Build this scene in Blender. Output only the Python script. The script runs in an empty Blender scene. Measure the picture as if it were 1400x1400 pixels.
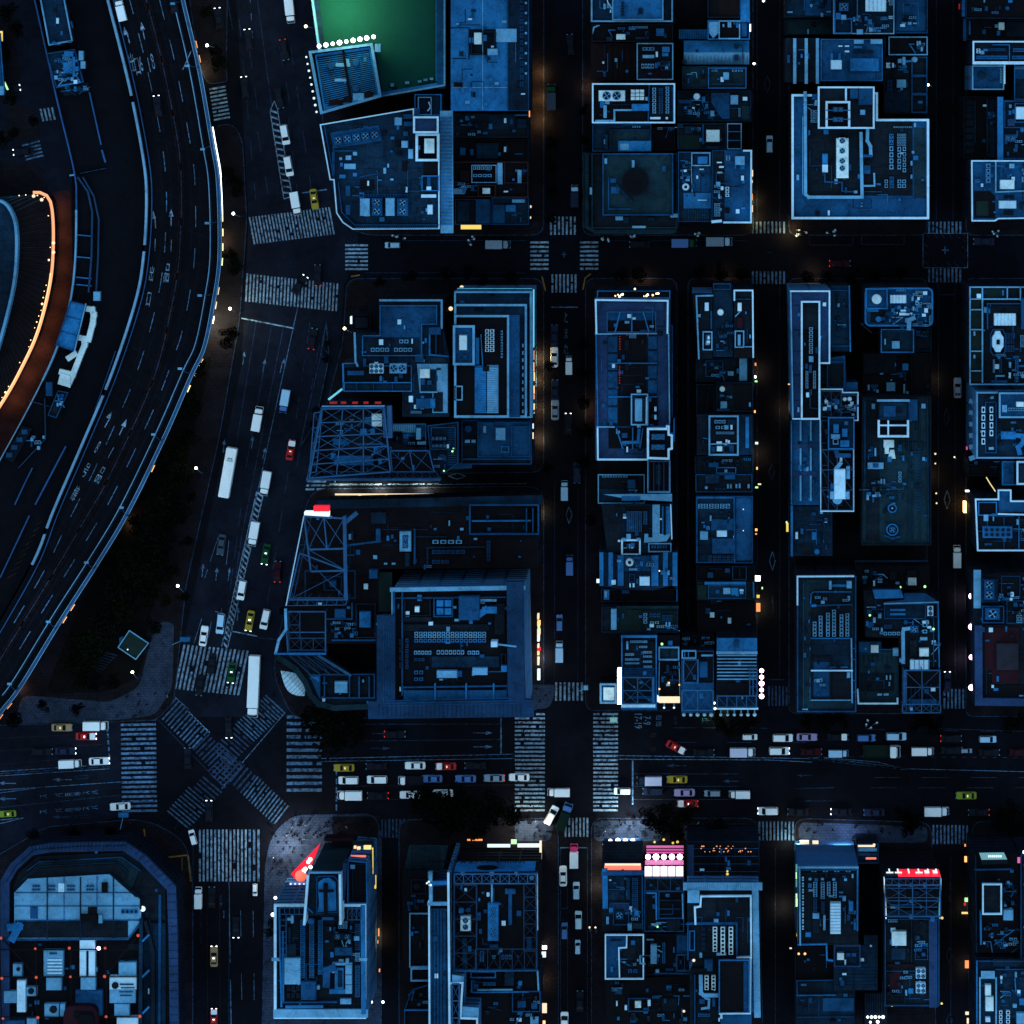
import bpy,math,random
from mathutils import Vector,Matrix
R=math.radians
S=bpy.context.scene
COL=S.collection
# ------------------------------------------------------------------ camera, sky, sun, exposure
SC=6.0            # plan scale: six units of the surveyed plan to the metre
CAMH=1000.0       # flying height
NX,NY=950.0,110.0   # plan point straight below the camera
def W(px,py,h=0.0):
 f=1-h/CAMH
 return ((NX+(px-NX)*f-700)/SC,(700-(NY+(py-NY)*f))/SC)
cam=bpy.data.cameras.new('camera');camo=bpy.data.objects.new('camera',cam);COL.objects.link(camo)
cam.sensor_width=36;cam.lens=36*CAMH/(1400/SC)
cam.shift_x=(700-NX)/1400;cam.shift_y=(NY-700)/1400
cam.clip_start=10;cam.clip_end=3000
gx,gy=W(NX,NY)
camo.location=(gx,gy,CAMH);camo.rotation_euler=(0,0,0)
S.camera=camo
wd=bpy.data.worlds.new('World');S.world=wd;wd.use_nodes=True
nt=wd.node_tree;bg=nt.nodes['Background']
sky=nt.nodes.new('ShaderNodeTexSky');sky.sky_type='NISHITA';sky.sun_disc=False
sky.sun_elevation=R(10);sky.sun_rotation=R(160);sky.ozone_density=6.0;sky.dust_density=0.3;sky.air_density=1.0
nt.links.new(sky.outputs[0],bg.inputs[0]);bg.inputs[1].default_value=0.15
sun=bpy.data.lights.new('dusk_sun','SUN');suno=bpy.data.objects.new('dusk_sun',sun);COL.objects.link(suno)
sun.energy=1.5;sun.angle=R(120);sun.color=(0.74,0.93,1.0)
suno.rotation_euler=(R(14),R(-8),0)
S.view_settings.view_transform='Standard';S.view_settings.look='None';S.view_settings.gamma=1
S.view_settings.exposure=0.3
S.render.engine='CYCLES'
S.cycles.use_denoising=True;S.cycles.max_bounces=4;S.cycles.diffuse_bounces=2;S.cycles.sample_clamp_indirect=2.0
# ------------------------------------------------------------------ materials
MATS={}
def mat(key,base,rough=0.8,var=0.35,metal=0.0,seams=0.0,emit=None,es=0.0,spec=0.08,bump=0.0):
 if key in MATS: return MATS[key]
 m=bpy.data.materials.new(key);m.use_nodes=True
 n=m.node_tree.nodes;L=m.node_tree.links;p=n['Principled BSDF']
 p.inputs['Roughness'].default_value=rough;p.inputs['Metallic'].default_value=metal
 p.inputs['Specular IOR Level'].default_value=spec
 c=(*base,1)
 p.inputs['Base Color'].default_value=c
 if emit:
  p.inputs['Emission Color'].default_value=(*emit,1);p.inputs['Emission Strength'].default_value=es
 if var > 0:
  g=n.new('ShaderNodeNewGeometry')
  n1=n.new('ShaderNodeTexNoise');n1.inputs['Scale'].default_value=0.16;n1.inputs['Detail'].default_value=7;n1.inputs['Roughness'].default_value=0.68
  n2=n.new('ShaderNodeTexNoise');n2.inputs['Scale'].default_value=2.6;n2.inputs['Detail'].default_value=4
  L.new(g.outputs['Position'],n1.inputs['Vector']);L.new(g.outputs['Position'],n2.inputs['Vector'])
  a=n.new('ShaderNodeMath');a.operation='ADD';L.new(n1.outputs[0],a.inputs[0])
  b=n.new('ShaderNodeMath');b.operation='MULTIPLY';b.inputs[1].default_value=0.45;L.new(n2.outputs[0],b.inputs[0]);L.new(b.outputs[0],a.inputs[1])
  r=n.new('ShaderNodeMapRange');r.inputs[1].default_value=0.48;r.inputs[2].default_value=0.96
  r.inputs[3].default_value=1-var;r.inputs[4].default_value=1+var;L.new(a.outputs[0],r.inputs[0])
  v=n.new('ShaderNodeMix');v.data_type='RGBA';v.blend_type='MULTIPLY';v.inputs[0].default_value=1
  v.inputs[6].default_value=c;L.new(r.outputs[0],v.inputs[7])
  n3=n.new('ShaderNodeTexNoise');n3.inputs['Scale'].default_value=0.55;n3.inputs['Detail'].default_value=9;n3.inputs['Roughness'].default_value=.72;n3.inputs['Distortion'].default_value=.6
  L.new(g.outputs['Position'],n3.inputs['Vector']);q=n.new('ShaderNodeMapRange');q.inputs[1].default_value=.5;q.inputs[2].default_value=.66;q.inputs[3].default_value=1.12;q.inputs[4].default_value=1.12-var*1.05;L.new(n3.outputs[0],q.inputs[0])
  v3=n.new('ShaderNodeMix');v3.data_type='RGBA';v3.blend_type='MULTIPLY';v3.inputs[0].default_value=1;L.new(v.outputs[2],v3.inputs[6]);L.new(q.outputs[0],v3.inputs[7])
  n5=n.new('ShaderNodeTexNoise');n5.inputs['Scale'].default_value=.045;n5.inputs['Detail'].default_value=3;L.new(g.outputs['Position'],n5.inputs['Vector'])
  q5=n.new('ShaderNodeMapRange');q5.inputs[1].default_value=.38;q5.inputs[2].default_value=.62;q5.inputs[3].default_value=1-var*.75;q5.inputs[4].default_value=1+var*.45;L.new(n5.outputs[0],q5.inputs[0])
  v5=n.new('ShaderNodeMix');v5.data_type='RGBA';v5.blend_type='MULTIPLY';v5.inputs[0].default_value=1;L.new(v3.outputs[2],v5.inputs[6]);L.new(q5.outputs[0],v5.inputs[7])
  out=v5.outputs[2]
  if seams:
   br=n.new('ShaderNodeTexBrick');br.inputs['Scale'].default_value=1.0
   br.inputs['Color1'].default_value=(1,1,1,1);br.inputs['Color2'].default_value=(.8,.82,.86,1);br.inputs['Mortar'].default_value=(.45,.45,.5,1)
   br.inputs['Brick Width'].default_value=seams;br.inputs['Row Height'].default_value=seams*.6;br.inputs['Mortar Size'].default_value=0.05
   L.new(g.outputs['Position'],br.inputs['Vector'])
   v2=n.new('ShaderNodeMix');v2.data_type='RGBA';v2.blend_type='MULTIPLY';v2.inputs[0].default_value=1
   L.new(out,v2.inputs[6]);L.new(br.outputs[0],v2.inputs[7]);out=v2.outputs[2]
  if key.startswith('line'):
   w_=n.new('ShaderNodeMapRange');w_.inputs[1].default_value=.47;w_.inputs[2].default_value=.60;w_.inputs[3].default_value=0.0;w_.inputs[4].default_value=.9
   n4=n.new('ShaderNodeTexNoise');n4.inputs['Scale'].default_value=1.1;n4.inputs['Detail'].default_value=10;n4.inputs['Roughness'].default_value=.75;L.new(g.outputs['Position'],n4.inputs['Vector']);L.new(n4.outputs[0],w_.inputs[0])
   v4=n.new('ShaderNodeMix');v4.data_type='RGBA';L.new(w_.outputs[0],v4.inputs[0]);L.new(out,v4.inputs[6]);v4.inputs[7].default_value=(.004,.005,.009,1);out=v4.outputs[2]
  L.new(out,p.inputs['Base Color'])
  if bump:
   bp=n.new('ShaderNodeBump');bp.inputs['Strength'].default_value=bump;L.new(n2.outputs[0],bp.inputs['Height']);L.new(bp.outputs[0],p.inputs['Normal'])
 MATS[key]=m
 return m
def em(key,col,st,base=(.3,.3,.3)): return mat(key,base,0.5,0,emit=col,es=st)
mat('k',(.0028,.0036,.0058));mat('d',(.0046,.0108,.0175),seams=3.0,var=.5);mat('n',(.0036,.0205,.043),seams=4.0,var=.6);mat('m',(.0048,.055,.140),var=.5)
mat('b',(.0110,.130,.315),var=.45);mat('l',(.095,.295,.46),var=.35);mat('kb',(.0048,.0044,.0062),seams=5.0,var=.5);mat('grey',(.016,.018,.026),var=.4);mat('vd',(.0060,.030,.075),var=.4);mat('w',(.40,.67,.80),var=.22);mat('v',(.012,.038,.100),var=.4)
mat('r',(.018,.0055,.0095));mat('br',(.0075,.0045,.0055));mat('g',(.005,.017,.016));mat('c',(.46,.66,.68),var=.3);mat('t',(.0065,.026,.038),var=.55)
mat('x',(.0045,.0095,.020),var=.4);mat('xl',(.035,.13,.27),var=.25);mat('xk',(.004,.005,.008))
mat('steel',(.016,.080,.18),.5,.3);mat('steeld',(.008,.038,.085),.5,.3)
mat('glass',(.004,.007,.013),.15,0,spec=.15);mat('fan',(.004,.006,.012),.6,0)
mat('asphalt',(.0021,.0033,.0068),.9,.45,bump=.2);mat('asphalt_left',(.0050,.0082,.0165),.9,.45)
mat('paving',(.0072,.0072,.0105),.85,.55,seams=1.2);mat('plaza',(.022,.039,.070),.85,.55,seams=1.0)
mat('deck',(.0018,.0027,.0052),.9,.35);mat('line',(.07,.17,.30),.8,.55);mat('linew',(.17,.30,.42),.8,.45);mat('lineo',(.035,.016,.012),.8,.5)
mat('lined',(.016,.040,.085),.8,.5)
mat('turf',(.002,.042,.034),.9,.10);mat('soil',(.003,.0032,.0035),.9,.5)
mat('leaf',(.0034,.0042,.0034),.9,.5,spec=0);mat('leafg',(.0030,.0062,.0030),.9,.5,spec=0);mat('bark',(.012,.010,.008),.9,.3)
mat('tyre',(.006,.006,.007),.8,0);mat('chrome',(.3,.3,.32),.3,0)
mat('brick',(.022,.011,.013),.9,.4)
em('warm',(1,.44,.12),1.5);em('warmhot',(1,.55,.20),3.2);em('amber',(1,.30,.05),1.0);em('cream',(1,.78,.48),.85);em('white_light',(.88,.95,1),3.2);em('white_soft',(.72,.92,1),.95)
em('teal_light',(.10,.62,.85),.7);em('pink_light',(1,.66,.86),6);em('pink_sign',(.8,.06,.40),.6);em('red_sign',(1,.015,.045),.75,(.3,.02,.02));em('orange_sign',(1,.14,.04),.9)
em('neon_white',(1,.80,.95),1.25);em('green_light',(.45,1,.35),1.1);em('tail',(1,.03,.03),.8,(.2,.01,.01));em('head',(.92,.97,1),3);em('lamp_bulb',(1,.86,.62),8)
em('flood',(.95,.93,1),5);em('dim_red',(.9,.02,.04),.22,(.2,.02,.02));em('redlamp',(1,.13,.05),.42,(.3,.05,.03));em('yellow_light',(1,.72,.08),.75);em('blue_sign',(.03,.12,.6),.5);em('teal_sign',(.02,.30,.28),.5)
def M(k): return MATS[k]
# ------------------------------------------------------------------ mesh helpers
class MB:
 def __init__(s): s.v=[];s.f=[];s.mi=[];s.mats=[]
 def m(s,k):
  if k not in s.mats: s.mats.append(k)
  return s.mats.index(k)
 def face(s,pts,k):
  i=len(s.v);s.v += pts;s.f.append(tuple(range(i,i+len(pts))));s.mi.append(s.m(k))
 def box(s,x0,y0,x1,y1,z0,z1,k,bottom=False):
  if x1 < x0: x0,x1=x1,x0
  if y1 < y0: y0,y1=y1,y0
  s.prism([(x0,y0),(x1,y0),(x1,y1),(x0,y1)],z0,z1,k,bottom=bottom)
 def prism(s,poly,z0,z1,k,top=None,bottom=False,side=True):
  if area(poly) < 0: poly=poly[::-1]
  n=len(poly);i=len(s.v)
  s.v += [(x,y,z0) for x,y in poly]+[(x,y,z1) for x,y in poly]
  a=s.m(k);t=s.m(top or k)
  s.f.append(tuple(range(i+n,i+2*n)));s.mi.append(t)
  if bottom: s.f.append(tuple(range(i+n-1,i-1,-1)));s.mi.append(a)
  if side:
   for j in range(n):
    q=(j+1) % n;s.f.append((i+j,i+q,i+n+q,i+n+j));s.mi.append(a)
 def frustum(s,p0,p1,z0,z1,k,top=None,cap=True):
  n=len(p0);i=len(s.v)
  s.v += [(x,y,z0) for x,y in p0]+[(x,y,z1) for x,y in p1]
  a=s.m(k)
  for j in range(n):
   q=(j+1) % n;s.f.append((i+j,i+q,i+n+q,i+n+j));s.mi.append(a)
  if cap: s.f.append(tuple(range(i+n,i+2*n)));s.mi.append(s.m(top or k))
 def ring(s,po,pi,z0,z1,k):
  if area(po) < 0: po=po[::-1];pi=pi[::-1]
  n=len(po);i=len(s.v);a=s.m(k)
  s.v += [(x,y,z0) for x,y in po]+[(x,y,z1) for x,y in po]+[(x,y,z0) for x,y in pi]+[(x,y,z1) for x,y in pi]
  for j in range(n):
   q=(j+1) % n
   for f in ((i+j,i+q,i+n+q,i+n+j),(i+n+j,i+n+q,i+3*n+q,i+3*n+j),(i+2*n+q,i+2*n+j,i+3*n+j,i+3*n+q)):
    s.f.append(f);s.mi.append(a)
 def bar(s,p,q,w,k,hgt=None):
  p=Vector(p);q=Vector(q);d=q-p
  if d.length < 1e-6: return
  d.normalize();up=Vector((0,0,1)) if abs(d.z) < .95 else Vector((1,0,0))
  a=d.cross(up).normalized()*(w/2);b=a.cross(d).normalized()*((hgt or w)/2)
  i=len(s.v)
  for c in (p,q): s.v += [tuple(c+a+b),tuple(c-a+b),tuple(c-a-b),tuple(c+a-b)]
  kk=s.m(k)
  for f in ((i,i+1,i+2,i+3),(i+7,i+6,i+5,i+4),(i,i+4,i+5,i+1),(i+1,i+5,i+6,i+2),(i+2,i+6,i+7,i+3),(i+3,i+7,i+4,i)):
   s.f.append(f);s.mi.append(kk)
 def cyl(s,cx,cy,r,z0,z1,k,n=14,top=None,r1=None):
  r1=r if r1 is None else r1
  A=[(math.cos(2*math.pi*j/n),math.sin(2*math.pi*j/n)) for j in range(n)]
  s.frustum([(cx+r*a,cy+r*b) for a,b in A],[(cx+r1*a,cy+r1*b) for a,b in A],z0,z1,k,top)
 def sphere(s,cx,cy,cz,r,k,n=8,m=6):
  i=len(s.v);kk=s.m(k)
  for a in range(m+1):
   t=math.pi*a/m
   for b in range(n):
    u=2*math.pi*b/n;s.v.append((cx+r*math.sin(t)*math.cos(u),cy+r*math.sin(t)*math.sin(u),cz+r*math.cos(t)))
  for a in range(m):
   for b in range(n):
    c=(b+1) % n;s.f.append((i+a*n+b,i+(a+1)*n+b,i+(a+1)*n+c,i+a*n+c));s.mi.append(kk)
 def mesh(s,name):
  me=bpy.data.meshes.new(name);me.from_pydata(s.v,[],s.f)
  for k in s.mats: me.materials.append(M(k))
  me.polygons.foreach_set('material_index',s.mi);me.update()
  return me
 def obj(s,name,parent=None,smooth=False):
  me=s.mesh(name)
  if smooth: me.polygons.foreach_set('use_smooth',[True]*len(me.polygons))
  return link(name,me,parent)
def link(name,data,parent=None,loc=None):
 o=bpy.data.objects.new(name,data);COL.objects.link(o)
 if parent is not None: o.parent=parent
 if loc: o.location=loc
 return o
def letters(txt,size,k,ext=0.0,parent=None,name='lettering'):
 tc=bpy.data.curves.new('t','FONT');tc.body=txt;tc.size=size;tc.extrude=ext;tc.align_x='CENTER';tc.align_y='CENTER'
 o=bpy.data.objects.new('t',tc);COL.objects.link(o);dg=bpy.context.evaluated_depsgraph_get();dg.update()
 me=bpy.data.meshes.new_from_object(o.evaluated_get(dg));bpy.data.objects.remove(o);me.materials.clear();me.materials.append(M(k))
 return link(name,me,parent)
def tag(o,label=None,cat=None,group=None,kind=None):
 if label: o['label']=label
 if cat: o['category']=cat
 if group: o['group']=group
 if kind: o['kind']=kind
 return o
def area(p): return sum(p[i][0]*p[(i+1) % len(p)][1]-p[(i+1) % len(p)][0]*p[i][1] for i in range(len(p)))/2
def inset(p,d):
 if area(p) < 0: return inset(p[::-1],d)[::-1]
 n=len(p);out=[]
 for i in range(n):
  a,b,c=Vector(p[i-1]),Vector(p[i]),Vector(p[(i+1) % n])
  u=(b-a).normalized();v=(c-b).normalized()
  nu=Vector((-u.y,u.x));nv=Vector((-v.y,v.x));q=nu+nv
  k=d/max(.25,(1+nu.dot(nv)))
  out.append((b.x+q.x*k,b.y+q.y*k))
 return out
def rounded(p,r,n=6):
 out=[];N=len(p)
 for i in range(N):
  a,b,c=Vector(p[i-1]),Vector(p[i]),Vector(p[(i+1) % N])
  rr=min(r,(a-b).length*.45,(c-b).length*.45)
  s=b+(a-b).normalized()*rr;e=b+(c-b).normalized()*rr
  for t in range(n+1):
   t /= n;q=s*(1-t) ** 2+b*2*t*(1-t)+e*t*t;out.append((q.x,q.y))
 return out
# plan frames: T(c, r) reads the survey sheet c, r (four sheet units to the plan unit); TP() reads plan units
OX=OY=0.0;Q=4.0
def T(c,r):
 global OX,OY,Q
 OX,OY,Q=350.0*c,350.0*r,4.0
def TP():
 global OX,OY,Q
 OX=OY=0.0;Q=1.0
def Z(x,y,h=0): return W(OX+x/Q,OY+y/Q,h)
def poly(p,h=0):
 if len(p) == 4 and not isinstance(p[0],(tuple,list)):
  x0,y0,x1,y1=p;p=[(x0,y0),(x1,y0),(x1,y1),(x0,y1)]
 q=[Z(x,y,h) for x,y in p]
 return q if area(q) > 0 else q[::-1]
def zl(d): return d/Q/SC       # sheet length to metres
# shared unit meshes (1 x 1 x 1 boxes scaled per copy)
def unit_ac(k,n=1):
 b=MB();b.box(-.5,-.5,.5,.5,0,1,k)
 for j in range(n):
  cx=(j+.5)/n-.5;r=min(.36,.42/n)
  A=[(cx+r*(1 if n == 1 else 1.05)*math.cos(a*math.pi/6),.36*math.sin(a*math.pi/6)) for a in range(12)]
  b.prism(A,1.0,1.03,'fan')
 return b.mesh('air_conditioner')
def unit_box(k,name):
 b=MB();b.frustum([(-.5,-.5),(.5,-.5),(.5,.5),(-.5,.5)],[(-.5,-.5),(.5,-.5),(.5,.5),(-.5,.5)],0,.92,k,cap=False)
 b.frustum([(-.5,-.5),(.5,-.5),(.5,.5),(-.5,.5)],[(-.46,-.46),(.46,-.46),(.46,.46),(-.46,.46)],.92,1,k)
 return b.mesh(name)
def unit_fan():
 b=MB();b.cyl(0,0,.5,0,.06,'fan',16)
 b.ring([(.5*math.cos(a*math.pi/8),.5*math.sin(a*math.pi/8)) for a in range(16)],[(.43*math.cos(a*math.pi/8),.43*math.sin(a*math.pi/8)) for a in range(16)],.06,.14,'b')
 for a in range(4):
  c,s_=math.cos(a*math.pi/2+.6),math.sin(a*math.pi/2+.6)
  b.face([(.06*c,.06*s_,.09),(.4*c+.09*s_,.4*s_-.09*c,.09),(.4*c-.09*s_,.4*s_+.09*c,.11)],'l')
 b.cyl(0,0,.09,.06,.14,'l',8)
 return b.mesh('fan')
UM={}
def um(kind,k,n=1):
 key=(kind,k,n)
 if key not in UM:
  UM[key]=unit_ac(k,n) if kind == 'ac' else unit_fan() if kind == 'fan' else unit_box(k,kind)
 return UM[key]
KNOWN={}
EPS=[0]
def eps(): EPS[0]=(EPS[0]+1) % 19;return EPS[0]*.0029
def inside(x,y,P):
 r=False
 for i in range(len(P)):
  (x0,y0),(x1,y1)=P[i-1],P[i]
  if (y0 > y) != (y1 > y) and x < (x1-x0)*(y-y0)/(y1-y0)+x0: r=not r
 return r
ALLB=[]
class B:
 """one building: an Empty at its base; walls, roof, parapet and everything bolted to it are its parts"""
 def __init__(s,name,label,pts,h,roof='n',par=None,pw=8,ph=.9,wall='x',cat='building',win=True,fl=3.8,z0=0.0,group=None,rnd=0):
  P=poly(pts,h)
  if rnd: P=rounded(P,zl(rnd))
  cx=sum(p[0] for p in P)/len(P);cy=sum(p[1] for p in P)/len(P)
  s.root=bpy.data.objects.new(name,None);COL.objects.link(s.root);s.root.location=(cx,cy,z0);s.root.empty_display_size=1
  tag(s.root,label,cat,group)
  ALLB.append(s);s.cx,s.cy,s.z0,s.h,s.P,s.rng=cx,cy,z0,h,P,random.Random(label)
  s.walls(P,z0,h,wall,win,fl,s.root)
  b=MB();b.face([(x,y,h+.004) for x,y in P],roof);s.add(b,'roof')
  if par: b=MB();b.ring(P,inset(P,zl(pw)),h,h+ph,par);s.add(b,'parapet')
 def add(s,mb,name,parent=None):
  mb.v=[(x-s.cx,y-s.cy,z-s.z0) for x,y,z in mb.v]
  return mb.obj(name,parent or s.root)
 def walls(s,P,z0,h,wall,win,fl,parent):
  if not win or h-z0 < 5:
   b=MB();n=len(P)
   for j in range(n):
    q=(j+1) % n;b.face([(*P[j],z0),(*P[q],z0),(*P[q],h),(*P[j],h)],wall)
   return s.add(b,'wall',parent)
  b=MB();g=MB();I=inset(P,.22);n=len(P)
  nf=max(1,round((h-z0)/fl));st=(h-z0)/nf
  for f in range(nf):
   a=z0+f*st;lo=a+(1.15 if f else .5);hi=a+st-.45
   for j in range(n):
    q=(j+1) % n
    b.face([(*P[j],a),(*P[q],a),(*P[q],lo),(*P[j],lo)],wall)
    b.face([(*P[j],hi),(*P[q],hi),(*P[q],a+st),(*P[j],a+st)],wall)
    b.face([(*P[j],lo),(*P[q],lo),(*I[q],lo),(*I[j],lo)],wall)
    b.face([(*I[j],hi),(*I[q],hi),(*P[q],hi),(*P[j],hi)],wall)
    g.face([(*I[j],lo),(*I[q],lo),(*I[q],hi),(*I[j],hi)],'glass')
    d=Vector(P[q])-Vector(P[j]);c=int(d.length // 5)
    for e in range(1,c+1):
     t=e/(c+1);x=P[j][0]+d.x*t;y=P[j][1]+d.y*t;u=d.normalized()*.25
     b.face([(x-u.x,y-u.y,lo),(x+u.x,y+u.y,lo),(x+u.x,y+u.y,hi),(x-u.x,y-u.y,hi)],wall)
  w=s.add(b,'wall',parent);s.add(g,'window_band',w)
  return w
    # raised block with its own roof and parapet
 def pen(s,pts,dh,roof='n',par=None,pw=7,ph=.7,wall='x',base=0.0,name='penthouse',win=False):
  z0=s.h+base;h=z0+dh;P=poly(pts,h)
  b=MB();b.prism(P,z0,h,wall,roof)
  o=s.add(b,name)
  if par: b=MB();b.ring(P,inset(P,zl(pw)),h,h+ph,par);s.add(b,'parapet',o)
  return o
    # hollow curb or screen wall, open to the roof below
 def frame(s,pts,pw=7,ph=1.2,k='w',base=0.0,name='screen_wall',floor=None):
  P=poly(pts,s.h+ph+base);b=MB();b.ring(P,inset(P,zl(pw)),s.h+base,s.h+base+ph,k)
  o=s.add(b,name)
  if floor: b=MB();I=inset(P,zl(pw));b.face([(x,y,s.h+base+.02) for x,y in I],floor);s.add(b,'roof_sheet',o)
  return o
 def slab(s,pts,k,dh=.06,base=0.0,name='roof_sheet'):
  dh += eps();P=poly(pts,s.h+base+dh);b=MB();b.prism(P,s.h+base,s.h+base+dh,k);return s.add(b,name)
 def unit(s,pts,k='l',dh=1.8,base=0.0,name='plant_box',rot=0):
  x0,y0,x1,y1=pts;dh += eps();top=s.h+base+dh
  a,b_=Z(x0,y0,top),Z(x1,y1,top)
  o=link(name,um(name,k),s.root,((a[0]+b_[0])/2-s.cx,(a[1]+b_[1])/2-s.cy,s.h+base-s.z0))
  o.scale=(abs(b_[0]-a[0]),abs(b_[1]-a[1]),dh);o.rotation_euler.z=R(rot)
  return o
 def units(s,lst,k='l',dh=1.6,name='plant_box',base=0.0):
  for p in lst: s.unit(p,k,dh,base,name)
 def grid(s,pts,nx,ny,k='l',dh=1.5,gap=.25,nf=1,drop=0.0,base=0.0,name='air_conditioner'):
  x0,y0,x1,y1=pts;dx=(x1-x0)/nx;dy=(y1-y0)/ny
  for i in range(nx):
   for j in range(ny):
    if s.rng.random() < drop: continue
    a=Z(x0+dx*i,y0+dy*j,s.h+dh);b_=Z(x0+dx*(i+1),y0+dy*(j+1),s.h+dh)
    o=link(name,um('ac',k,nf),s.root,((a[0]+b_[0])/2-s.cx,(a[1]+b_[1])/2-s.cy,s.h+base-s.z0))
    o.scale=(abs(b_[0]-a[0])*(1-gap),abs(b_[1]-a[1])*(1-gap),dh)
 def fans(s,pts,nx,ny,k='l',dh=2.6,rot=0,base=0.0):
  o=s.unit(pts,k,dh,base,'cooling_tower',rot);sx,sy,sz=o.scale
  for i in range(nx):
   for j in range(ny):
    d=min(sx/nx,sy/ny)*.84
    f=link('fan',um('fan',''),o,((i+.5)/nx-.5,(j+.5)/ny-.5,1.0));f.scale=(d/sx,d/sy,1.6/sz)
  return o
 def tank(s,x,y,r,k='w',dh=2.2,hole=False):
  top=s.h+dh;c=Z(x,y,top);b=MB();rr=zl(r)
  b.cyl(c[0],c[1],rr,s.h,top-.2,k,18);b.cyl(c[0],c[1],rr,top-.2,top,k,18,r1=rr*.8)
  if hole: b.cyl(c[0],c[1],rr*.45,top,top+.1,'fan',12)
  return s.add(b,'water_tank')
 def pipe(s,pts,w=14,k='l',z=.9,hgt=None,name='duct'):
  b=MB();ww=zl(w);z += eps();p=[Z(x,y,s.h+z) for x,y in pts]
  if ww > .9 and len(p) > 2 and not name.endswith(('parapet','cladding','eave')):
   for c in p[1:-1]: b.cyl(c[0],c[1],ww*.55,s.h+z-(hgt or ww)/2,s.h+z+(hgt or ww)/2+.011,k,14)
  for a,c in zip(p,p[1:]):
   z += .0031
   d=(Vector(c)-Vector(a)).normalized()*ww*.5
   b.bar((a[0]-d.x,a[1]-d.y,s.h+z),(c[0]+d.x,c[1]+d.y,s.h+z),ww,k,hgt or ww)
  return s.add(b,name)
 def wallrun(s,pts,w=8,k='w',dh=1.0,base=0.0,name='parapet'):
  return s.pipe(pts,w,k,base+dh/2,dh,name)
 def stripes(s,pts,n,k='l',axis='x',duty=.55,dh=.25,base=0.0,name='roof_rib'):
  x0,y0,x1,y1=pts;b=MB();z=s.h+base
  for i in range(n):
   t0,t1=i/n,(i+duty)/n
   q=(x0+(x1-x0)*t0,y0,x0+(x1-x0)*t1,y1) if axis == 'x' else (x0,y0+(y1-y0)*t0,x1,y0+(y1-y0)*t1)
   b.prism(poly(q,z+dh),z,z+dh,k)
  return s.add(b,name)
 def truss(s,pts,nx,ny,hi=4.0,k='steel',w=.28,diag=1,base=0.0,posts=True,name='steel_frame'):
  P=pts
  if not isinstance(P[0],(tuple,list)): x0,y0,x1,y1=P;P=[(x0,y0),(x1,y0),(x1,y1),(x0,y1)]
  w *= .55;top=s.h+base+hi+eps();b=MB()
  def g(u,v):
   x=(P[0][0]*(1-u)+P[1][0]*u)*(1-v)+(P[3][0]*(1-u)+P[2][0]*u)*v
   y=(P[0][1]*(1-u)+P[1][1]*u)*(1-v)+(P[3][1]*(1-u)+P[2][1]*u)*v
   return Vector((*Z(x,y,top),top))
  G=[[g(i/nx,j/ny) for j in range(ny+1)] for i in range(nx+1)]
  for i in range(nx+1):
   for j in range(ny+1):
    e=i in (0,nx) or j in (0,ny)
    if i < nx: b.bar(G[i][j],G[i+1][j],w*(1.35 if j in (0,ny) else 1),k)
    if j < ny: b.bar(G[i][j],G[i][j+1],w*(1.35 if i in (0,nx) else 1),k)
    if posts and e: p=G[i][j];b.bar((p.x,p.y,s.h+base),p,w*1.1,k)
    if diag and i < nx and j < ny:
     dz=Vector((0,0,.1))
     b.bar(G[i][j]-dz,G[i+1][j+1]-dz,w*.45,k)
     if diag > 1: b.bar(G[i+1][j]-dz*2.4,G[i][j+1]-dz*2.4,w*.45,k)
     if diag > 2: c=(G[i][j]+G[i+1][j+1])/2;b.box(c.x-w*.8,c.y-w*.8,c.x+w*.8,c.y+w*.8,c.z-.1,c.z+.15,k)
  return s.add(b,name)
 def glow(s,pts,k='warm',z=3.6,t=.5,name='shop_sign',label=None):
  P=poly(pts,z)
  while z < s.h-1 and sum(inside(x,y,s.P) for x,y in P) > 1: z += .5;P=poly(pts,z)
  x0,y0=min(p[0] for p in P),min(p[1] for p in P);x1,y1=max(p[0] for p in P),max(p[1] for p in P);L_=max(x1-x0,y1-y0);r=s.rng
  if L_ > 2.6 and len(pts) == 4 and not isinstance(pts[0],tuple) and k in ('warm','warmhot','amber','cream','green_light','white_soft'):
   u=0;fam={'warm': ('warm','amber','cream','warm'),'warmhot': ('warmhot','warm'),'amber': ('amber','warm'),'cream': ('cream','cream','white_soft','warm'),'green_light': ('green_light','teal_sign'),'white_soft': ('white_soft','cream')}[k]
   while u < L_-.5:
    e=min(L_,u+r.uniform(.5,2.4));b=MB();zz=z+r.uniform(-.5,.3);dp=r.uniform(.45,1)
    if x1-x0 > y1-y0: b.box(x0+u,y0,x0+e,y0+(y1-y0)*dp,zz-t,zz,r.choice(fam),True)
    else: b.box(x0,y0+u,x0+(x1-x0)*dp,y0+e,zz-t,zz,r.choice(fam),True)
    s.add(b,name);u=e+r.uniform(.15,1.1)
   return None
  b=MB();b.prism(P,z-t,z,k,bottom=True);o=s.add(b,name)
  if label: o['label']=label
  return o
 def bulbs(s,pts,k='white_light',r=.35,z=1.0,name='floodlight'):
  for x,y in pts:
   c=Z(x,y,s.h+z);key=('bulb',k,r)
   if key not in UM:
    b=MB();b.sphere(0,0,0,r,k);b.cyl(0,0,r*.5,-r*1.5,-r*.5,'xk',8);UM[key]=b.mesh(name)
   v_=s.rng.uniform(.78,1.12);link(name,UM[key],s.root,(c[0]-s.cx,c[1]-s.cy,s.h+z-s.z0)).scale=(v_,v_,v_)
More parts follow.
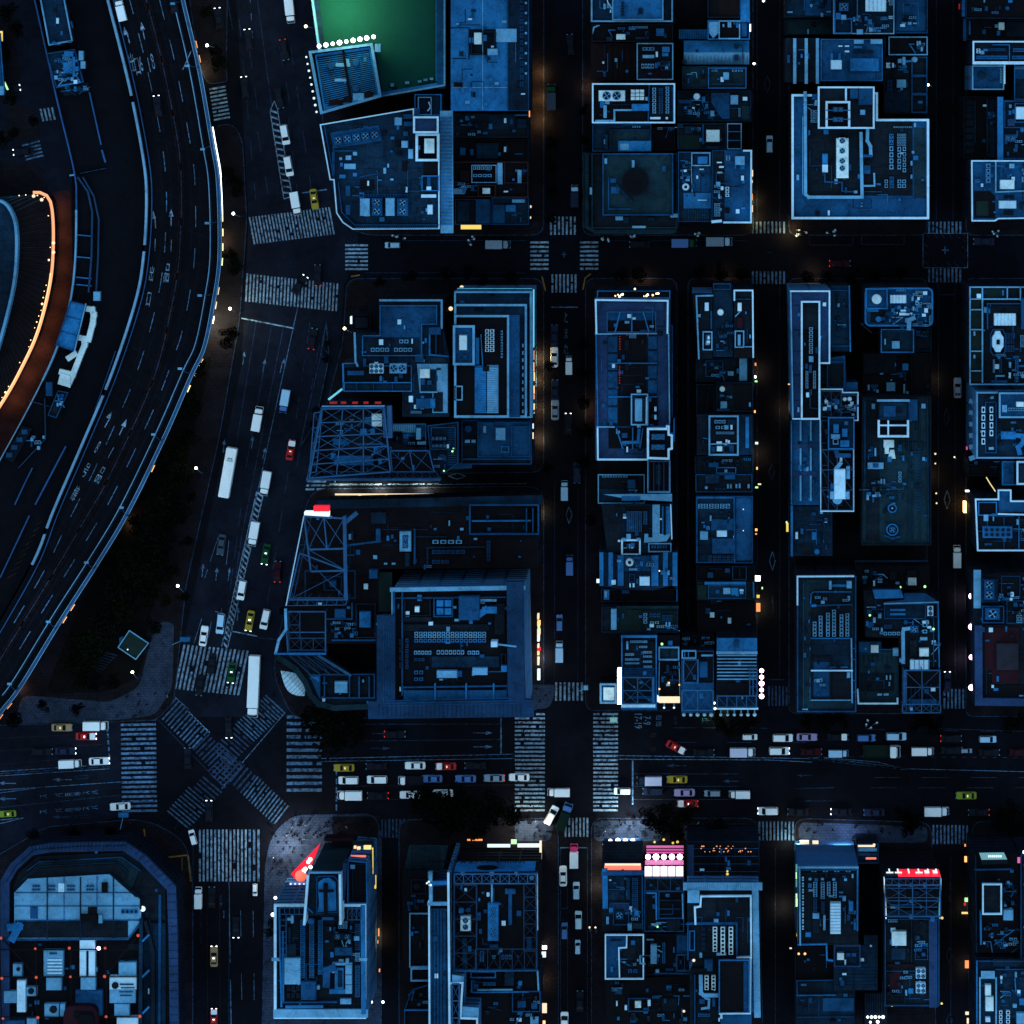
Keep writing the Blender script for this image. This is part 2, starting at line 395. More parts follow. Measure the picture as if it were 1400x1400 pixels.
 def clutter(s,pts,n,ks='lbmwd',big=1.0):
  x0,y0,x1,y1=pts;r=s.rng
  for i in range(n):
   w=r.uniform(8,24)*big;l=r.uniform(8,30)*big;x=r.uniform(x0,x1-w);y=r.uniform(y0,y1-l);t=r.random()
   if t < .45: s.unit((x,y,x+w,y+l),r.choice(ks),r.uniform(.5,1.6),0,r.choice(('plant_box','roof_hatch','vent_box')))
   elif t < .7: s.grid((x,y,x+w*2,y+16),2,1,r.choice('lb'),1.1)
   elif t < .9:
    s.pipe([(x,y),(x+r.choice((-1,1))*r.uniform(20,60),y),(x+r.uniform(-20,50),y+r.uniform(20,60))][:r.choice((2,3))],r.uniform(3,5),r.choice('lbmn'),.4,name='pipe')
   else: s.unit((x,y,x+w*1.8,y+l*1.2),r.choice('bmn'),r.uniform(.15,.5),0,'skylight')
# ================================================================== the setting: ground, pavements, roads, markings
def st(o): o['kind']='structure';return o
TP()
mb=MB();g0,g1=W(-600,2000),W(2000,-600);mb.face([(g0[0],g0[1],0),(g1[0],g0[1],0),(g1[0],g1[1],0),(g0[0],g1[1],0)],'asphalt');st(mb.obj('ground'))
PV=.13
def pavement(pts,k='paving',r=0,z=PV,name='pavement'):
 P=[W(x,y) for x,y in pts]
 if area(P) < 0: P=P[::-1]
 if r: P=rounded(P,r)
 mb=MB();mb.prism(P,-.05,z,k)
 if z == PV: mb.ring(P,inset(P,.18),z,z+.012,'lined')
 return st(mb.obj(name))
def road(pts,k,z=.004,name='road_surface'):
 mb=MB();P=[W(x,y) for x,y in pts];P=P if area(P) > 0 else P[::-1];mb.face([(x,y,z) for x,y in P],k);return st(mb.obj(name))
road([(320,-60),(470,-60),(490,340),(470,390),(450,700),(400,980),(230,980),(330,500),(340,300)],'asphalt_left')
road([(-60,985),(165,980),(165,1115),(-60,1180)],'asphalt_left')
for p,r in (([(425,-60),(744,-60),(744,322),(496,322),(462,300),(440,160)],3),([(796,-60),(1030,-60),(1030,322),(796,322)],2.5),([(1078,-60),(1268,-60),(1268,322),(1078,322)],2),([(1320,-60),(1500,-60),(1500,322),(1320,322)],2),
 ([(474,380),(744,380),(744,646),(425,650),(432,610),(468,470)],3),([(424,668),(744,664),(744,972),(455,984),(400,984),(372,920),(398,780)],4),([(800,380),(926,380),(926,972),(800,972)],2.5),([(940,380),(1030,380),(1030,972),(940,972)],2),([(1078,380),(1268,380),(1268,976),(1078,976)],2),([(1320,380),(1500,380),(1500,980),(1320,980)],2),
 ([(545,1120),(760,1118),(764,1145),(764,1500),(545,1500)],3),([(808,1118),(1036,1118),(1046,1500),(808,1500)],3),([(1086,1118),(1274,1124),(1282,1500),(1088,1500)],3),([(1328,1122),(1500,1122),(1500,1500),(1332,1500)],3),([(30,1150),(60,1130),(200,1118),(255,1150),(264,1200),(264,1500),(-60,1500),(-60,1200)],5)):
 pavement(p,'paving',r)
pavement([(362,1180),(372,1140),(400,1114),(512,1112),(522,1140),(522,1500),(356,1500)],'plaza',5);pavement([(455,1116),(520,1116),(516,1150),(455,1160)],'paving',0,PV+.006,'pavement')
for p in ([(812,1122),(905,1122),(905,1150),(812,1150)],[(704,1122),(758,1122),(752,1150),(704,1150)],[(935,1126),(1030,1126),(1030,1150),(935,1150)],[(1092,1124),(1268,1130),(1268,1152),(1092,1152)],[(722,936),(762,936),(752,968),(722,970)]): pavement(p,'plaza',1.5,PV+.004)
# west side: boulevard pavement, dark park, corner plaza
pavement([(250,-60),(312,-60),(310,100),(312,112),(284,116),(272,90)],'paving',1.5)
pavement([(292,172),(318,168),(332,190),(338,300),(328,440),(300,600),(255,800),(238,960),(215,985),(10,992),(-60,992),(-60,700),(200,500),(298,260)],'paving',2)
pavement([(150,960),(190,940),(205,880),(215,850),(238,850),(236,940),(212,978),(150,985),(20,990),(30,950)],'plaza',2,PV+.004)
pavement([(120,800),(250,520),(292,480),(262,600),(222,800),(205,840),(192,925),(150,945),(60,950)],'soil',3,PV+.008,'park_ground')
pavement([(-60,-60),(60,-60),(98,240),(100,400),(60,560),(-60,740)],'asphalt_left',0,.02,'road')
pavement([(0,560),(40,480),(78,330),(72,262),(96,260),(100,380),(84,470),(50,545),(10,620),(-40,680)],'brick',0,.03,'brick_path')
for p in ([(-40,8),(18,20),(28,110),(-40,130)],[(10,140),(48,150),(55,190),(8,190)],[(-40,215),(55,225),(66,262),(-40,270)]): pavement(p,'paving',1,.12)
# -------- painted markings (sheets a few millimetres above the road)
mk={}
def line(pts,w=1.0,k='line',dash=None,z=.010,name='lane_marking'):
 key=(name,k)
 mb=mk.setdefault(key,MB());P=[Vector(W(x,y)) for x,y in pts]
 carry=0.0
 for a,b_ in zip(P,P[1:]):
  d=b_-a;L_=d.length;u=d/L_;nrm=Vector((-u.y,u.x))*(w/SC/2)
  segs=[(0,L_)]
  if dash:
   on,off=dash[0]/SC,dash[1]/SC;segs=[];t=-carry
   while t < L_:
    s0,s1=max(0,t),min(L_,t+on)
    if s1 > s0: segs.append((s0,s1))
    t += on+off
   carry=L_-(t-on-off) if t > L_ else 0
  for s0,s1 in segs:
   p,q=a+u*s0,a+u*s1
   mb.face([(*(p-nrm),z),(*(q-nrm),z),(*(q+nrm),z),(*(p+nrm),z)],k)
def flush():
 for (name,k),mb in mk.items(): st(mb.obj(name))
 mk.clear()
def zebra(A,Bp,V,n,k='linew',duty=.48,miss=()):
 mb=MB();rr=random.Random(int(A[0]*7+A[1]));zz=(.026 if A[0] < 60 else .012)+eps()*.1
 for i in range(n):
  if i in miss: continue
  t0,t1=i/n,(i+duty)/n
  p0=(A[0]+(Bp[0]-A[0])*t0,A[1]+(Bp[1]-A[1])*t0);p1=(A[0]+(Bp[0]-A[0])*t1,A[1]+(Bp[1]-A[1])*t1)
  cuts=[(0,1)]
  if rr.random() < .22: c=rr.uniform(.2,.8);cuts=[(0,c-.06),(c+.06,1)]
  for c0,c1 in cuts:
   q=[(p0[0]+V[0]*c0,p0[1]+V[1]*c0),(p1[0]+V[0]*c0,p1[1]+V[1]*c0),(p1[0]+V[0]*c1,p1[1]+V[1]*c1),(p0[0]+V[0]*c1,p0[1]+V[1]*c1)]
   P=[W(x,y) for x,y in q];P=P if area(P) > 0 else P[::-1]
   mb.face([(x,y,zz) for x,y in P],k)
 st(mb.obj('crosswalk_marking'))
for a in (((286,121),(293,168),(22,-4),9),((54,149),(75,146),(4,17),4),((30,198),(36,222),(24,-6),5,'line'),((340,297),(453,283),(7,37),26),((337,374),(465,388),(-2,38),27),((472,334),(472,372),(31,0),7),((752,296),(790,296),(0,25),7),((754,375),(791,375),(0,25),7),((725,330),(725,372),(25,0),7),((793,330),(793,372),(25,0),7),
  ((1028,303),(1076,303),(0,16),9,'line'),((1028,371),(1076,371),(0,17),9,'line'),((1269,303),(1317,303),(0,16),9,'line'),((1269,367),(1317,367),(0,19),9,'line'),((251,881),(343,890),(-13,61),16),((165,983),(167,1114),(48,-1),20,'line'),((392,978),(392,1087),(48,0),12,'line'),((272,1134),(340,1134),(0,71),13),((340,1134),(358,1134),(0,71),3,'line'),
  ((704,975),(704,1112),(41,0),24),((811,975),(811,1112),(34,0),24),((759,933),(800,933),(0,25),7),((772,1118),(807,1118),(0,26),7),((511,1120),(556,1120),(0,25),9,'lined'),((1050,938),(1084,938),(0,27),7,'lined'),((1290,942),(1326,942),(0,27),7,'line'),((1037,1123),(1088,1123),(0,26),10,'line'),((1275,1128),(1326,1128),(0,26),10,'line'),((420,657),(417,673),(26,0),3),((2,1188),(28,1158),(2,26),6,'lined')):
 zebra(*a[:4],*(a[4:] or ()))
mat('linem',(.038,.10,.18),.8,.55)
# scramble crossing: four worn diagonal arms
for A,Bp,V,n in (((236,950),(288,1002),(-23,25),13),((390,974),(345,1016),(-26,-24),13),((375,1128),(330,1085),(20,-26),12),((258,1134),(290,1098),(-30,-25),9)): zebra(A,Bp,V,n,'linem',.42)
for A,Bp,V,n in (((285,1003),(310,1028),(-22,22),6),((345,1016),(312,1048),(-25,-22),8),((330,1085),(300,1055),(20,-24),6),((290,1098),(306,1080),(-26,-22),4)): zebra(A,Bp,V,n,'lined',.42)
zebra((308,1078),(334,1044),(-22,-20),7,'lined',.34);zebra((304,1034),(328,1058),(-20,20),6,'lined',.34)
line([(236,950),(258,970)],.8,'line');line([(258,973),(287,1002)],1.2,'linew');line([(390,974),(331,1043)],1,'line');line([(330,1048),(300,1082)],.9,'line',(8,3));line([(212,980),(300,1070)],.6,'lined');line([(306,1030),(330,1044)],.8,'lined')
# boulevard lane lines
for pts,k,d in (([(322,-30),(352,300)],'lined',(26,30)),([(306,-30),(318,40)],'lined',None),([(352,0),(372,150)],'lined',None),([(394,160),(410,290)],'lined',(36,10)),([(381,60),(396,140)],'lined',(30,24)),([(397,60),(430,290)],'lined',(30,30)),([(340,60),(352,150)],'lined',(34,26)),([(352,180),(372,295)],'lined',(28,30)),([(340,-30),(346,60)],'line',(10,14)),
 ([(407,420),(370,590),(310,870)],'line',None),([(388,445),(330,735),(322,790)],'lined',None),([(372,442),(336,640)],'lined',None),([(350,440),(318,640)],'lined',None),([(424,440),(395,640),(360,860)],'lined',(30,22)),([(437,470),(405,640)],'lined',(26,22)),([(330,690),(305,880)],'lined',(30,14)),([(298,735),(280,790)],'line',(34,12)),([(313,738),(298,880)],'line',(34,60)),([(276,845),(265,880)],'line',None),([(289,850),(283,880)],'line',None)): line(pts,.8,k,d)
line([(330,435),(402,449)],1.8,'linew');line([(412,264),(447,259)],1.6,'line');line([(312,862),(352,870)],1.6,'linew');line([(294,836),(308,839)],1.2,'line');line([(353,872),(398,876)],1,'lined')
def arrow(x,y,ang,L_=18,k='line',turn=0):
 a=R(ang);u=Vector((math.cos(a),-math.sin(a)));n=Vector((-u.y,u.x))
 line([(x-u.x*L_/2,y-u.y*L_/2),(x+u.x*L_*.2,y+u.y*L_*.2)],1.0,k)
 mb=mk.setdefault(('lane_arrow',k),MB());h=Vector((x,y))+u*L_*.15+n*turn*1.6;w=2.6
 P=[W(*(h+n*w)),W(*(h-n*w)),W(*(h+u*L_*.38))];P=P if area(P) > 0 else P[::-1];mb.face([(px,py,.011) for px,py in P],k)
for a in ((361,500,80),(385,500,78,20,'line',1),(306,610,84),(345,605,82),(333,490,82),(309,620,80),(277,780,85),(296,785,84),(313,785,83),(325,840,84),(361,620,75,16,'line'),(520,1003,0,22,'lined'),(520,1023,0,26,'lined'),(660,1002,0,26,'line'),(660,1021,0,26,'line'),(925,1047,180,26,'lined'),(1000,1068,180,22,'lined'),(1100,1060,180,20,'lined'),(85,1066,180,26,'line'),(85,1117,180,26,'lined'),(10,1071,180,24,'line'),(10,1092,180,24,'line'),(302,1232,270,16,'lined')): arrow(*a)
mat('linem',(.038,.10,.18),.8,.55)
def hatch(l0,l1,n,k='linew',slope=.8):
 line(l0,1.1,k);line(l1,1.1,k)
 a0,a1=Vector(l0[0]),Vector(l0[-1]);b0,b1=Vector(l1[0]),Vector(l1[-1])
 for i in range(n):
  t=i/n;s_=min(1,t+slope/n);p=a0.lerp(a1,t);q=b0.lerp(b1,s_);line([tuple(p),tuple(q)],2.4,k)
hatch([(369,151),(388,272)],[(379,148),(399,266)],14);line([(369,152),(375,138),(379,148)],1,'linew');line([(388,272),(400,268)],1.5,'linew')
hatch([(351,672),(303,884)],[(361,672),(311,886)],30,'linew',1.0)
hatch([(1105,1037),(1180,1046),(1235,1051)],[(1120,1035),(1200,1042),(1240,1052)],14,'linem')
# wide cross avenue
for pts,k,d in (([(500,990),(684,990)],'lined',None),([(500,1013),(684,1011)],'lined',None),([(440,1037),(703,1031)],'line',None),([(440,1041),(703,1037)],'line',None),([(460,1075),(703,1073)],'lineo',None),([(460,1093),(560,1093)],'lineo',None),([(846,1033),(1105,1037),(1235,1051),(1400,1055),(1460,1056)],'line',None),([(846,1038),(1050,1039),(1110,1042)],'line',None),([(1105,1037),(1180,1034),(1400,1036)],'lined',(6,8)),([(866,1058),(1010,1058)],'lined',None),([(866,1075),(1010,1075)],'lined',None),([(866,1093),(1010,1093)],'lined',None),([(920,995),(1035,995),(1050,996)],'lined',(34,6)),([(920,1015),(1130,1015)],'lined',(34,40)),([(1085,1078),(1140,1077)],'lined',None),([(1100,1095),(1136,1095)],'lined',None),([(1195,1063),(1400,1063)],'lined',(36,30)),([(1190,1077),(1400,1077)],'lined',(36,30)),([(1280,996),(1400,1000)],'lined',None),([(1190,997),(1360,1000)],'lined',(20,30)),
 ([(-20,1056),(150,1045)],'line',None),([(-20,1062),(150,1051)],'line',None),([(0,1080),(165,1069)],'line',None),([(0,1084),(60,1076)],'line',None),([(0,1104),(165,1087)],'lined',None),([(-10,1122),(34,1118),(0,1126)],'line',None),([(0,1009),(140,1003)],'lineo',None),([(0,1027),(145,1017)],'lineo',None),([(0,1045),(110,1036)],'lineo',None),([(0,992),(145,985)],'lined',None)): line(pts,.8,k,d)
line([(-20,1059),(150,1048)],1.6,'lined',(14,6));line([(440,1039),(703,1034)],1.0,'lined',(2,8));line([(846,1036),(1060,1038)],1.0,'lined',(2,8));line([(685,982),(685,1030)],2,'line');line([(460,1052),(460,1108)],2,'line',(8,4));line([(865,1040),(865,1100)],2,'line');line([(146,985),(150,1040)],2,'line',(6,3))
for y0,y1,x0,x1 in ((1061,1065,103,120),(1115,1119,104,122)): line([(x0,y0),(x1,y0-1),(x1,y1-1),(x0,y1),(x0,y0)],.6,'lined')
# upper cross street and side streets
line([(540,329),(720,329)],.6,'lined');line([(500,373),(720,373)],.5,'lined');line([(820,329),(1020,329)],.5,'lined',(40,20));line([(768,348),(774,348)],.9,'line');line([(771,345),(771,352)],.9,'line');line([(1049,345),(1055,345)],.8,'lined');line([(1288,342),(1297,342)],1,'line');line([(1292,337),(1292,347)],1,'line')
for q in ((1107,323,1136,335),(1136,323,1166,335),(1178,323,1207,334),(1207,323,1236,334)): line([(q[0],q[1]),(q[0],q[3]),(q[2],q[3]),(q[2],q[1])],.7,'lined')
line([(1262,319),(1323,319),(1323,366),(1262,366),(1262,319)],.8,'line')
for i in range(6): line([(1266+10*i,319),(1272+10*i,326)],.6,'lined');line([(1264+10*i,358),(1272+10*i,366)],.6,'lined')
for i in range(3): line([(1262,332+11*i),(1269,338+11*i)],.6,'lined');line([(1316,327+11*i),(1323,333+11*i)],.6,'lined')
line([(754,420),(790,420)],1.6,'line');line([(1281,403),(1305,403)],1.2,'lined');line([(766,1159),(803,1159)],1.4,'line');line([(1050,929),(1072,929)],1.2,'lined');line([(458,652),(458,661)],1.4,'line');line([(425,664),(720,661)],.7,'line');line([(450,662),(522,662)],1.2,'linew');line([(530,662),(600,662)],1.2,'linew')
for x in (1035,1066,1283,1306): line([(x,380),(x,930)],.5,'lined');
for x in (1035,1066,1280,1303): line([(x,-20),(x,300)],.5,'lined')
for x in (758,790): line([(x,660),(x,930)],.4,'lined')
for x,y0,y1 in ((766,1160,1400),(803,1160,1400),(1060,1160,1400),(1300,1170,1400),(264,1130,1400),(313,1205,1400)): line([(x,y0),(x,y1)],.6,'lined')
line([(313,1206),(316,1400)],1.1,'line',(110,24));
for x,d in ((283,(200,10)),(300,(200,10))): line([(x,1225),(x+1,1400)],.5,'lineo',d)
for x in (329,346): line([(x,1245),(x+2,1400)],.7,'line',(36,50))
line([(275,1240),(275,1300)],.6,'lined',(10,10));line([(306,1245),(306,1255)],1,'line')
for q in ((763,1212,776,1242),(764,1258,776,1310),(764,1310,776,1352),(764,1352,776,1384)): line([(q[0],q[1]),(q[2],q[1]),(q[2],q[3]),(q[0],q[3])],.5,'lined')
def diamond(x,y,w,h,k='line'): line([(x,y-h),(x+w,y),(x,y+h),(x-w,y),(x,y-h)],.8,k)
for a in ((1295,683,4,13,'line'),(1294,570,4,12,'lined'),(1056,767,4,13,'line'),(1055,645,4,11,'lined'),(778,704,4,12,'line'),(625,651,12,4,'line'),(1049,115,4,12,'lined'),(95,326,3,10,'lined'),(76,443,4,11,'lineo'),(1298,1306,4,11,'lined'),(1298,1395,4,10,'lined')): diamond(*a)
line([(1056,815),(1057,838)],.9,'lined')
for p,k in (([(197,1133),(200,1158)],'yl'),([(220,1173),(256,1169)],'yl'),([(257,1169),(261,1205)],'yl'),([(741,378),(746,398)],'yl'),([(797,396),(800,380),(808,374)],'yl'),([(480,378),(492,376)],'yl'),([(249,1172),(250,1400)],'yl')):
 mat('yl',(.16,.105,.025),.8,.4);line(p,2.0 if p[0][0] != 249 else .8,k,z=PV+.02,name='tactile_paving')
# road lettering
def lettering(txt,x,y,ang,w=4.5,sy=1.0,k='line'):
 o=letters(txt,w/SC*1.35,k,0,None,'road_lettering');o.location=(*W(x,y),.012);o.rotation_euler.z=R(ang);o.scale=(1,sy,1);st(o);return o
for i,c in enumerate('とまれ'): lettering(c,774,435+22*i,0,5,2.6)
lettering('17-19',872,985,270,7,1.5);lettering('7-9',884,985,270,7,1.5);lettering('日祝',900,985,270,6,1.0);lettering('タク',922,985,270,5,1,'lined');lettering('止',964,985,270,6,1.6);lettering('52',893,1005,270,5,1.4,'lineo');lettering('50',893,1024,270,5,1.4,'lineo')
for x0,y0,s in ((135,1083,0),(137,1104,0)):
 for i,c in enumerate('バス専用'): lettering(c,130-11.7*i,y0+1.1*i,95,4,2.2)
 for i,c in enumerate('バス'): lettering(c,82-22*i,y0+4+1.8*i,95,4.5,2.2)
for i,c in enumerate('止まれ'): lettering(c,1299,1195+17*i,0,4,2.2,'lined')
flush()
# ================================================================== elevated expressway and its neighbours
def spline(pts,n=8):
 P=[Vector(p) for p in pts];out=[]
 for i in range(len(P)-1):
  p0=P[max(0,i-1)];p1=P[i];p2=P[i+1];p3=P[min(len(P)-1,i+2)]
  for t in range(n):
   t /= n;out.append(.5*((2*p1)+(p2-p0)*t+(2*p0-5*p1+4*p2-p3)*t*t+(3*p1-p0-3*p2+p3)*t ** 3))
 out.append(P[-1]);return out
def resample(c,n):
 L_=[0]
 for a,b_ in zip(c,c[1:]): L_.append(L_[-1]+(b_-a).length)
 out=[];j=0
 for i in range(n+1):
  s_=L_[-1]*i/n
  while j < len(c)-2 and L_[j+1] < s_: j += 1
  t=(s_-L_[j])/max(1e-6,L_[j+1]-L_[j]);out.append(c[j].lerp(c[j+1],t))
 return out
HD=9.0
right_c=resample(spline([(238,-60),(250,0),(272,95),(289,192),(298,250),(300,350),(292,412),(279,475),(262,512),(225,597),(175,700),(132,772),(82,850),(27,940),(0,975),(-45,1040)]),120)
left_c=resample(spline([(131,-60),(147,0),(177,120),(196,220),(200,275),(196,350),(185,412),(152,512),(110,612),(72,700),(47,765),(0,850),(-60,950)]),120)
med_c=resample(spline([(185,-60),(200,0),(222,87),(244,200),(248,275),(246,330),(244,362),(235,417),(209,520),(150,650),(122,700),(75,780),(0,902),(-50,985)]),120)
def off(c,d):
 out=[]
 for i,p in enumerate(c):
  u=(c[min(i+1,len(c)-1)]-c[max(0,i-1)]).normalized();out.append(p+Vector((-u.y,u.x))*d)
 return out
exp=bpy.data.objects.new('elevated_expressway',None);COL.objects.link(exp);st(exp)
def ribbon(ca,cb,z0,z1,k,name,h,parent=exp,i0=0,i1=None,skip=None):
 mb=MB();i1=i1 if i1 is not None else len(ca)-1
 for i in range(i0,i1):
  if skip and skip(i): continue
  a,b_,c,d=(W(*ca[i],h),W(*cb[i],h),W(*cb[i+1],h),W(*ca[i+1],h))
  q=[a,b_,c,d];q=q if area(q) > 0 else q[::-1]
  mb.prism(q,z0,z1,k)
 return mb.obj(name,parent)
def band(c,d,w,z0,z1,k,name,i0=0,i1=None,skip=None,parent=exp): return ribbon(off(c,d-w/2),off(c,d+w/2),z0,z1,k,name,z1,parent,i0,i1,skip)
ribbon(left_c,right_c,HD-1.6,HD,'deck','deck',HD)
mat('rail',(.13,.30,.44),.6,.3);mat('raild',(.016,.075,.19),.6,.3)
mid0=[(a+b_)/2 for a,b_ in zip(med_c,off(right_c,13))];mid1=[(a+b_)/2 for a,b_ in zip(med_c,off(left_c,-7.5))]
band(right_c,0,2.2,HD,HD+1.1,'raild','crash_barrier');band(right_c,-2.2,.9,HD+.9,HD+1.25,'rail','handrail');band(right_c,2.2,.8,HD+.5,HD+1.2,'rail','handrail')
band(right_c,13,1.0,HD,HD+.9,'rail','kerb_rail',0,110)
band(left_c,0,3.2,HD,HD+1.5,'rail','noise_wall',0,97,lambda i: i % 23 == 22);band(left_c,-7.5,1.1,HD,HD+.8,'raild','kerb_rail',0,110)
band(med_c,0,1.2,HD,HD+.9,'lined','median_barrier',0,116,lambda i: i % 8 == 7)
for i in range(4,116,4):
 mb=MB();a,c=W(*left_c[i].lerp(right_c[i],.06),HD),W(*left_c[i].lerp(right_c[i],.94),HD);mb.bar((*a,HD),(*c,HD),.16,'xk',.02);mb.obj('expansion_joint',exp)
mat('deck_worn',(.0030,.0042,.0072),.9,.5)
for c_,d_ in ((mid0,6),(mid0,-6),(mid1,6),(mid1,-6)): band(c_,d_,2.6,HD+.001,HD+.003,'deck_worn','wheel_track',0,112)
band(med_c,-3.4,.5,HD+.004,HD+.012,'lineo','edge_line');band(med_c,3.4,.5,HD+.004,HD+.012,'lineo','edge_line');band(med_c,-1.6,.35,HD,HD+.5,'lineo','reflector_rail');band(med_c,1.6,.35,HD,HD+.5,'lineo','reflector_rail')
mid_r=[(a+b_)/2 for a,b_ in zip(med_c,off(right_c,13))];mid_l=[(a+b_)/2 for a,b_ in zip(med_c,off(left_c,-7.5))]
band(mid_r,0,1.0,HD+.004,HD+.012,'line','lane_line',2,105,lambda i: i % 6 > 2);band(mid_l,0,1.0,HD+.004,HD+.012,'line','lane_line',2,105,lambda i: i % 6 > 2)
band(off(right_c,10.5),0,.5,HD+.004,HD+.012,'lined','edge_line',0,110)
for i in range(3,112,9):   # piers
 p=(left_c[i]+right_c[i])/2;q=W(*p);mb=MB();mb.cyl(q[0],q[1],1.4,-.1,HD-1.6,'x',12);mb.obj('pier',exp)
def deck_mark(pts,w,k,name='lane_arrow'):
 mb=MB();P=[Vector(W(*p,HD)) for p in pts]
 for a,b_ in zip(P,P[1:]):
  d=(b_-a).normalized();n=Vector((-d.y,d.x))*w/SC/2;q=[a-n,b_-n,b_+n,a+n];mb.face([(v.x,v.y,HD+.014) for v in q],k)
 return mb.obj(name,exp)
def deck_arrow(x,y,dx,dy,bend=0):
 u=Vector((dx,dy)).normalized();n=Vector((-u.y,u.x));p=Vector((x,y))
 deck_mark([tuple(p-u*14),tuple(p)],1.1,'linew');mb=MB();h=p+n*bend*2-u*1;P=[W(*(h+n*3.2),HD),W(*(h-n*3.2),HD),W(*(h+u*11),HD)];P=P if area(P) > 0 else P[::-1];mb.face([(a,b_,HD+.014) for a,b_ in P],'linew');mb.obj('lane_arrow',exp)
for a in ((195,40,-.2,-1),(174,46,-.25,-1,-1),(234,295,0,-1),(212,298,-.05,-1,-1),(169,582,.42,-.9),(150,572,.5,-.9,-1)): deck_arrow(*a)
def deck_text(txt,x,y,ang,w,sy):
 o=letters(txt,w/SC*1.35,'linew',0,exp,'deck_lettering');o.location=(*W(x,y,HD),HD+.016);o.rotation_euler.z=R(ang);o.scale=(1,sy,1)
for a in (('出',181,88,12,6,3.6),('口',188,92,12,6,3.6),('6',193,88,12,6,3.6),('1',204,90,12,6,3.6),('8',209,85,12,6,3.8),('1',212,336,-2,5,3.6),('1',234,337,-2,5,3.6),('出',207,376,-8,5,3.4),('口',203,410,-10,5,3.6),('品',228,375,-8,6,3.6),('8',133,612,-28,5,3.6),('1',151,620,-28,5,3.6),('品',136,651,-28,6,3.4),('号',117,644,-28,5,3.4),('線',102,676,-28,5,3.4)): deck_text(*a)
deck_mark([(261,70),(256,82),(250,95)],1.1,'linew','gore_marking')
# light mast arms along the east parapet
mb=MB()
for x,y,dx,dy in ((289,200,-12,4),(297,303,-14,2),(289,402,-16,2),(260,508,-14,-4),(223,600,-13,-6),(177,703,-11,-9),(131,774,-13,-5),(80,856,-14,-6),(25,940,-12,-5),(248,3,-12,2),(272,92,-16,-2)):
 a=W(x,y,HD+1);b_=W(x+dx,y+dy,HD+6);mb.bar((*a,HD),(*a,HD+6),.16,'steeld');mb.bar((*a,HD+6),(*b_,HD+6),.12,'steeld');mb.box(b_[0]-.5,b_[1]-.25,b_[0]+.5,b_[1]+.25,HD+5.9,HD+6.15,'l')
mb.obj('light_mast',exp)
# bright edge lamps under the east parapet
for i0,i1,k in ((28,36,'white_light'),(36,44,'warmhot'),(46,52,'cream'),(56,62,'warmhot'),(12,16,'amber'),(93,97,'warm'),(110,114,'amber'),(72,74,'warm')):
 band(right_c,-4.2,.9,3.4,3.7,k,'edge_lamp',i0,i1,(lambda i: i % 2) if k != 'white_light' else None)
band(right_c,-4.6,1.2,HD,HD+.6,'white_light','edge_lamp',24,31)
# ---- dark long low deck between expressway and the station road
edge_c=resample(spline([(30,-60),(46,0),(75,130),(100,235),(103,275),(102,350),(95,412),(77,475),(47,540),(0,627),(-60,730)]),80)
exl=[Vector(p) for p in resample([Vector(v) for v in left_c],80)];exl=off(exl,2.4)
low=bpy.data.objects.new('railway_deck',None);COL.objects.link(low);st(low)
HL=7.0
ribbon(edge_c,exl,0,HL,'deck','deck',HL,low)
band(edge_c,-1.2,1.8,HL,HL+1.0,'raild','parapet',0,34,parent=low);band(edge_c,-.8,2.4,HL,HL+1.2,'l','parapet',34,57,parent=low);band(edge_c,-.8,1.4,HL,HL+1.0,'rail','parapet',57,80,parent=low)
def lowline(pts,w,k,z=1.0,name='low_wall'):
 mb=MB();P=[W(*p,HL+z) for p in pts]
 for a,b_ in zip(P,P[1:]): mb.bar((*a,HL+z/2),(*b_,HL+z/2),w/SC,k,z)
 return mb.obj(name,low)
lowline([(122,126),(138,198)],1.6,'raild');lowline([(139,205),(144,222)],2.2,'raild');lowline([(110,237),(145,230)],.8,'lined');lowline([(95,240),(101,239)],2,'l')
lowline([(106,242),(120,262),(126,290),(125,350),(121,400)],2.4,'steeld');lowline([(113,242),(128,268),(135,300),(134,350),(131,405)],2.0,'steeld')
for y in (321,351,379,389): lowline([(104,y),(125,y+2)],1.2,'b')
lowline([(44,640),(34,660),(20,690)],1.5,'raild');lowline([(90,610),(48,690)],2,'raild');lowline([(0,790),(40,705)],1.6,'raild');lowline([(40,548),(82,560)],.9,'lined');lowline([(61,545),(62,600),(25,640)],1.2,'steeld');lowline([(158,480),(130,560)],1.0,'raild')
for i in range(9): lowline([(10+5*i,790-9*i),(22+4.5*i,784-9*i)],.9,'lineo',.1,'painted_bar')
# station rooftops on the low deck
T(0,0)
b=B('platform_canopy','long grey ribbed canopy roof on the dark railway deck at the north-west corner',[(210,-60),(345,-60),(400,225),(268,250)],11,'n','l',7,.8,z0=HL,win=False,cat='canopy');b.truss([(215,-55),(340,-55),(392,222),(272,244)],1,34,.2,'m',.09,0,0,False,'roof_rib');b.wallrun([(390,120),(398,150)],8,'m',.6);b.clutter((280,228,380,245),5)
b=B('plant_deck','roof plant yard crowded with coils and ducts beside the canopy roof',[(255,292),(408,268),(420,300),(460,450),(310,482)],10,'n','m',5,.8,z0=HL,win=False,cat='plant yard');b.wallrun([(345,300),(440,450)],6,'b',1);b.units([(345,340,385,400),(395,310,410,420),(350,280,400,310)],'b',1.4);b.fans((372,320,392,400),1,4,'l',1.2);b.clutter((290,310,430,460),36,'lbmlbw');b.pipe([(320,470),(440,450)],8,'b',.8);b.units([(430,278,455,330),(440,335,465,375)],'l',1.4);b.pipe([(395,425),(425,400)],6,'l',.9)
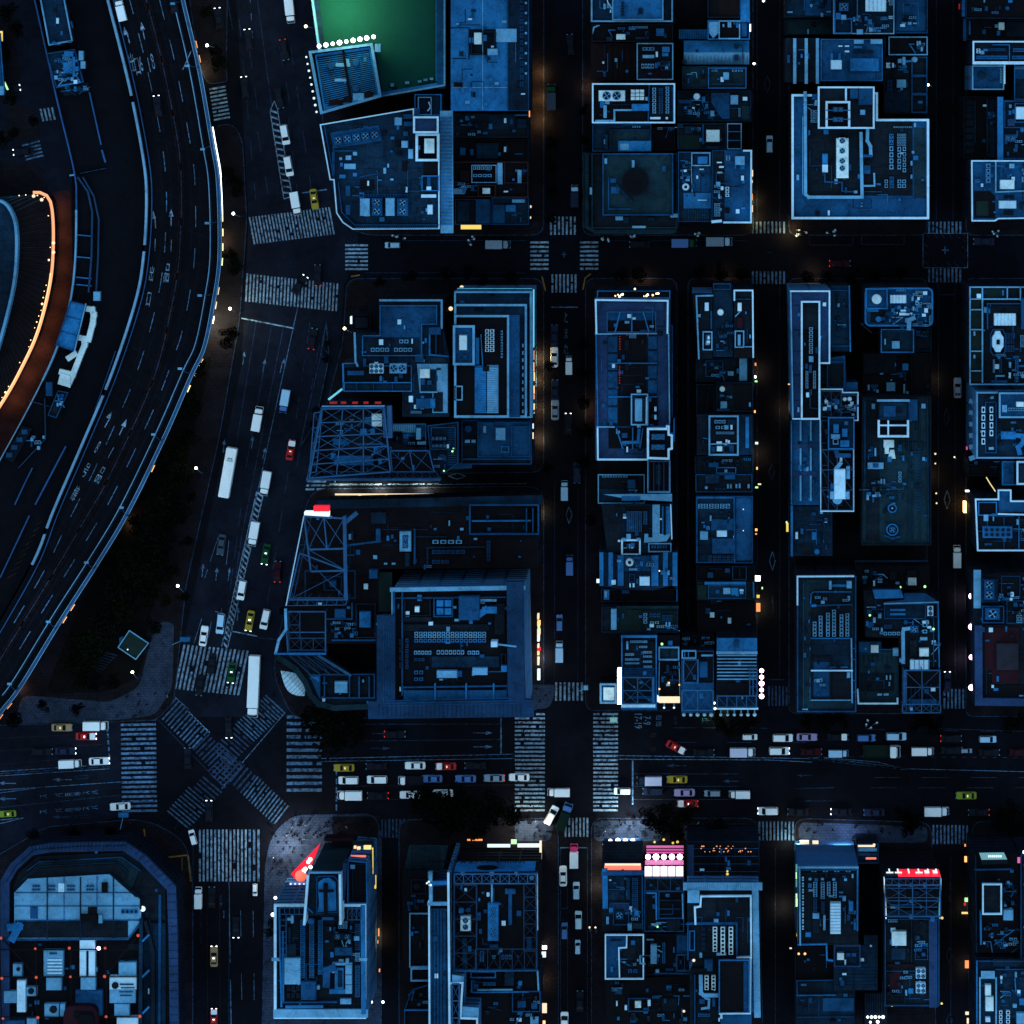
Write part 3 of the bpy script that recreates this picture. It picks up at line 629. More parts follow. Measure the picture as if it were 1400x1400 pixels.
b=B('plant_rack','low rack of boxes south of the roof plant yard',[(330,480),(480,450),(492,495),(350,525)],8.6,'d',None,5,.6,z0=HL,win=False,cat='plant rack');b.clutter((345,468,480,500),14,'mntb');b.wallrun([(335,500),(490,478)],5,'m',.8)
T(0,1)
b=B('blue_shed','blue shed roof beside the curved cream ducts above the orange-lit path',[(385,245),(470,265),(405,520),(305,488)],11,'b','m',5,.5,z0=HL,win=False,cat='shed');b.wallrun([(358,330),(448,350)],2.5,'m',.2,name='roof_seam');b.wallrun([(332,410),(425,438)],2.5,'m',.2,name='roof_seam');b.wallrun([(470,262),(408,518)],5,'l',.5);b.unit((510,195,548,245),'l',1.5,-2)
b=B('duct_group','fat cream jacketed ducts snaking along the dark railway deck',[(330,640),(385,655),(385,720),(315,700)],9,'c',None,z0=HL,win=False,cat='ducts')
for p in ([(478,288),(505,292),(514,320),(508,370),(486,455)],[(438,446),(462,452),(464,485),(400,648),(340,634)],[(396,655),(376,700)],[(410,536),(380,556)]): b.pipe(p,30,'c',-1,1.6)
b=B('fan_tray','small railed tray of round fans on the railway deck below the cream ducts',[(318,735),(375,745),(310,885),(262,870)],9,'d','m',4,.6,z0=HL,win=False,cat='fan tray');b.clutter((295,755,345,860),8,'lbm');b.unit((250,690,285,765),'m',1)
b=B('service_trays','row of slotted service trays along the railway deck edge near the west border',[(120,930),(175,945),(70,1130),(25,1105)],8.4,'d',None,z0=HL,win=False,cat='service trays')
for i in range(4): b.unit((118-28*i,950+42*i,150-28*i,975+42*i),'m',.8)
b.clutter((160,980,245,1070),10,'mlb')
# ---- round glazed hall at the west border with its amber lit eaves
TP()
hall=resample(spline([(-60,276),(0,270),(40,266),(60,268),(68,285),(70,330),(66,385),(50,450),(28,500),(0,550),(-60,640)]),60)
cxy=W(-40,420,12);hr=bpy.data.objects.new('oval_hall',None);COL.objects.link(hr);hr.location=(*cxy,0);tag(hr,'curved hall with a ribbed dark roof and glowing amber eaves at the west border','building')
def addh(mb,name,par=hr):
 mb.v=[(x-cxy[0],y-cxy[1],z) for x,y,z in mb.v];return mb.obj(name,par)
hp=[W(*p,12) for p in hall]+[W(-120,640,12),W(-120,276,12)]
hp=hp if area(hp) > 0 else hp[::-1]
mb=MB();mb.prism(hp,0,11.6,'x','br');addh(mb,'wall')
top_c=resample(spline([(-60,268),(-20,270),(5,275),(17,290),(23,310),(24,345),(20,390),(6,450),(-10,500),(-40,560)]),60)
def hband(ca,cb,z0,z1,k,name,skip=None):
 mb=MB()
 for i in range(len(ca)-1):
  if skip and skip(i): continue
  q=[W(*ca[i],z1),W(*cb[i],z1),W(*cb[i+1],z1),W(*ca[i+1],z1)];q=q if area(q) > 0 else q[::-1];mb.prism(q,z0,z1,k)
 return addh(mb,name)
hband(off(top_c,0),off(top_c,3.6),11.6,14.5,'l','inner_rim');
pc=[W(*p,13) for p in off(top_c,3.6)]+[W(-120,560,13),W(-120,268,13)];pc=pc if area(pc) > 0 else pc[::-1];mb=MB();mb.prism(pc,11.6,13,'n');addh(mb,'glazed_roof')
mb=MB()
for i in range(2,58):
 a,c=top_c[i],hall[i];p0,p1=W(*a,12),W(*(a.lerp(c,.93)),12);mb.bar((*p0,11.75),(*p1,11.75),.22,'d' if i > 14 else 't')
addh(mb,'roof_rib')
sgn=1 if (off(hall,1)[20]-top_c[20]).length > (hall[20]-top_c[20]).length else -1
hband(off(hall,sgn*.6),off(hall,sgn*1.7),11.2,11.9,'warm','eave_light',lambda i: i < 26 or i > 52)
hband(off(hall,sgn*.6),off(hall,sgn*4.6),10.6,11.0,'amber','eave_light',lambda i: i < 12 or i > 56)
mb=MB();rr=random.Random(4)
for i in range(10,54):
 p=hall[i]-(hall[i]-top_c[i]).normalized()*rr.uniform(.5,3.5);c=W(*p,12)
 if rr.random() < .5: mb.sphere(*c,12.2,.10+.16*rr.random() ** 2,'warmhot',6,4)
for x,y in ((46,268),(57,273),(73,332),(73,345)): mb.sphere(*W(x,y,12),12,.42,'cream',8,5)
addh(mb,'eave_lamp')
T(0,0)
b=B('entrance_sign_hut','lit kiosk with green and white edges at the north-west border',[(-60,180),(2,180),(28,515),(-60,530)],7,'m','b',5,.5,win=False,cat='kiosk');b.glow((-2,170,10,225),'yellow_light',5,1.4);b.glow([(6,420),(14,420),(46,490),(38,492)],'green_light',4,.5);b.unit((-20,470,20,520),'l',1)
# ================================================================== buildings, north rows
O='office_building'
# ---- sheet (1,0)
T(1,0)
b=B('sports_ground_building','floodlit green turf sports court on a roof with tall pale netting walls',[(300,-60),(1040,-60),(1040,470),(690,530),(345,270)],14,'turf','l',10,3.0,'x','sports court')
b.wallrun([(1012,-60),(1012,462)],42,'m',2.2,name='spectator_walk');b.wallrun([(690,512),(1030,455)],16,'b',2.0,name='spectator_walk')
b.wallrun([(322,-60),(362,250)],26,'n',.8,name='spectator_walk')
b.units([(735,455,755,475),(815,445,838,460),(885,438,905,452),(915,430,938,444),(950,425,970,438)],'l',1.0,'bench')
b.pipe([(985,-40),(985,440)],5,'b',1.8,name='net_rail');b.clutter((700,470,760,500),3)
L=bpy.data.lights.new('flood_beam','AREA');L.energy=4200;L.size=8;L.color=(1,1,.45);lo=link('flood_beam',L);c=Z(470,45,24);lo.location=(*c,24)
b=B('sign_deck_building','blue ribbed roof boxed in by pale billboards with a row of nine floodlights',[(290,280),(640,235),(690,530),(355,625)],18,'n','l',14,1.6,'x')
b.frame([(322,300),(625,258),(672,520),(372,600)],8,1.0,'b')
b.truss([(325,300),(625,258),(672,522),(372,600)],1,26,.5,'b',.30,0,0,False,'roof_rib')
b.wallrun([(478,280),(522,570)],14,'k',1.0,name='gutter')
for x,y in ((410,362),(545,345),(547,485)): b.tank(x,y,20,'m',1.2)
b.units([(435,345,515,365),(430,430,495,446)],'l',.8);b.unit((530,510,590,550),'l',1);b.units([(400,545,475,575),(595,500,640,535),(480,530,520,560)],'br',1.2);b.unit((650,240,682,285),'l',2)
b.bulbs([(345+37.2*i,252-6.3*i) for i in range(9)],'flood',.55,2.0)
b.bulbs([(275+7.0*i,312+37.5*i) for i in range(9)],'white_soft',.3,-4,'sign_lamp')
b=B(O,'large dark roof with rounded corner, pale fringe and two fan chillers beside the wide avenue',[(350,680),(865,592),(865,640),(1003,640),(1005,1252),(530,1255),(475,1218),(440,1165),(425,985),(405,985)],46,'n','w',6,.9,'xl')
b.wallrun([(1042,640),(1045,1240)],66,'l',1.4,-3,'ribbed_cladding');b.stripes((1008,640,1072,1240),30,'b','y',.5,.5,-1.7)
b.slab([(405,725),(670,685),(690,770),(425,812)],'m',.5,name='plinth')
for i in range(5): b.fans((425+50*i,745-8*i,472+50*i,792-8*i),1,1,'m',1.6,9,.5)
b.pen((860,636,1000,728),3,'v','w',10);b.frame((872,730,1002,882),12,2.2,'w',floor='k');b.unit((920,757,975,838),'c',2.2)
b.units([(757,643,797,685),(795,770,830,808),(832,815,858,868)],'l',2);b.units([(805,625,855,650),(808,665,858,690),(805,718,830,745)],'m',1.4);b.units([(760,765,790,800),(765,830,795,850)],'k',1.2)
b.units([(570,985,645,1037),(800,880,832,935),(915,885,1000,955)],'k',.4,'roof_hatch');b.frame((905,960,1000,1045),5,1.2,'b');b.unit((935,965,955,1020),'m',1);b.unit((932,1020,958,1040),'w',1.2)
b.unit((903,1063,985,1081),'w',.9);b.unit((937,1120,965,1172),'w',1.8);b.unit((928,1138,940,1158),'l',1.2)
b.units([(568,1085,622,1180),(708,1083,758,1180)],'l',2.2);b.fans((632,1083,690,1180),1,2,'m',2.4);b.fans((770,1083,830,1180),1,2,'m',2.4);b.grid((560,1060,835,1078),9,1,'m',.9)
b.units([(490,1015,515,1072),(490,1120,515,1175),(415,830,430,960)],'m',.8);b.units([(490,850,520,875),(482,895,545,925),(530,830,552,850),(455,860,470,875)],'l',1);b.units([(455,955,490,975),(530,945,552,965),(460,890,475,910)],'b',.9)
b.pipe([(570,968),(670,948)],4,'m',.3,name='pipe');b.pipe([(830,900),(830,1045),(905,1045)],4,'m',.3,name='pipe');b.wallrun([(375,690),(425,970)],4,'m',1.0,name='railing');b.wallrun([(450,1000),(470,1160),(540,1230),(1000,1230)],4,'m',1,name='railing')
for t in range(44): b.unit((545+t*10.3,1240,549+t*10.3,1252),'b',1.1,0,'mullion')
b=B(O,'small stepped stair block with white zigzag line north of the rounded-corner roof',(868,515,1015,632),26,'n','b',5);b.frame((885,530,960,630),5,1,'l');b.pipe([(945,560),(955,585),(940,605)],6,'w',.6)
b=B(O,'broad pale blue flat roof with a dark caged plant square in its middle',(1065,-60,1492,606),24,'b',None,6,.6)
b.wallrun([(1375,-60),(1378,600)],5,'m',.4,name='roof_seam');b.slab((1380,-60,1490,604),'n')
b.pipe([(1065,152),(1165,152),(1165,320),(1075,320)],5,'n',.2,name='roof_seam');b.pipe([(1075,478),(1375,478)],4,'l',.05,name='roof_seam');b.pipe([(1240,-60),(1240,600)],4,'l',.05,name='roof_seam')
b.slab((1165,160,1315,302),'d',.08);b.frame((1175,172,1305,296),4,1.6,'n',name='plant_cage');b.unit((1192,178,1234,242),'c',2.2);b.units([(1165,205,1190,235),(1240,190,1262,225)],'b',1.4);b.unit((1265,266,1322,302),'l',1.6);b.unit((1312,157,1425,230),'l',.8);b.unit((1082,450,1130,476),'br',.4,0,'roof_hatch')
for i in range(13): b.grid((1440,-10+38*i,1464,18+38*i),1,2,'m',.8)
for i in range(8): b.unit((1470,10+55*i,1482,22+55*i),'l',.6,0,'vent_box')
b.glow((1492,490,1500,640),'warm',5,2.6)
T(1,0)
b=B(O,'dark low roof with black plant yard just south of the pale blue flat roof',(1080,622,1490,752),17,'d','n',4);b.clutter((1090,630,1270,745),12,'mnbd');b.slab((1275,630,1420,705),'n',.2);b.unit((1425,650,1480,700),'n',1);b.wallrun([(1420,630),(1485,630)],6,'b',.8)
b=B(O,'dark roof with one grey hatch between the plant yard and the red brick parapets',(1080,760,1490,882),15,'k','d',4);b.unit((1205,782,1325,868),'n',.8);b.units([(1115,808,1145,850),(1170,815,1190,850)],'m',1);b.glow((1490,620,1498,660),'warmhot',5,2)
b=B(O,'rooftop with red brick parapets and a crowded air-conditioner pen',(1075,884,1490,1078),20,'k','brick',6,1.1,'br')
b.wallrun([(1360,884),(1360,1000),(1490,1000)],6,'brick',1.1);b.frame((1212,1010,1312,1078),7,1.6,'brick');b.unit((1238,1028,1280,1060),'c',1.4);b.unit((1115,932,1165,992),'br',1.2);b.frame((1178,902,1315,1000),4,1,'l');b.grid((1185,908,1290,930),5,1,'l',1.2);b.grid((1185,950,1290,970),4,1,'l',1.2);b.unit((1320,886,1348,1008),'l',.9);b.units([(1080,1030,1140,1062),(1120,1015,1150,1040)],'l',.8);b.clutter((1080,990,1200,1060),10);b.unit((1430,930,1452,1002),'l',1.2);b.clutter((1370,900,1480,990),5)
b=B(O,'pair of low blue sheds in a row behind the yellow shop awning',(1090,1088,1285,1228),11,'d','m',3,.5,win=False);b.slab((1202,1092,1280,1222),'m',.5);b.slab((1100,1100,1165,1210),'n',.5)
b=B(O,'low flat shed by the side street east of the yellow awning',(1290,1080,1492,1228),12,'n','m',4,.6,win=False);b.slab((1298,1120,1360,1220),'m',.4);b.unit((1365,1120,1420,1158),'b',1);b.clutter((1370,1165,1480,1220),4);b.units([(1400,1090,1470,1108)],'l',.6)
b.bulbs([(1484,1215),(1498,1190),(1500,1130)],'cream',.35,-8,'shop_lamp')
b=B('shop_awning','bright yellow shop awning on the kerb of the upper cross street',(1120,1230,1232,1258),3.4,'yellow_light',None,wall='xk',cat='awning',win=False,z0=2.6);b.wallrun([(1122,1256),(1230,1256)],4,'brick',.3,name='awning_edge')
# ---- sheet (2,0)
T(2,0)
b=B(O,'topmost blue roof of its block with a column of dark vents and curved pale line',(432,-60,880,120),28,'n','l',8);b.pen((548,-60,828,110),2.5,'b','l',6);b.grid((592,8,618,88),1,5,'m',3.6);b.unit((690,45,715,78),'n',3.4);b.units([(500,20,512,50)],'l',1);b.pipe([(515,-20),(525,15),(545,45)],5,'w',.8,name='pipe')
b=B(O,'narrow black roof with a small lit tank and a blue hatch',(436,132,880,228),22,'k','d',5);b.unit((570,186,620,216),'c',1.5);b.unit((788,155,832,196),'b',1);b.pipe([(440,180),(448,150),(475,138)],8,'l',.6);b.grid((655,142,745,156),4,1,'l',.9);b.grid((675,200,750,216),4,1,'m',.9);b.units([(515,200,550,225)],'n',1.2);b.clutter((560,135,660,180),4,'mn')
b=B(O,'dark red-brown ribbed roof beside a small air-conditioner court',(430,235,680,440),19,'br',None);b.stripes((515,240,676,436),5,'xk','x',.06,.2);b.wallrun([(508,250),(508,415)],5,'n',.3,name='ridge')
b=B(O,'small square roof court of air conditioners with a dark red ribbed strip',(682,235,882,437),23,'d','l',6);b.units([(714,258,778,276),(714,300,778,318)],'l',1.4);b.grid((714,258,778,276),3,1,'b',1.7);b.units([(820,255,862,286),(820,290,855,308)],'b',1.2);b.units([(786,282,798,312)],'w',1);b.grid((706,345,778,378),4,1,'l',1.3);b.clutter((780,330,860,380),9);b.stripes((720,390,858,430),14,'r','x',.7,.3);b.frame((815,335,865,385),3,.8,'m')
b=B(O,'white-edged roof with pale twin cooling plant and a nine-square skylight',(438,455,892,674),30,'k','w',8,1.1,'xl');b.unit((474,494,618,553),'c',2.4);b.fans((490,496,600,551),2,1,'c',2.5)
for i in range(3):
 for j in range(3): b.unit((650+25*i,490+20*j,672+25*i,507+20*j),'c',1.2,0,'skylight')
b.unit((655,568,750,606),'b',1.5);b.wallrun([(460,660),(560,660),(560,602),(660,602)],9,'l',1.1);b.unit((500,575,518,645),'l',1);b.wallrun([(750,460),(745,665)],5,'m',1);b.slab((752,470,885,660),'d');b.grid((765,478,790,622),1,7,'l',1.2);b.grid((800,480,828,622),1,7,'m',1.2);b.grid((838,472,862,622),1,8,'l',1.4);b.unit((755,640,812,652),'w',.6);b.unit((840,640,853,652),'w',.6);b.wallrun([(880,480),(885,660)],14,'m',1.6,-1.5)
b=B(O,'blue stepped roof wedged behind the big dark octagonal building',(440,680,762,828),22,'n','m',4);b.frame((533,706,762,826),10,1,'n',floor='t');b.unit((580,770,760,828),'b',1.2);b.grid((505,735,525,820),1,5,'m',1);b.grid((655,688,705,698),2,1,'l',.9);b.units([(590,785,640,822)],'l',1.4);b.grid((520,688,600,698),4,1,'m',.8)
b=B(O,'plain black roof wedged between larger blocks by the alley',(768,700,892,822),19,'k','d',4);b.clutter((775,690,880,720),5,'mnb')
b=B(O,'wide dark teal building with chamfered corners and a round black well in its roof',[(385,835),(905,835),(912,1235),(885,1280),(455,1280),(388,1240)],17,'t',None,wall='x');b.wallrun([(410,850),(410,1240),(455,1265),(890,1262)],18,'t',.8,name='eave_tile');b.stripes((388,850,432,1240),24,'d','y',.12,.9);b.pen((436,838,902,1248),5,'d','t',6,.8);b.pen((495,838,882,1178),8,'t','m',7,1)
b.clutter((510,850,870,1160),22,'mnbdt');
mb=MB();c=Z(675,995,26.5);mb.cyl(c[0],c[1],zl(74),25,26.5,'d',24);mb.cyl(c[0],c[1],zl(68),26.5,26.6,'k',24);b.add(mb,'black_well_drum')  # solid drum; its black top disc stands for the dark of the void
b.units([(505,865,520,897),(655,875,670,918)],'l',9);b.pipe([(575,1015),(650,1100)],16,'n',8.6);b.wallrun([(530,970),(530,1140),(650,1140)],6,'m',8.6);b.units([(820,905,842,940),(535,975,570,1000),(540,1020,590,1060)],'m',9);b.units([(565,1183,608,1205),(865,1168,910,1190),(655,1235,733,1248),(425,1025,438,1065)],'l',5.8);b.units([(610,1185,640,1220),(740,1190,780,1210)],'n',5.8)
b=B(O,'dark corner roof ending in a pale sloping east strip at the top of the block',(1070,-60,1245,97),24,'k','n',4);b.slab((1130,-60,1240,92),'br');b.wallrun([(1272,-60),(1275,95)],50,'b',1,-1,'sloping_cladding')
b=B(O,'small roof with a pale curved sheet and a bright white side lamp',(1070,110,1300,216),23,'d','b',5);b.slab([(1075,118),(1135,118),(1130,180),(1100,210),(1078,180)],'l',.6);b.frame((1130,112,1248,214),6,1,'l',floor='k');b.unit((1255,125,1285,200),'m',1);b.glow((1290,132,1306,172),'white_light',12,2);b.clutter((1140,118,1240,150),4)
b=B(O,'narrow pale corrugated shed roof set back in the alley',(912,160,1072,214),14,'m',None,win=False);b.stripes((914,162,1070,212),16,'b','x',.5,.2)
b=B(O,'wide gabled sheet-metal roof shading from dark blue to pale blue',(940,222,1297,352),17,'m',None,win=False)
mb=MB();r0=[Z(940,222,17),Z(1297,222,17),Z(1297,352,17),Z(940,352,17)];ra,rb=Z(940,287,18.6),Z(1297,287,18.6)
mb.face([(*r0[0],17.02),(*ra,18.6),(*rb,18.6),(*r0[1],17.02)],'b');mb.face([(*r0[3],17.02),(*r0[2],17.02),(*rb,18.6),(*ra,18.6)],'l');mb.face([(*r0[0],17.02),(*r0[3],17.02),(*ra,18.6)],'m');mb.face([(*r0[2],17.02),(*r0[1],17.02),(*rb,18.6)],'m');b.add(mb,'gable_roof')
for i in range(18): b.wallrun([(948+20*i,288),(948+20*i,350)],2,'b',.9,.3,'standing_seam')
b.units([(1215,240,1240,265),(1215,300,1240,330),(1005,270,1018,285)],'n',2.4);b.pipe([(1225,250),(1262,250),(1262,330)],4,'n',1.6,name='pipe');b.unit((930,325,955,350),'t',1)
b=B(O,'dark roof with railed court and one pale hatch south of the gabled sheet roof',(930,363,1283,486),20,'t','n',5);b.frame((1072,370,1282,484),5,1,'b');b.unit((1155,395,1187,436),'l',1.4);b.grid((1090,380,1125,392),2,1,'l',.8);b.grid((1200,380,1265,392),2,1,'l',.8);b.grid((1090,455,1265,466),8,1,'m',.8);b.unit((1040,380,1050,410),'m',1);b.clutter((940,375,1060,475),8,'ndt')
b=B(O,'cluttered roof with a white round tank and a big blue angled sheet',(905,495,1308,664),19,'d','n',5);b.tank(1010,528,18);b.slab([(1090,508),(1190,508),(1190,650),(1150,650),(1120,610),(1090,560)],'m',.5);b.unit((1195,520,1237,571),'l',1.4);b.clutter((1010,505,1080,655),14);b.clutter((1060,600,1130,660),8);b.units([(910,545,985,565)],'m',1);b.clutter((930,580,1010,650),6,'nmb');b.grid((1238,590,1250,640),1,4,'l',1);b.slab((1255,580,1300,655),'t',.2)
b=B(O,'dark green roof with a bright white square box near the cluttered roofs',(905,674,1170,816),21,'d','n',5);b.unit((1062,710,1136,776),'c',2);b.units([(1040,680,1050,790)],'m',1);b.clutter((910,685,1030,720),5,'mnt');b.units([(910,675,935,700),(945,690,990,730)],'n',1);b.slab((910,740,1035,810),'g',.1);b.grid((1060,800,1130,812),4,1,'m',.8)
b=B(O,'narrow roof divided by pale rails into three open bays',(1176,674,1256,816),21,'k','l',5);b.wallrun([(1180,720),(1250,720)],5,'b',.8);b.wallrun([(1180,768),(1250,768)],5,'b',.8)
b=B(O,'blue roof with a ring-topped tank and a glazed grid at its south end',(908,830,1092,1212),25,'n','m',4);b.pen((980,833,1085,908),2.5,'n','l',6);b.unit((1015,856,1070,896),'b',3.6);b.tank(950,1022,19,'w',2,True);b.slab((990,910,1085,1052),'m');b.slab((938,1055,1088,1140),'b',.3);b.slab((938,1142,1078,1208),'t',.2);b.stripes((938,1142,1078,1208),11,'m','x',.22,.4);b.clutter((915,845,975,1010),14);b.frame((930,925,985,965),4,.8,'b');b.units([(1025,922,1050,930),(1008,960,1018,978),(1015,1092,1065,1097)],'w',.5);b.wallrun([(980,910),(985,1050)],4,'l',.8)
b=B(O,'blue deck roof with bright white parapet on two edges by the alley crossing',(1095,822,1311,1221),29,'m',None,5,1);b.wallrun([(1268,824),(1308,824),(1307,1216),(1160,1216)],9,'w',1.1);b.wallrun([(1098,1212),(1140,1208)],14,'w',1.1);b.slab((1098,825,1162,1205),'d');b.unit((1220,854,1273,902),'l',2);b.units([(1165,1135,1190,1165)],'k',.5,'roof_hatch');b.grid((1165,1020,1190,1078),1,3,'w',.9);b.grid((1168,850,1196,878),1,2,'l',.9);b.grid((1105,1110,1140,1185),2,4,'l',1);b.units([(1120,885,1148,892),(1132,908,1158,918),(1122,940,1150,950)],'w',.6);b.frame((1115,945,1180,1005),4,.8,'m');b.clutter((1102,1010,1160,1100),9)
b.glow((1313,930,1319,1000),'warm',4,1.6);b.glow((1313,1060,1318,1160),'warm',4,1)
# ---- sheet (3,0)
T(3,0)
b=B(O,'dark blue roof with faint stains at the top of the third block',(92,-60,352,96),22,'n','d',4);b.slab((205,-60,345,85),'m',.2);b.units([(105,62,135,70),(320,60,345,68),(288,70,302,95)],'l',.6);b.clutter((220,-10,340,60),6,'kdn')
b=B(O,'dark teal roof with a faint round patch under the top roofs',(95,104,356,190),18,'t','d',4);b.tank(250,135,14,'d',.5);b.unit((215,160,224,188),'l',.6)
b=B(O,'roof with a pale ribbed square and a glowing railed penthouse near the top edge',(356,-60,690,186),31,'n','l',5);b.unit((534,-60,646,62),'c',1.8);b.stripes((534,-30,646,60),5,'w','x',.7,2.0);b.frame((362,-60,492,105),6,1.4,'b');b.frame((362,100,460,184),6,1.2,'b');b.fans((390,15,440,60),1,1,'b',2);b.unit((400,80,428,108),'l',2);b.unit((372,70,398,105),'b',2);b.grid((570,148,650,158),4,1,'l',1);b.grid((660,0,684,30),1,2,'l',1);b.grid((660,85,682,105),2,1,'w',1);b.clutter((465,70,650,180),18,'mbnl');b.units([(485,160,520,188)],'l',1.2)
b=B(O,'plain blue roof with three tiny vents in a row east of the pale ribbed square',(697,-60,872,182),27,'n','m',5);b.slab((705,-50,862,172),'m',.1);b.units([(730,123,755,132),(765,120,785,135),(793,123,816,132)],'l',.6);b.clutter((730,85,800,120),4,'ndk')
b=B(O,'roof with three long white beams on its west half and a pale plant box',(98,208,630,450),29,'d',None);
for x in (146,209,270): b.wallrun([(x,218),(x,450)],16,'l',1.4,name='roof_beam')
b.pen((288,214,626,442),1.6,'m','b',4,.5);b.units([(470,216,524,240),(560,214,626,240)],'l',3);b.units([(470,250,515,265)],'b',2.6);b.unit((344,328,404,380),'w',3.4);b.units([(342,290,356,328),(384,290,398,328)],'b',2.4);b.unit((450,318,606,390),'b',2.8);b.clutter((455,320,600,385),10,'lbm');b.grid((460,270,580,296),3,1,'n',2.8);b.units([(385,248,408,256),(420,248,445,256),(420,276,445,286)],'w',2.2);b.frame((430,330,600,440),3,.6,'m',1.6);b.units([(105,300,120,345)],'m',1)
b=B(O,'small dark walled court with pale edge at the east kerb',(658,200,872,302),24,'k','l',6);b.clutter((780,215,850,290),9,'mbl');b.wallrun([(640,205),(640,300)],6,'n',.8)
b=B(O,'dark roof with one pale square hatch and open framed bays along its east edge',(632,308,872,622),22,'d',None);b.clutter((640,315,780,420),16);b.unit((704,435,755,480),'l',1.6);b.units([(710,322,732,345),(735,310,752,355)],'l',1.8);b.tank(802,325,16,'l',1.6);b.pipe([(740,340),(800,330)],10,'b',1);b.frame((784,310,872,415),7,1,'m');b.frame((784,415,872,515),7,1,'m');b.frame((784,515,872,618),7,1,'m');b.grid((652,435,680,500),2,3,'m',1);b.slab((640,490,775,610),'n')
b=B('corner_office_building','large stepped corner building ringed by a double glowing white parapet',[(128,515),(268,515),(268,505),(600,505),(600,650),(880,650),(880,1198),(128,1198)],33,'m','w',12,1.2,'x')
b.slab([(215,520),(590,520),(590,660),(790,660),(790,1070),(215,1070)],'d',.1)
b.slab((150,1085,865,1180),'m',.12);b.wallrun([(203,508),(205,1062),(222,1078),(514,1078),(508,730)],16,'l',1.6);b.wallrun([(190,640),(190,1060)],5,'l',1)
b.wallrun([(870,655),(615,655)],9,'w',1.3)
b.pen((272,473,582,704),6,'d','w',9,1.1);b.frame((315,553,450,704),11,1.6,'w',6,floor='k');b.wallrun([(426,478),(426,552)],9,'w',1.1,6);b.unit((495,478,575,575),'m',6.8);b.fans((355,585,412,612),2,1,'m',8);b.fans((355,640,412,667),2,1,'m',8);b.pipe([(318,603),(448,603)],4,'b',7.8,name='pipe');b.pipe([(318,652),(448,652)],4,'b',7.8,name='pipe');b.units([(448,485,495,540)],'m',7);b.clutter((460,590,540,680),8)
b.pipe([(550,575),(552,640),(545,690),(543,770),(560,800),(562,845)],17,'l',1.2);b.unit((505,600,532,628),'l',8)
b.unit((374,756,441,974),'c',2.6)
for y in (770,825,880,920): b.fans((388,y-18,424,y+18),1,1,'c',2.8)
b.unit((297,840,327,900),'b',1.8);b.unit((297,900,328,942),'w',2);b.grid((232,600,272,672),2,4,'l',1.2);b.units([(240,515,275,545)],'m',1.4);b.clutter((240,550,280,590),3);b.pipe([(310,940),(312,995),(405,998),(405,1045),(480,1050)],8,'m',.6,name='pipe');b.units([(470,1042,490,1058)],'l',.9);b.wallrun([(512,1016),(582,1016),(580,950)],9,'l',1.4);b.units([(525,905,560,950),(520,845,570,860)],'m',1.6)
b.grid((662,730,688,930),1,6,'l',1.2);b.grid((662,730,688,795),2,3,'b',1.3);b.grid((706,730,756,800),4,4,'l',1.1);b.grid((706,800,730,930),1,4,'l',1.2);b.grid((735,800,757,945),1,5,'l',1.2);b.grid((636,980,658,1030),1,2,'l',1.2);b.grid((664,965,690,1030),2,4,'b',1.2);b.grid((706,980,757,1030),2,2,'l',1.2);b.grid((685,690,790,700),5,1,'l',.8);b.unit((798,672,810,695),'l',1);b.slab((800,700,860,1080),'t',.1);b.units([(780,880,790,905),(780,955,790,978)],'l',.8);b.wallrun([(520,1048),(620,1048)],4,'m',.6)
b=B(O,'black roofed corner block by the north-east street, with a red lit edge',(1080,-60,1460,102),24,'k','n',5);b.tank(1310,45,12,'m',1);b.clutter((1100,10,1300,90),8,'mdt');b.glow((1044,20,1050,50),'dim_red',6,1);b.units([(1060,-30,1078,90)],'m',.8)
b=B(O,'low black roof with one small cream tank',(1085,108,1460,218),20,'k','d',5);b.unit((1262,122,1293,164),'c',1.6);b.unit((1098,115,1108,190),'m',.8);b.slab((1300,120,1440,200),'d',.2);b.wallrun([(1075,112),(1075,216)],14,'m',1,-2)
b=B(O,'white-edged roof court with rows of slatted units at the east border',(1118,224,1460,352),31,'d','w',8,1);b.grid((1140,302,1310,326),14,1,'b',1.1);b.grid((1340,262,1450,286),8,1,'b',1.1);b.grid((1335,302,1450,326),9,1,'b',1.1);b.grid((1205,262,1300,280),9,1,'m',1);b.grid((1138,265,1164,292),1,2,'w',1);b.wallrun([(1230,245),(1320,245),(1320,330)],4,'b',.7);b.wallrun([(1126,342),(1460,342)],12,'w',1.2)
b=B(O,'blue roof with crossed pipes hanging off a pale west wall below the slatted units',(1115,358,1290,491),26,'m','l',6,1,'xl');b.pipe([(1150,400),(1210,440),(1265,435)],4,'n',.8,name='pipe');b.pipe([(1150,445),(1220,395)],4,'n',.9,name='pipe');b.tank(1165,410,20,'n',1);b.grid((1268,370,1282,455),1,5,'l',1);b.wallrun([(1293,350),(1293,455)],8,'w',1.2)
b=B(O,'blue stained roof by the east border beside the crossed pipes',(1345,350,1460,545),24,'m','b',5);b.grid((1350,362,1450,380),8,1,'l',1.2);b.slab((1352,430,1440,540),'n',.1)
b=B(O,'long dark ribbed roof with thin rails along the fourth block',(1072,528,1252,865),18,'k','d',4);b.wallrun([(1132,550),(1132,780)],6,'n',.5);b.wallrun([(1198,540),(1200,850)],8,'t',.8);b.slab((1205,545,1240,860),'n',.2);b.clutter((1212,600,1238,720),8,'lbm');b.stripes((1080,545,1125,850),8,'d','y',.7,.2)
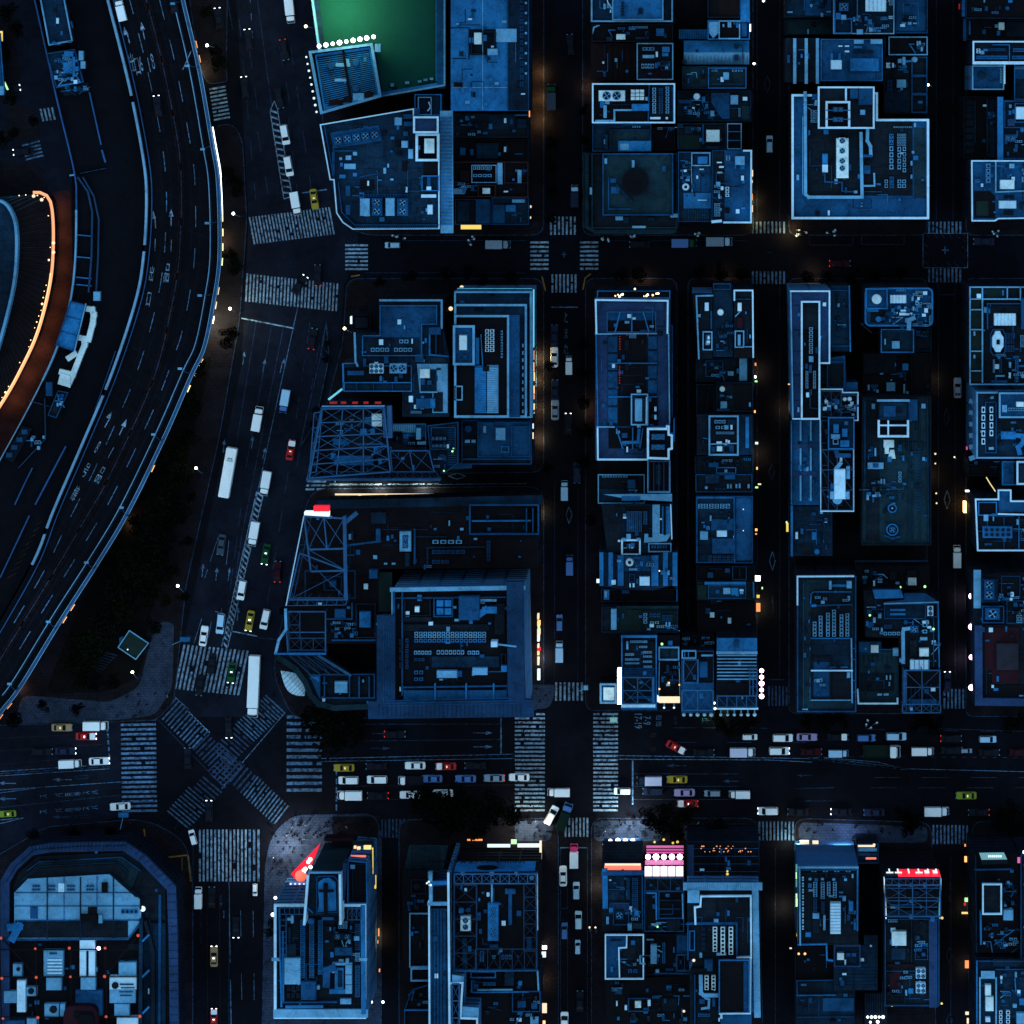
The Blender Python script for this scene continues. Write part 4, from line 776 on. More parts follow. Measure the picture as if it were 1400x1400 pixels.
b=B(O,'roof with a white cabinet and a tall pale duct along its west side',(1256,548,1460,868),28,'d','m',4);b.wallrun([(1270,545),(1270,868)],30,'b',1.2,name='duct');b.frame((1292,552,1460,700),5,1,'m',floor='n');b.unit((1357,584,1402,652),'w',2);b.frame((1350,565,1420,670),4,.8,'b');b.fans((1295,735,1355,775),2,1,'m',1.6);b.clutter((1290,710,1440,860),14);b.units([(1310,650,1350,690)],'v',1)
b=B(O,'white-edged corner roof with a dark sunken well and two pale boxes',[(1110,876),(1460,876),(1460,1195),(1260,1198),(1240,1210),(1112,1210)],32,'m','w',7,1);b.slab([(1128,1045),(1215,1045),(1242,1075),(1242,1192),(1128,1192)],'k',.1);b.slab((1138,1100,1205,1180),'g',.2);b.unit((1270,984,1348,1034),'c',1.8);b.unit((1264,1098,1358,1140),'w',2);b.unit((1190,892,1220,1002),'b',1.4);b.grid((1192,895,1218,1000),1,4,'l',1.6);b.unit((1320,895,1348,920),'l',1.6);b.wallrun([(1245,880),(1245,1050),(1460,1042)],7,'l',.9);b.units([(1290,1065,1345,1085),(1290,1150,1340,1175)],'d',.3);b.clutter((1130,960,1180,1030),4,'lbw');b.clutter((1260,890,1460,980),14,'bmln')
# ================================================================== buildings, middle rows
T(1,1)
b=B(O,'irregular blue roof of stepped terraces with rows of round fans near the avenue crossing',[(535,420),(672,420),(672,238),(1022,238),(1022,395),(1056,545),(1056,880),(800,880),(800,742),(480,742),(473,585),(540,580)],30,'n',None)
b.wallrun([(680,242),(1016,242),(1016,392)],10,'l',1.1);b.wallrun([(540,422),(545,575),(556,600)],10,'l',1.1);b.wallrun([(476,590),(480,735)],8,'b',1);b.wallrun([(474,588),(550,586)],5,'b',.8)
b.slab([(676,272),(990,272),(990,375),(908,375),(908,545),(580,545),(580,436),(676,436)],'m',.3);b.frame([(676,270),(990,270),(990,375),(908,375),(908,547),(580,547),(580,434),(676,434)],4,.9,'b',.3);b.slab((590,445,895,540),'n',.35)
b.grid((625,500,730,526),4,1,'l',1.6);b.grid((752,500,856,526),4,1,'l',1.6);b.grid((780,455,836,480),2,1,'l',1.4);b.unit((850,453,857,480),'w',1.6);b.units([(645,455,750,478)],'d',.8)
b.slab((480,610,850,690),'k',.1);b.fans((620,590,696,642),3,2,'w',2.2);b.fans((730,588,822,642),2,1,'l',2.4);b.units([(700,548,725,588),(585,560,602,605)],'m',1.2);b.wallrun([(590,600),(850,600),(850,690)],4,'b',.8);b.unit((500,628,590,652),'m',1)
b.frame((480,690,852,742),5,1,'b');
for x in (550,642,745): b.wallrun([(x,695),(x+3,738)],3,'m',.9)
b.slab([(880,590),(1048,590),(1048,858),(965,858),(965,745),(895,745)],'l',.5);b.slab((900,620,988,738),'n',.6);b.unit((896,618,950,668),'c',2.2);b.units([(900,672,925,705),(935,680,960,705)],'m',2);b.slab((970,745,1022,852),'d',.6);b.wallrun([(900,744),(990,744)],6,'l',1.2);b.unit((875,780,950,835),'m',1.6);b.unit((943,780,980,832),'b',1.2);b.grid((845,846,905,862),5,1,'l',1);b.slab((905,838,958,862),'k',.3);b.slab((950,400,1020,540),'k',.3);b.wallrun([(950,395),(950,540),(1050,548)],8,'b',1);b.wallrun([(985,430),(985,540)],4,'m',.8);b.unit((945,390,1012,430),'m',1.2);b.wallrun([(905,375),(905,580)],5,'m',.8);b.unit((870,535,915,580),'m',1)
b.slab((958,555,1040,582),'t',.2);b.units([(835,765,858,800)],'w',1.6);b.slab((805,750,840,878),'d',.2)
b=B(O,'small black roof with a white vertical sign at the avenue corner',(528,322,628,405),18,'k','d',4);b.unit((540,335,615,395),'d',.8);b.unit((514,332,527,372),'white_soft',3,-3,'lit_sign');b.slab((610,240,672,405),'k',.1)
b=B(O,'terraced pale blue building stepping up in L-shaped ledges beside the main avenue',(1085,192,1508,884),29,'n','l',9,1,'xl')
b.wallrun([(1505,200),(1505,875)],16,'l',1.2,-1)
b.pen((1085,262,1482,882),2.6,'n','l',11,.8);b.pen((1085,322,1442,882),5.2,'m',None,base=0);b.pen((1085,322,1385,882),5.6,'k','l',11,1)
b.slab((1385,330,1440,878),'m',.1,5.2);b.units([(1275,215,1300,222),(1140,272,1165,280),(1195,280,1240,298)],'k',3.2,'vent_box')
b.pen((1078,378,1197,596),9,'m','l',12,1);b.unit((1110,432,1154,516),'c',10.2);b.unit((1130,540,1155,570),'m',9.6);b.slab((1197,447,1220,592),'b',6)
b.grid((1250,400,1305,526),2,6,'w',7.6);b.grid((1338,405,1350,560),1,5,'l',6.8);b.unit((1195,600,1260,860),'b',7.2,0,'ribbed_roof');b.unit((1262,598,1325,860),'l',7.2,0,'ribbed_roof');b.stripes((1195,600,1325,860),26,'m','y',.18,.1,7.2)
b.frame((1085,710,1130,790),6,1,'l',5.6);b.clutter((1090,620,1190,870),20,'mbnl');b.unit((1240,600,1275,632),'k',7.6);b.pipe([(1230,430),(1240,600)],5,'b',6.4,name='pipe');b.wallrun([(1088,875),(1380,875)],8,'l',1,5.6)
for i in range(10): b.unit((1455,480+40*i,1463,500+40*i),'l',3.4,0,'vent_box')
b.glow((1515,185,1520,500),'teal_light',16,3);b.glow((1518,500,1524,840),'warm',4,1);b.glow((1516,840,1522,880),'white_soft',4,1);b.glow((1100,178,1510,184),'teal_light',8,1);b.bulbs([(1125,172),(1065,288)],'cream',.5,-18,'shop_lamp')
b=B(O,'glass block crowned by an open blue steel truss with red lettering on its screen',[(285,1222),(362,832),(700,826),(706,960),(722,1010),(930,1075),(965,1170),(1010,1190),(1000,1222)],31,'k',None,wall='x')
for q in ([(285,1222),(362,832)],[(362,832),(700,826)],[(700,826),(706,985)],[(285,1218),(1005,1218)]): b.wallrun(q,12,'steel',3.4,.0,'truss_wall')
b.wallrun([(365,822),(700,820)],7,'l',.5,3.5,'parapet')
b.truss([(362,836),(700,830),(735,1180),(292,1215)],3,5,4.0,'steel',.42,2);b.truss([(735,1065),(945,1065),(975,1180),(745,1180)],2,1,3.2,'steel',.32,2);b.truss([(285,1180),(985,1180),(1005,1220),(285,1220)],16,1,3.6,'steeld',.16,1);b.truss([(318,860),(362,850),(330,1180),(292,1190)],1,4,4.0,'steel',.25,1)
b.unit((428,1092,640,1146),'m',1.8);b.slab((420,870,690,1060),'d',.2);b.unit((632,862,690,932),'c',1.8);b.units([(570,945,605,975),(625,945,650,972)],'b',1.6);b.unit((420,1000,500,1035),'m',1);b.pipe([(555,1028),(690,1028),(690,1045)],8,'m',1.6);b.clutter((640,1040,740,1160),10);b.clutter((420,870,620,990),10,'nmb')
mb=MB()
z0=35
for i,w in enumerate((40,28,30,26,34)):
 c0=Z(402+62*i,806,33);c1=Z(402+62*i+w,806,33);mb.box(c0[0],c0[1]-.1,c1[0],c0[1]+.35,32.2,33,'dim_red',True)
b.add(mb,'red_lettering')
b.wallrun([(730,830),(735,980)],24,'xl',3,-3,'ribbed_cladding')
b.glow([(392,782),(400,790),(470,735),(462,728)],'teal_light',8,3)
b=B(O,'pale ribbed annex and fan block at the east foot of the open truss',(722,915,932,1062),25,'m','b',5);b.stripes((735,918,875,965),12,'l','x',.8,.4);b.slab((735,965,800,1020),'k',.2);b.slab((838,990,925,1045),'k',.3);b.unit((875,940,902,1005),'l',2);b.unit((880,1015,930,1032),'l',1.6);b.frame((720,960,800,1025),5,1,'n');b.clutter((740,970,860,1045),8)
b=B(O,'grey-blue corner block with two rows of dark round fans beside the truss building',[(938,925),(1108,905),(1108,1130),(1035,1185),(960,1180)],27,'n','m',6);b.fans((958,985,1042,1012),4,1,'n',1.4);b.fans((958,1025,1042,1052),4,1,'n',1.4);b.frame((955,935,1092,1060),6,1.2,'m');b.stripes((1050,925,1105,1150),18,'m','y',.4,.2);b.unit((1043,1030,1055,1052),'w',1.2);b.bulbs([(1080,1055),(1074,1068),(1028,1175)],'green_light',.25,.6,'sign_lamp');b.clutter((960,1065,1040,1170),7,'nm')
b=B(O,'stepped blue roof with a pale hatch and small tank between two lit streets',(1125,895,1508,1138),22,'n','m',5);b.pen((1212,905,1500,1100),2,'m','m',5);b.unit((1310,938,1364,1008),'l',3.6);b.tank(1160,945,20,'m',1.4);b.units([(1142,1005,1170,1022),(1178,1005,1202,1022)],'l',1);b.unit((1240,910,1300,930),'m',3);b.unit((1242,930,1258,968),'l',3);b.slab((1130,1045,1210,1130),'d',.2);b.frame((1340,1040,1385,1075),5,.8,'b',2);b.clutter((1380,930,1490,1080),8,'mnk');b.frame((1395,930,1500,1100),5,.8,'m',2);b.glow((1512,895,1518,1000),'white_soft',3,1);b.wallrun([(1125,1110),(1505,1110)],8,'m',.8);b.slab([(1040,1165),(1105,1130),(1180,1140),(1180,1160),(1080,1168)],'m',.3)
# ---- long block south of the lit lane
TP()
b=B('department_store','long dark brown block south of the lit lane with a red and white sign tower',[(416,700),(440,690),(735,683),(736,776),(520,778),(515,880),(400,880)],24,'kb',None,wall='x')
b.wallrun([(440,690),(735,683)],12,'n',.6,-.4,'ribbed_cladding')
T(1,2)
b.frame((1165,-42,1548,125),8,2.2,'m',floor='k');b.wallrun([(1185,48),(1500,46)],7,'b',1.6);b.wallrun([(1480,-20),(1480,115)],6,'m',1.8);b.wallrun([(1515,-20),(1515,110)],6,'m',1.8);b.unit((1265,85,1285,105),'m',1)
b.unit((785,106,848,216),'l',1.8);b.fans((800,125,832,200),1,2,'m',1.9);b.unit((628,2,710,65),'n',.6);b.wallrun([(690,95),(940,95)],6,'n',.6,name='pipe');b.wallrun([(868,95),(868,280)],9,'m',.8,name='duct');b.grid((960,152,1130,176),4,1,'l',1.4);b.grid((960,206,1145,232),7,1,'m',1.4);b.grid((960,262,1058,286),4,1,'m',1.4);b.pipe([(938,290),(938,195),(1250,190)],9,'n',.8);b.grid((1258,155,1284,272),1,6,'m',1.4);b.unit((520,105,532,150),'n',1);b.pipe([(500,182),(680,160),(665,95)],9,'m',1.6,name='catwalk');b.unit((655,92,680,160),'m',2);b.units([(700,278,718,288),(742,278,762,288)],'l',.8);b.unit((815,225,840,300),'n',1.2);b.pipe([(870,135),(1040,135)],6,'n',.6,name='pipe');b.clutter((900,290,1000,310),4,'mn')
b.unit((618,315,665,365),'m',2.2);b.slab((670,330,745,545),'g',.3);b.unit((565,545,628,632),'b',2);b.frame((545,500,655,690),6,1,'n');b.units([(430,530,490,580)],'m',1.4);b.clutter((400,590,550,690),22,'nmb');b.pipe([(390,585),(525,585),(525,500)],7,'m',1);b.wallrun([(420,700),(650,700)],8,'m',1,name='railing');b.pipe([(515,185),(515,280)],5,'n',1,name='pipe')
b.truss([(262,22),(480,35),(492,200),(285,205)],2,1,9,'steel',.5,2);b.truss([(285,205),(492,200),(495,320),(300,325)],1,1,9,'steel',.5,1,posts=False);b.truss([(240,225),(492,320),(500,480),(180,480)],1,1,9,'steel',.4,2);b.truss([(180,470),(500,470),(490,508),(168,512)],6,1,9,'steel',.22,1);b.truss([(262,30),(300,35),(205,470),(170,480)],1,6,9,'steeld',.2,1)
b.wallrun([(485,30),(492,470)],18,'steel',1.2,8,'steel_column');b.pipe([(485,60),(545,10)],22,'steel',8.6,.8,'bracket');b.wallrun([(262,24),(165,510)],5,'w',.4,9,'light_strip')
b.frame((265,318,545,475),8,1,'n',2);b.frame((370,350,470,430),6,1.4,'n',3);b.unit((400,375,440,412),'m',3)
b.truss([(160,545),(380,545),(380,770),(175,770)],1,2,5,'steel',.4,0);b.truss([(180,545),(240,545),(240,690),(180,690)],1,2,5,'steeld',.3,2);b.truss([(180,690),(380,690),(380,755),(180,755)],3,1,5,'steeld',.3,2);b.wallrun([(162,535),(165,640),(125,700),(108,770)],14,'l',.7,5,'curved_edge');b.wallrun([(108,775),(380,775)],8,'b',.8,5,'parapet');b.slab((245,550,370,680),'k',.2,1)
mb=MB();q0,q1=Z(268,22,31),Z(402,22,31);mb.box(q0[0],q0[1],q1[0],q0[1]+1.1,29.5,33,'white_soft',True);o=b.add(mb,'lit_sign');o['label']='white lit sign panel on top of the truss tower'
mb=MB();mb.box(q0[0]+2,q0[1]+1.15,q1[0],q0[1]+2.3,29.5,32.6,'red_sign',True);o=b.add(mb,'lit_sign');o['label']='red lit sign panel behind the white one'
TP()
mb=MB()
for x in (492,528,566): c=Z(x,677.5,4);mb.sphere(*c,4,.35,'cream')
c0,c1=Z(458,677,3.4),Z(604,672,3.4);mb.box(c0[0],c0[1],c1[0],c0[1]+.35,3.1,3.5,'cream',True);b.add(mb,'lane_lamps_and_glow')  # globes are the lane lamps; the glowing strip stands for lamplit pavement
b.glow((735,690,736.5,712),'warm',4,.8);b.glow((734.5,840,739,868),'cream',4,3);b.glow((734.5,868,738.5,886),'white_soft',4,3);b.glow((734.5,886,739,890),'red_sign',4,2);b.glow((734.5,890,738.5,930),'cream',4,2);b.glow((735,856,738,862),'green_light',5,1)
T(1,2)
b=B('corner_plaza_building','low corner building with slatted bays and a curved white shell canopy facing the scramble crossing',[(112,780),(380,780),(520,880),(655,880),(655,1070),(440,1080),(360,1062),(310,1000),(290,940),(220,860)],12,'d',None,wall='x')
b.wallrun([(130,800),(215,855),(270,930),(300,1000),(345,1050),(430,1070),(650,1062)],30,'t',.8,name='curved_eave');b.truss([(180,782),(350,782),(520,890),(300,890)],4,1,2.4,'steeld',.3,2);b.wallrun([(345,785),(515,890)],14,'steel',1.4,1.6,'steel_column')
b.slab([(285,880),(345,895),(345,1015)],'m',1);b.frame((345,885,650,1020),6,1.2,'m')
for x in (375,512,565,620): b.wallrun([(x,900),(x,1012)],7,'m',1.3)
b.unit((430,926,500,990),'l',2);b.clutter((425,930,470,1010),4);b.slab([(300,900),(345,900),(345,930)],'b',1.1)
mb=MB();a0=Z(135,868,9);a1=Z(265,1006,9);N=10
for j in range(N):
 def sh(t,s_):
  x=a0[0]+(a1[0]-a0[0])*t;y=a0[1]+(a1[1]-a0[1])*t;u=math.sin(math.pi*t)
  return (x+.7071*2.2*u*s_*-1+u*.6,y-.7071*2.2*u*s_*1-u*.2,9+.8*u*(1-s_*s_))
 t0,t1=j/N,(j+.9)/N
 for s0,s1 in ((-1,0),(0,1)): mb.face([sh(t0,s0),sh(t1,s0),sh(t1,s1),sh(t0,s1)],'w')
o=b.add(mb,'shell_canopy');
b=B('shopping_centre','large violet-blue square block with a deep sunken plant deck and a white ribbed north face',[(660,612),(745,608),(745,430),(1462,418),(1476,1112),(660,1132)],39,'k',None,wall='xl')
b.wallrun([(662,612),(745,608),(745,425)],7,'l',1.2);b.wallrun([(745,424),(1462,413)],22,'l',1.2,name='ribbed_cladding')
b.wallrun([(712,612),(712,1050)],96,'vd',2.2,name='roof_band');b.wallrun([(662,1080),(1472,1070)],90,'vd',2.2,name='roof_band');b.wallrun([(1418,425),(1424,1030)],88,'vd',2.2,name='roof_band');b.wallrun([(755,440),(755,1010)],10,'m',1.6)
for d in (0,14,28): b.wallrun([(698+d,620),(698+d,1060-d),(1430-d,1045-d)],3,'m',.1,2.2,'band_seam')
for d in range(34): b.wallrun([(672+23.5*d,1050),(672+23.5*d,1122)],1.5,'n',.08,2.22,'band_seam')
b.wallrun([(664,700),(664,1128),(1474,1112)],5,'n',1.4)
b.wallrun([(800,440),(800,1000)],8,'m',.8,name='rail');b.wallrun([(760,470),(1365,465)],5,'m',1,name='rail')
b.frame((810,470,955,570),6,1,'d');b.unit((868,518,893,548),'c',1.8);b.units([(805,575,960,600)],'d',1.2);b.frame((970,468,1078,575),6,1.4,'m',floor='d')
for i in (0,1):
 for j in (0,1): b.unit((987+44*i,482+44*j,1025+44*i,518+44*j),'b',1.8)
b.unit((1108,462,1222,592),'m',3);b.units([(1072,515,1096,528),(1085,585,1110,598),(1225,476,1315,490)],'l',1);b.pipe([(1228,555),(1255,535),(1300,535)],34,'b',1.6);b.unit((1275,520,1304,555),'l',2.2);b.slab((1305,500,1360,670),'d',.6);b.units([(1165,592,1185,612),(1270,605,1285,615)],'b',1)
b.slab((805,615,1275,650),'d',.4);b.grid((864,655,1260,690),16,2,'l',1.3);b.grid((864,692,1260,716),16,1,'b',1.2);b.grid((862,758,960,782),5,1,'l',1.3);b.grid((986,754,1140,782),7,1,'l',1.3);b.grid((1155,758,1222,782),3,1,'l',1.3);b.grid((862,798,922,818),3,1,'m',1.3);b.grid((862,866,916,890),2,1,'b',1.3);b.grid((862,904,916,926),2,1,'b',1.3);b.grid((815,690,835,860),1,6,'m',1.2);b.grid((780,690,800,860),1,4,'n',1.2)
b.unit((988,868,1100,908),'l',2);b.unit((1100,870,1126,902),'m',1.8);b.unit((1183,852,1266,892),'l',2);b.pipe([(1266,873),(1350,873)],5,'m',1,name='pipe');b.unit((1340,840,1372,875),'b',2);b.slab((960,790,1330,850),'n',.3)
b.slab((808,975,1372,1028),'m',.8);b.wallrun([(806,958),(1372,950)],8,'m',1)
for x in (980,1150,1300): b.wallrun([(x,940),(x,1026)],8,'b',1.2)
b.unit((1284,708,1320,740),'w',4);b.pipe([(1310,722),(1420,735)],8,'l',3.6,.6,'crane_arm');b.frame((1340,775,1368,850),5,1,'n')
# ---- sheet (2,1)
T(2,1)
b=B(O,'long bright-edged block with sunken dark deck and a white twin-box tower at one end',(455,236,862,1116),33,'v',None,wall='xl')
b.wallrun([(462,420),(458,240),(852,244),(850,420)],9,'w',1.2);b.wallrun([(460,425),(470,930)],5,'b',1);b.wallrun([(856,425),(862,925)],6,'l',1);b.wallrun([(468,935),(470,1112),(740,1112)],9,'w',1.2);b.wallrun([(468,934),(558,934)],7,'l',1.2);b.wallrun([(520,424),(790,424)],5,'l',1);b.wallrun([(458,426),(548,426)],7,'l',1.1)
b.slab((520,306,786,352),'m',.1);b.slab((520,352,786,416),'k',.12);b.truss((520,306,786,416),1,1,.8,'steel',.25,0)
for q in ([(590,308),(565,412)],[(655,308),(655,412)],[(718,308),(748,412)]): b.wallrun(q,7,'b',.5,.8,'steel_beam')
b.slab((524,432,580,930),'n',.1);b.slab((740,432,795,930),'n',.1);b.slab((580,430,738,930),'k',.14);b.stripes((526,440,576,925),5,'m','y',.88,.25,.1);b.stripes((745,440,792,760),4,'m','y',.85,.25,.1)
for y in (586,770): b.wallrun([(528,y),(790,y)],5,'b',.8,.3,'steel_beam')
b.slab((585,775,655,925),'k',.2);b.grid((640,425,680,450),3,2,'l',1);b.units([(705,455,722,485)],'r',1);b.bulbs([(590,440+14*i) for i in range(6)]+[(588,605+15*i) for i in range(7)]+[(630,432),(742,430)],'dim_red',.15,.8,'warning_lamp');b.units([(615,460,640,515),(680,692,722,708),(618,590,640,630)],'d',.8)
b.slab((528,940,735,1052),'k',.15);b.wallrun([(572,945),(605,1050)],7,'b',.5,.4,'steel_beam');b.wallrun([(660,940),(660,1050)],6,'b',.5,.4,'steel_beam');b.wallrun([(715,945),(700,1050)],6,'b',.5,.4,'steel_beam');b.pipe([(610,1020),(690,1018),(695,950)],16,'b',.7);b.units([(600,968,632,995)],'m',1)
b.pen((650,752,745,925),3,'n','l',7);b.unit((672,780,712,905),'l',4);b.unit((690,775,730,905),'n',3.6);b.wallrun([(738,775),(736,920)],10,'w',1.4,2);b.slab((755,775,798,925),'k',.4);b.units([(778,825,790,850),(778,870,790,895)],'w',1.6)
b.pen([(738,938),(842,938),(842,925),(862,925),(862,970),(880,975),(880,1055),(862,1060),(862,1112),(738,1108)],5,'k','w',11,1.2,'xl');b.units([(762,975,835,1005),(762,1032,835,1060)],'b',6.2);b.fans((762,975,835,1005),2,1,'b',6.3);b.fans((762,1032,835,1060),2,1,'b',6.3);b.slab((490,255,830,300),'v',.2);b.wallrun([(886,890),(886,1010)],8,'b',2,-6,'fin');b.wallrun([(876,380),(876,880)],7,'m',2,-8,'fin')
b=B(O,'low frontage with two clusters of coloured sign lamps on the upper cross street',(465,188,866,231),24,'d','b',6);b.units([(610,190,720,225)],'k',.8);b.bulbs([(565,218),(580,212),(597,212),(720,220),(735,218),(770,214),(790,206),(672,180)],'warmhot',.22,.6,'sign_lamp');b.bulbs([(588,222),(742,212),(800,205),(605,210)],'white_light',.28,.7,'sign_lamp')
b=B(O,'open steel-framed penthouse with pale rail on three sides behind the white twin-box tower',(740,1117,866,1292),27,'k','l',6,1);b.unit((785,1140,815,1250),'n',1.2);b.truss((748,1122,858,1285),4,1,1.6,'steeld',.25,0)
b=B(O,'dark rooftop court with small vents and one blue box south of the long bright-edged block',(470,1192,726,1352),21,'d','l',5);b.grid((490,1200,635,1212),5,1,'l',.9);b.unit((632,1222,676,1272),'m',1.4);b.slab((475,1272,612,1340),'n',.3);b.clutter((620,1280,720,1340),10,'nmd')
b=B(O,'small dark step roof between the open steel penthouse and the alley',(740,1296,868,1346),17,'n','d',4);b.clutter((745,1300,830,1340),4,'mn');b.wallrun([(762,1296),(762,1342)],5,'m',.8)
b=B(O,'dark narrow roof between the walled court and the long bright-edged block',(470,1122,736,1186),16,'k',None,win=False);b.slab((545,1125,730,1180),'d',.2)
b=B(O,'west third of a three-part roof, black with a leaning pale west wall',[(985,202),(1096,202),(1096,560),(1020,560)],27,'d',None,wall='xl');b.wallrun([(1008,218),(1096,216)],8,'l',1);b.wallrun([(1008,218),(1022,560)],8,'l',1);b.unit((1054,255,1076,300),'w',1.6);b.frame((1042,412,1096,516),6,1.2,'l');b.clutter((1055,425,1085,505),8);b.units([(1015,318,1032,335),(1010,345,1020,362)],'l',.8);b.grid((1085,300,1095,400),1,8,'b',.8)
b=B(O,'middle third of a three-part roof, plain blue with a white ball tank',(1100,160,1208,552),25,'n',None);b.tank(1140,308,17,'c');b.frame((1100,150,1196,185),5,.8,'m');b.units([(1132,425,1178,448)],'m',.8);b.units([(1140,464,1162,470)],'l',.6);b.clutter((1105,330,1200,540),12,'ndm')
b=B(O,'east third of a three-part roof, white-railed with a white cabinet and ringed plant',(1214,182,1322,556),28,'d',None);b.wallrun([(1216,240),(1216,188),(1316,188),(1319,552)],8,'w',1);b.unit((1234,256,1256,302),'c',1.6);b.frame((1218,408,1270,502),6,1.2,'l');b.units([(1235,430,1250,490)],'l',1.2);b.unit((1230,335,1262,395),'r',.8);b.wallrun([(1222,330),(1250,300)],5,'l',.8);b.wallrun([(1270,496),(1315,496)],5,'l',.8);b.wallrun([(1220,236),(1310,236)],4,'m',.8);b.units([(1298,430,1306,450)],'l',.8);b.unit((1222,505,1315,550),'br',.4)
b=B(O,'dark roof with a tall pale blue panel at its east side',(1005,560,1318,684),18,'d','n',4);b.unit((1243,560,1286,682),'l',1.2);b.unit((1180,630,1212,655),'l',1);b.frame((1058,572,1155,660),4,.8,'m');b.clutter((1060,575,1170,670),12,'mnl')
b=B(O,'plain dark teal roof beside a yard with a small white ball tank',(1008,700,1112,872),16,'d','t',4);b.slab((1020,710,1095,860),'k',.1);b.wallrun([(1080,705),(1060,860)],4,'n',.4)
b=B(O,'dark yard roof with a small white ball tank and a pale square box',(1116,690,1316,850),20,'d','n',4);b.tank(1150,728,15,'c');b.unit((1140,796,1176,834),'l',1.4);b.units([(1120,836,1190,848)],'m',1);b.slab((1215,700,1310,840),'k',.2);b.unit((1296,800,1306,825),'l',.8);b.clutter((1120,750,1210,800),5,'nd')
b=B(O,'blue roof with a railed court of small units over a dark floor',(1010,868,1316,1088),23,'n',None);b.frame((1075,872,1240,1092),9,1.2,'l',floor='d');b.grid((1105,895,1170,918),3,1,'l',1);b.grid((1110,928,1170,948),2,1,'l',1);b.grid((1115,960,1215,976),8,1,'l',1);b.units([(1168,1004,1178,1020),(1180,1008,1192,1028),(1118,1015,1148,1026)],'w',.9);b.wallrun([(1085,1028),(1230,1024)],5,'l',1);b.unit((1120,1040,1150,1068),'c',1.4);b.frame((1155,1036,1212,1080),4,.8,'m');b.unit((1277,880,1296,1050),'b',.8);b.slab((1012,880,1070,1080),'d',.2);b.wallrun([(1045,995),(1075,1000)],4,'b',.6);b.clutter((1160,890,1225,950),5)
b=B(O,'dark cluttered strip roof with a ringed hatch',(1000,1094,1318,1186),19,'d','n',4);b.frame((1116,1155,1226,1190),5,1,'b');b.units([(1162,1168,1178,1184)],'l',1);b.unit((1075,1130,1130,1155),'m',.8);b.tank(1158,1125,14,'m',1);b.clutter((1020,1100,1300,1150),12,'mnd')
b=B(O,'low dark roof with two blue hatches and a row of tiny vents',(1004,1192,1314,1290),21,'d','m',4);b.unit((1056,1195,1134,1245),'n',1);b.unit((1162,1198,1220,1222),'m',1);b.tank(1063,1268,9,'l',1);b.units([(1176,1248,1186,1272),(1192,1248,1202,1272),(1222,1248,1232,1270),(1240,1245,1250,1270),(1288,1248,1300,1270)],'l',.9);b.grid((1110,1270,1170,1282),3,1,'m',.8)
b=B(O,'blue roof with an eave of pale slatted vents and a wide sloping east side',(1006,1312,1316,1678),25,'n','m',4);b.wallrun([(1215,1325),(1218,1675)],9,'m',1);b.slab((1225,1320,1312,1665),'m',.3);b.grid((1015,1355,1195,1382),6,2,'l',.8);b.frame((1008,1320,1218,1680),5,.9,'b');b.unit((1120,1450+52,1176,1536),'w',2);b.slab([(1090,1440),(1155,1440),(1155,1445),(1222,1435),(1222,1500),(1090,1500)],'m',.6);b.unit((1028,1506,1072,1552),'l',1.4);b.unit((1095,1545,1222,1628),'m',1);b.grid((1072,1636,1220,1676),6,2,'m',1);b.frame((1015,1590,1068,1640),4,.6,'n');b.bulbs([(1265,1385),(1265,1502)],'white_soft',.15,.5,'roof_lamp')
for g in ((1328,585,1336,600,'amber'),(1326,655,1336,668,'white_light'),(1328,682,1342,690,'green_light'),(1324,845,1332,858,'warm'),(1330,1018,1346,1030,'white_soft'),(1336,1155,1344,1168,'warm'),(1345,1245,1362,1252,'cream'),(1330,1262,1346,1270,'green_light')): b.glow(g[:4],g[4],4,.6)
b.glow((1312,595,1318,1290),'xk',3,.5,'awning')
# ---- sheet (3,1)
T(3,1)
b=B(O,'long L-shaped roof with a white-framed sunken slot full of fans',[(118,184),(342,184),(342,585),(278,592),(278,898),(132,898)],31,'v',None,wall='xl')
b.wallrun([(124,192),(336,192),(336,480)],8,'w',1.1);b.wallrun([(336,480),(336,585),(280,585),(284,440)],8,'w',1.1);b.wallrun([(124,192),(136,890)],7,'l',1);b.wallrun([(136,890),(180,890)],6,'w',1)
b.frame((180,246,286,896),9,1.4,'w',floor='k');b.slab((192,260,272,400),'d',.1);b.grid((222,388,248,536),1,7,'l',1.2);b.units([(224,548,248,580)],'l',1.4);b.grid((204,628,222,726),1,6,'l',1.2);b.grid((245,628,264,726),1,6,'l',1.2);b.unit((224,595,240,640),'m',1);b.wallrun([(230,735),(230,830),(270,835)],8,'n',1);b.unit((225,730,240,760),'m',1)
for y in (270,405,520,650,790): b.wallrun([(140,y),(180,y)],3,'n',.1,name='band_seam')
b.glow((110,700,120,704),'warm',8,1)
b=B(O,'low blue slatted roof south of the L-shaped one with bright slits',(124,900,282,1362),24,'m',None,win=True)
for i in range(3):
 for x in (178,234): b.wallrun([(x,905+150*i,),(x,1005+165*i)],9,'l',.6,name='skylight_slit')
for y in (1025,1180): b.slab((126,y,280,y+28),'v',.2)
b.wallrun([(128,905),(128,1355)],5,'b',.8)
b=B(O,'plain pale-edged blue roof alongside the long L-shaped roof',(342,162,446,522),25,'n',None);b.wallrun([(444,165),(450,520)],7,'b',1);b.wallrun([(346,188),(440,190)],4,'m',.6);b.pipe([(372,190),(380,220),(375,250)],10,'d',.3);b.clutter((360,330,430,420),6,'nd');b.wallrun([(345,492),(445,492)],4,'m',.5)
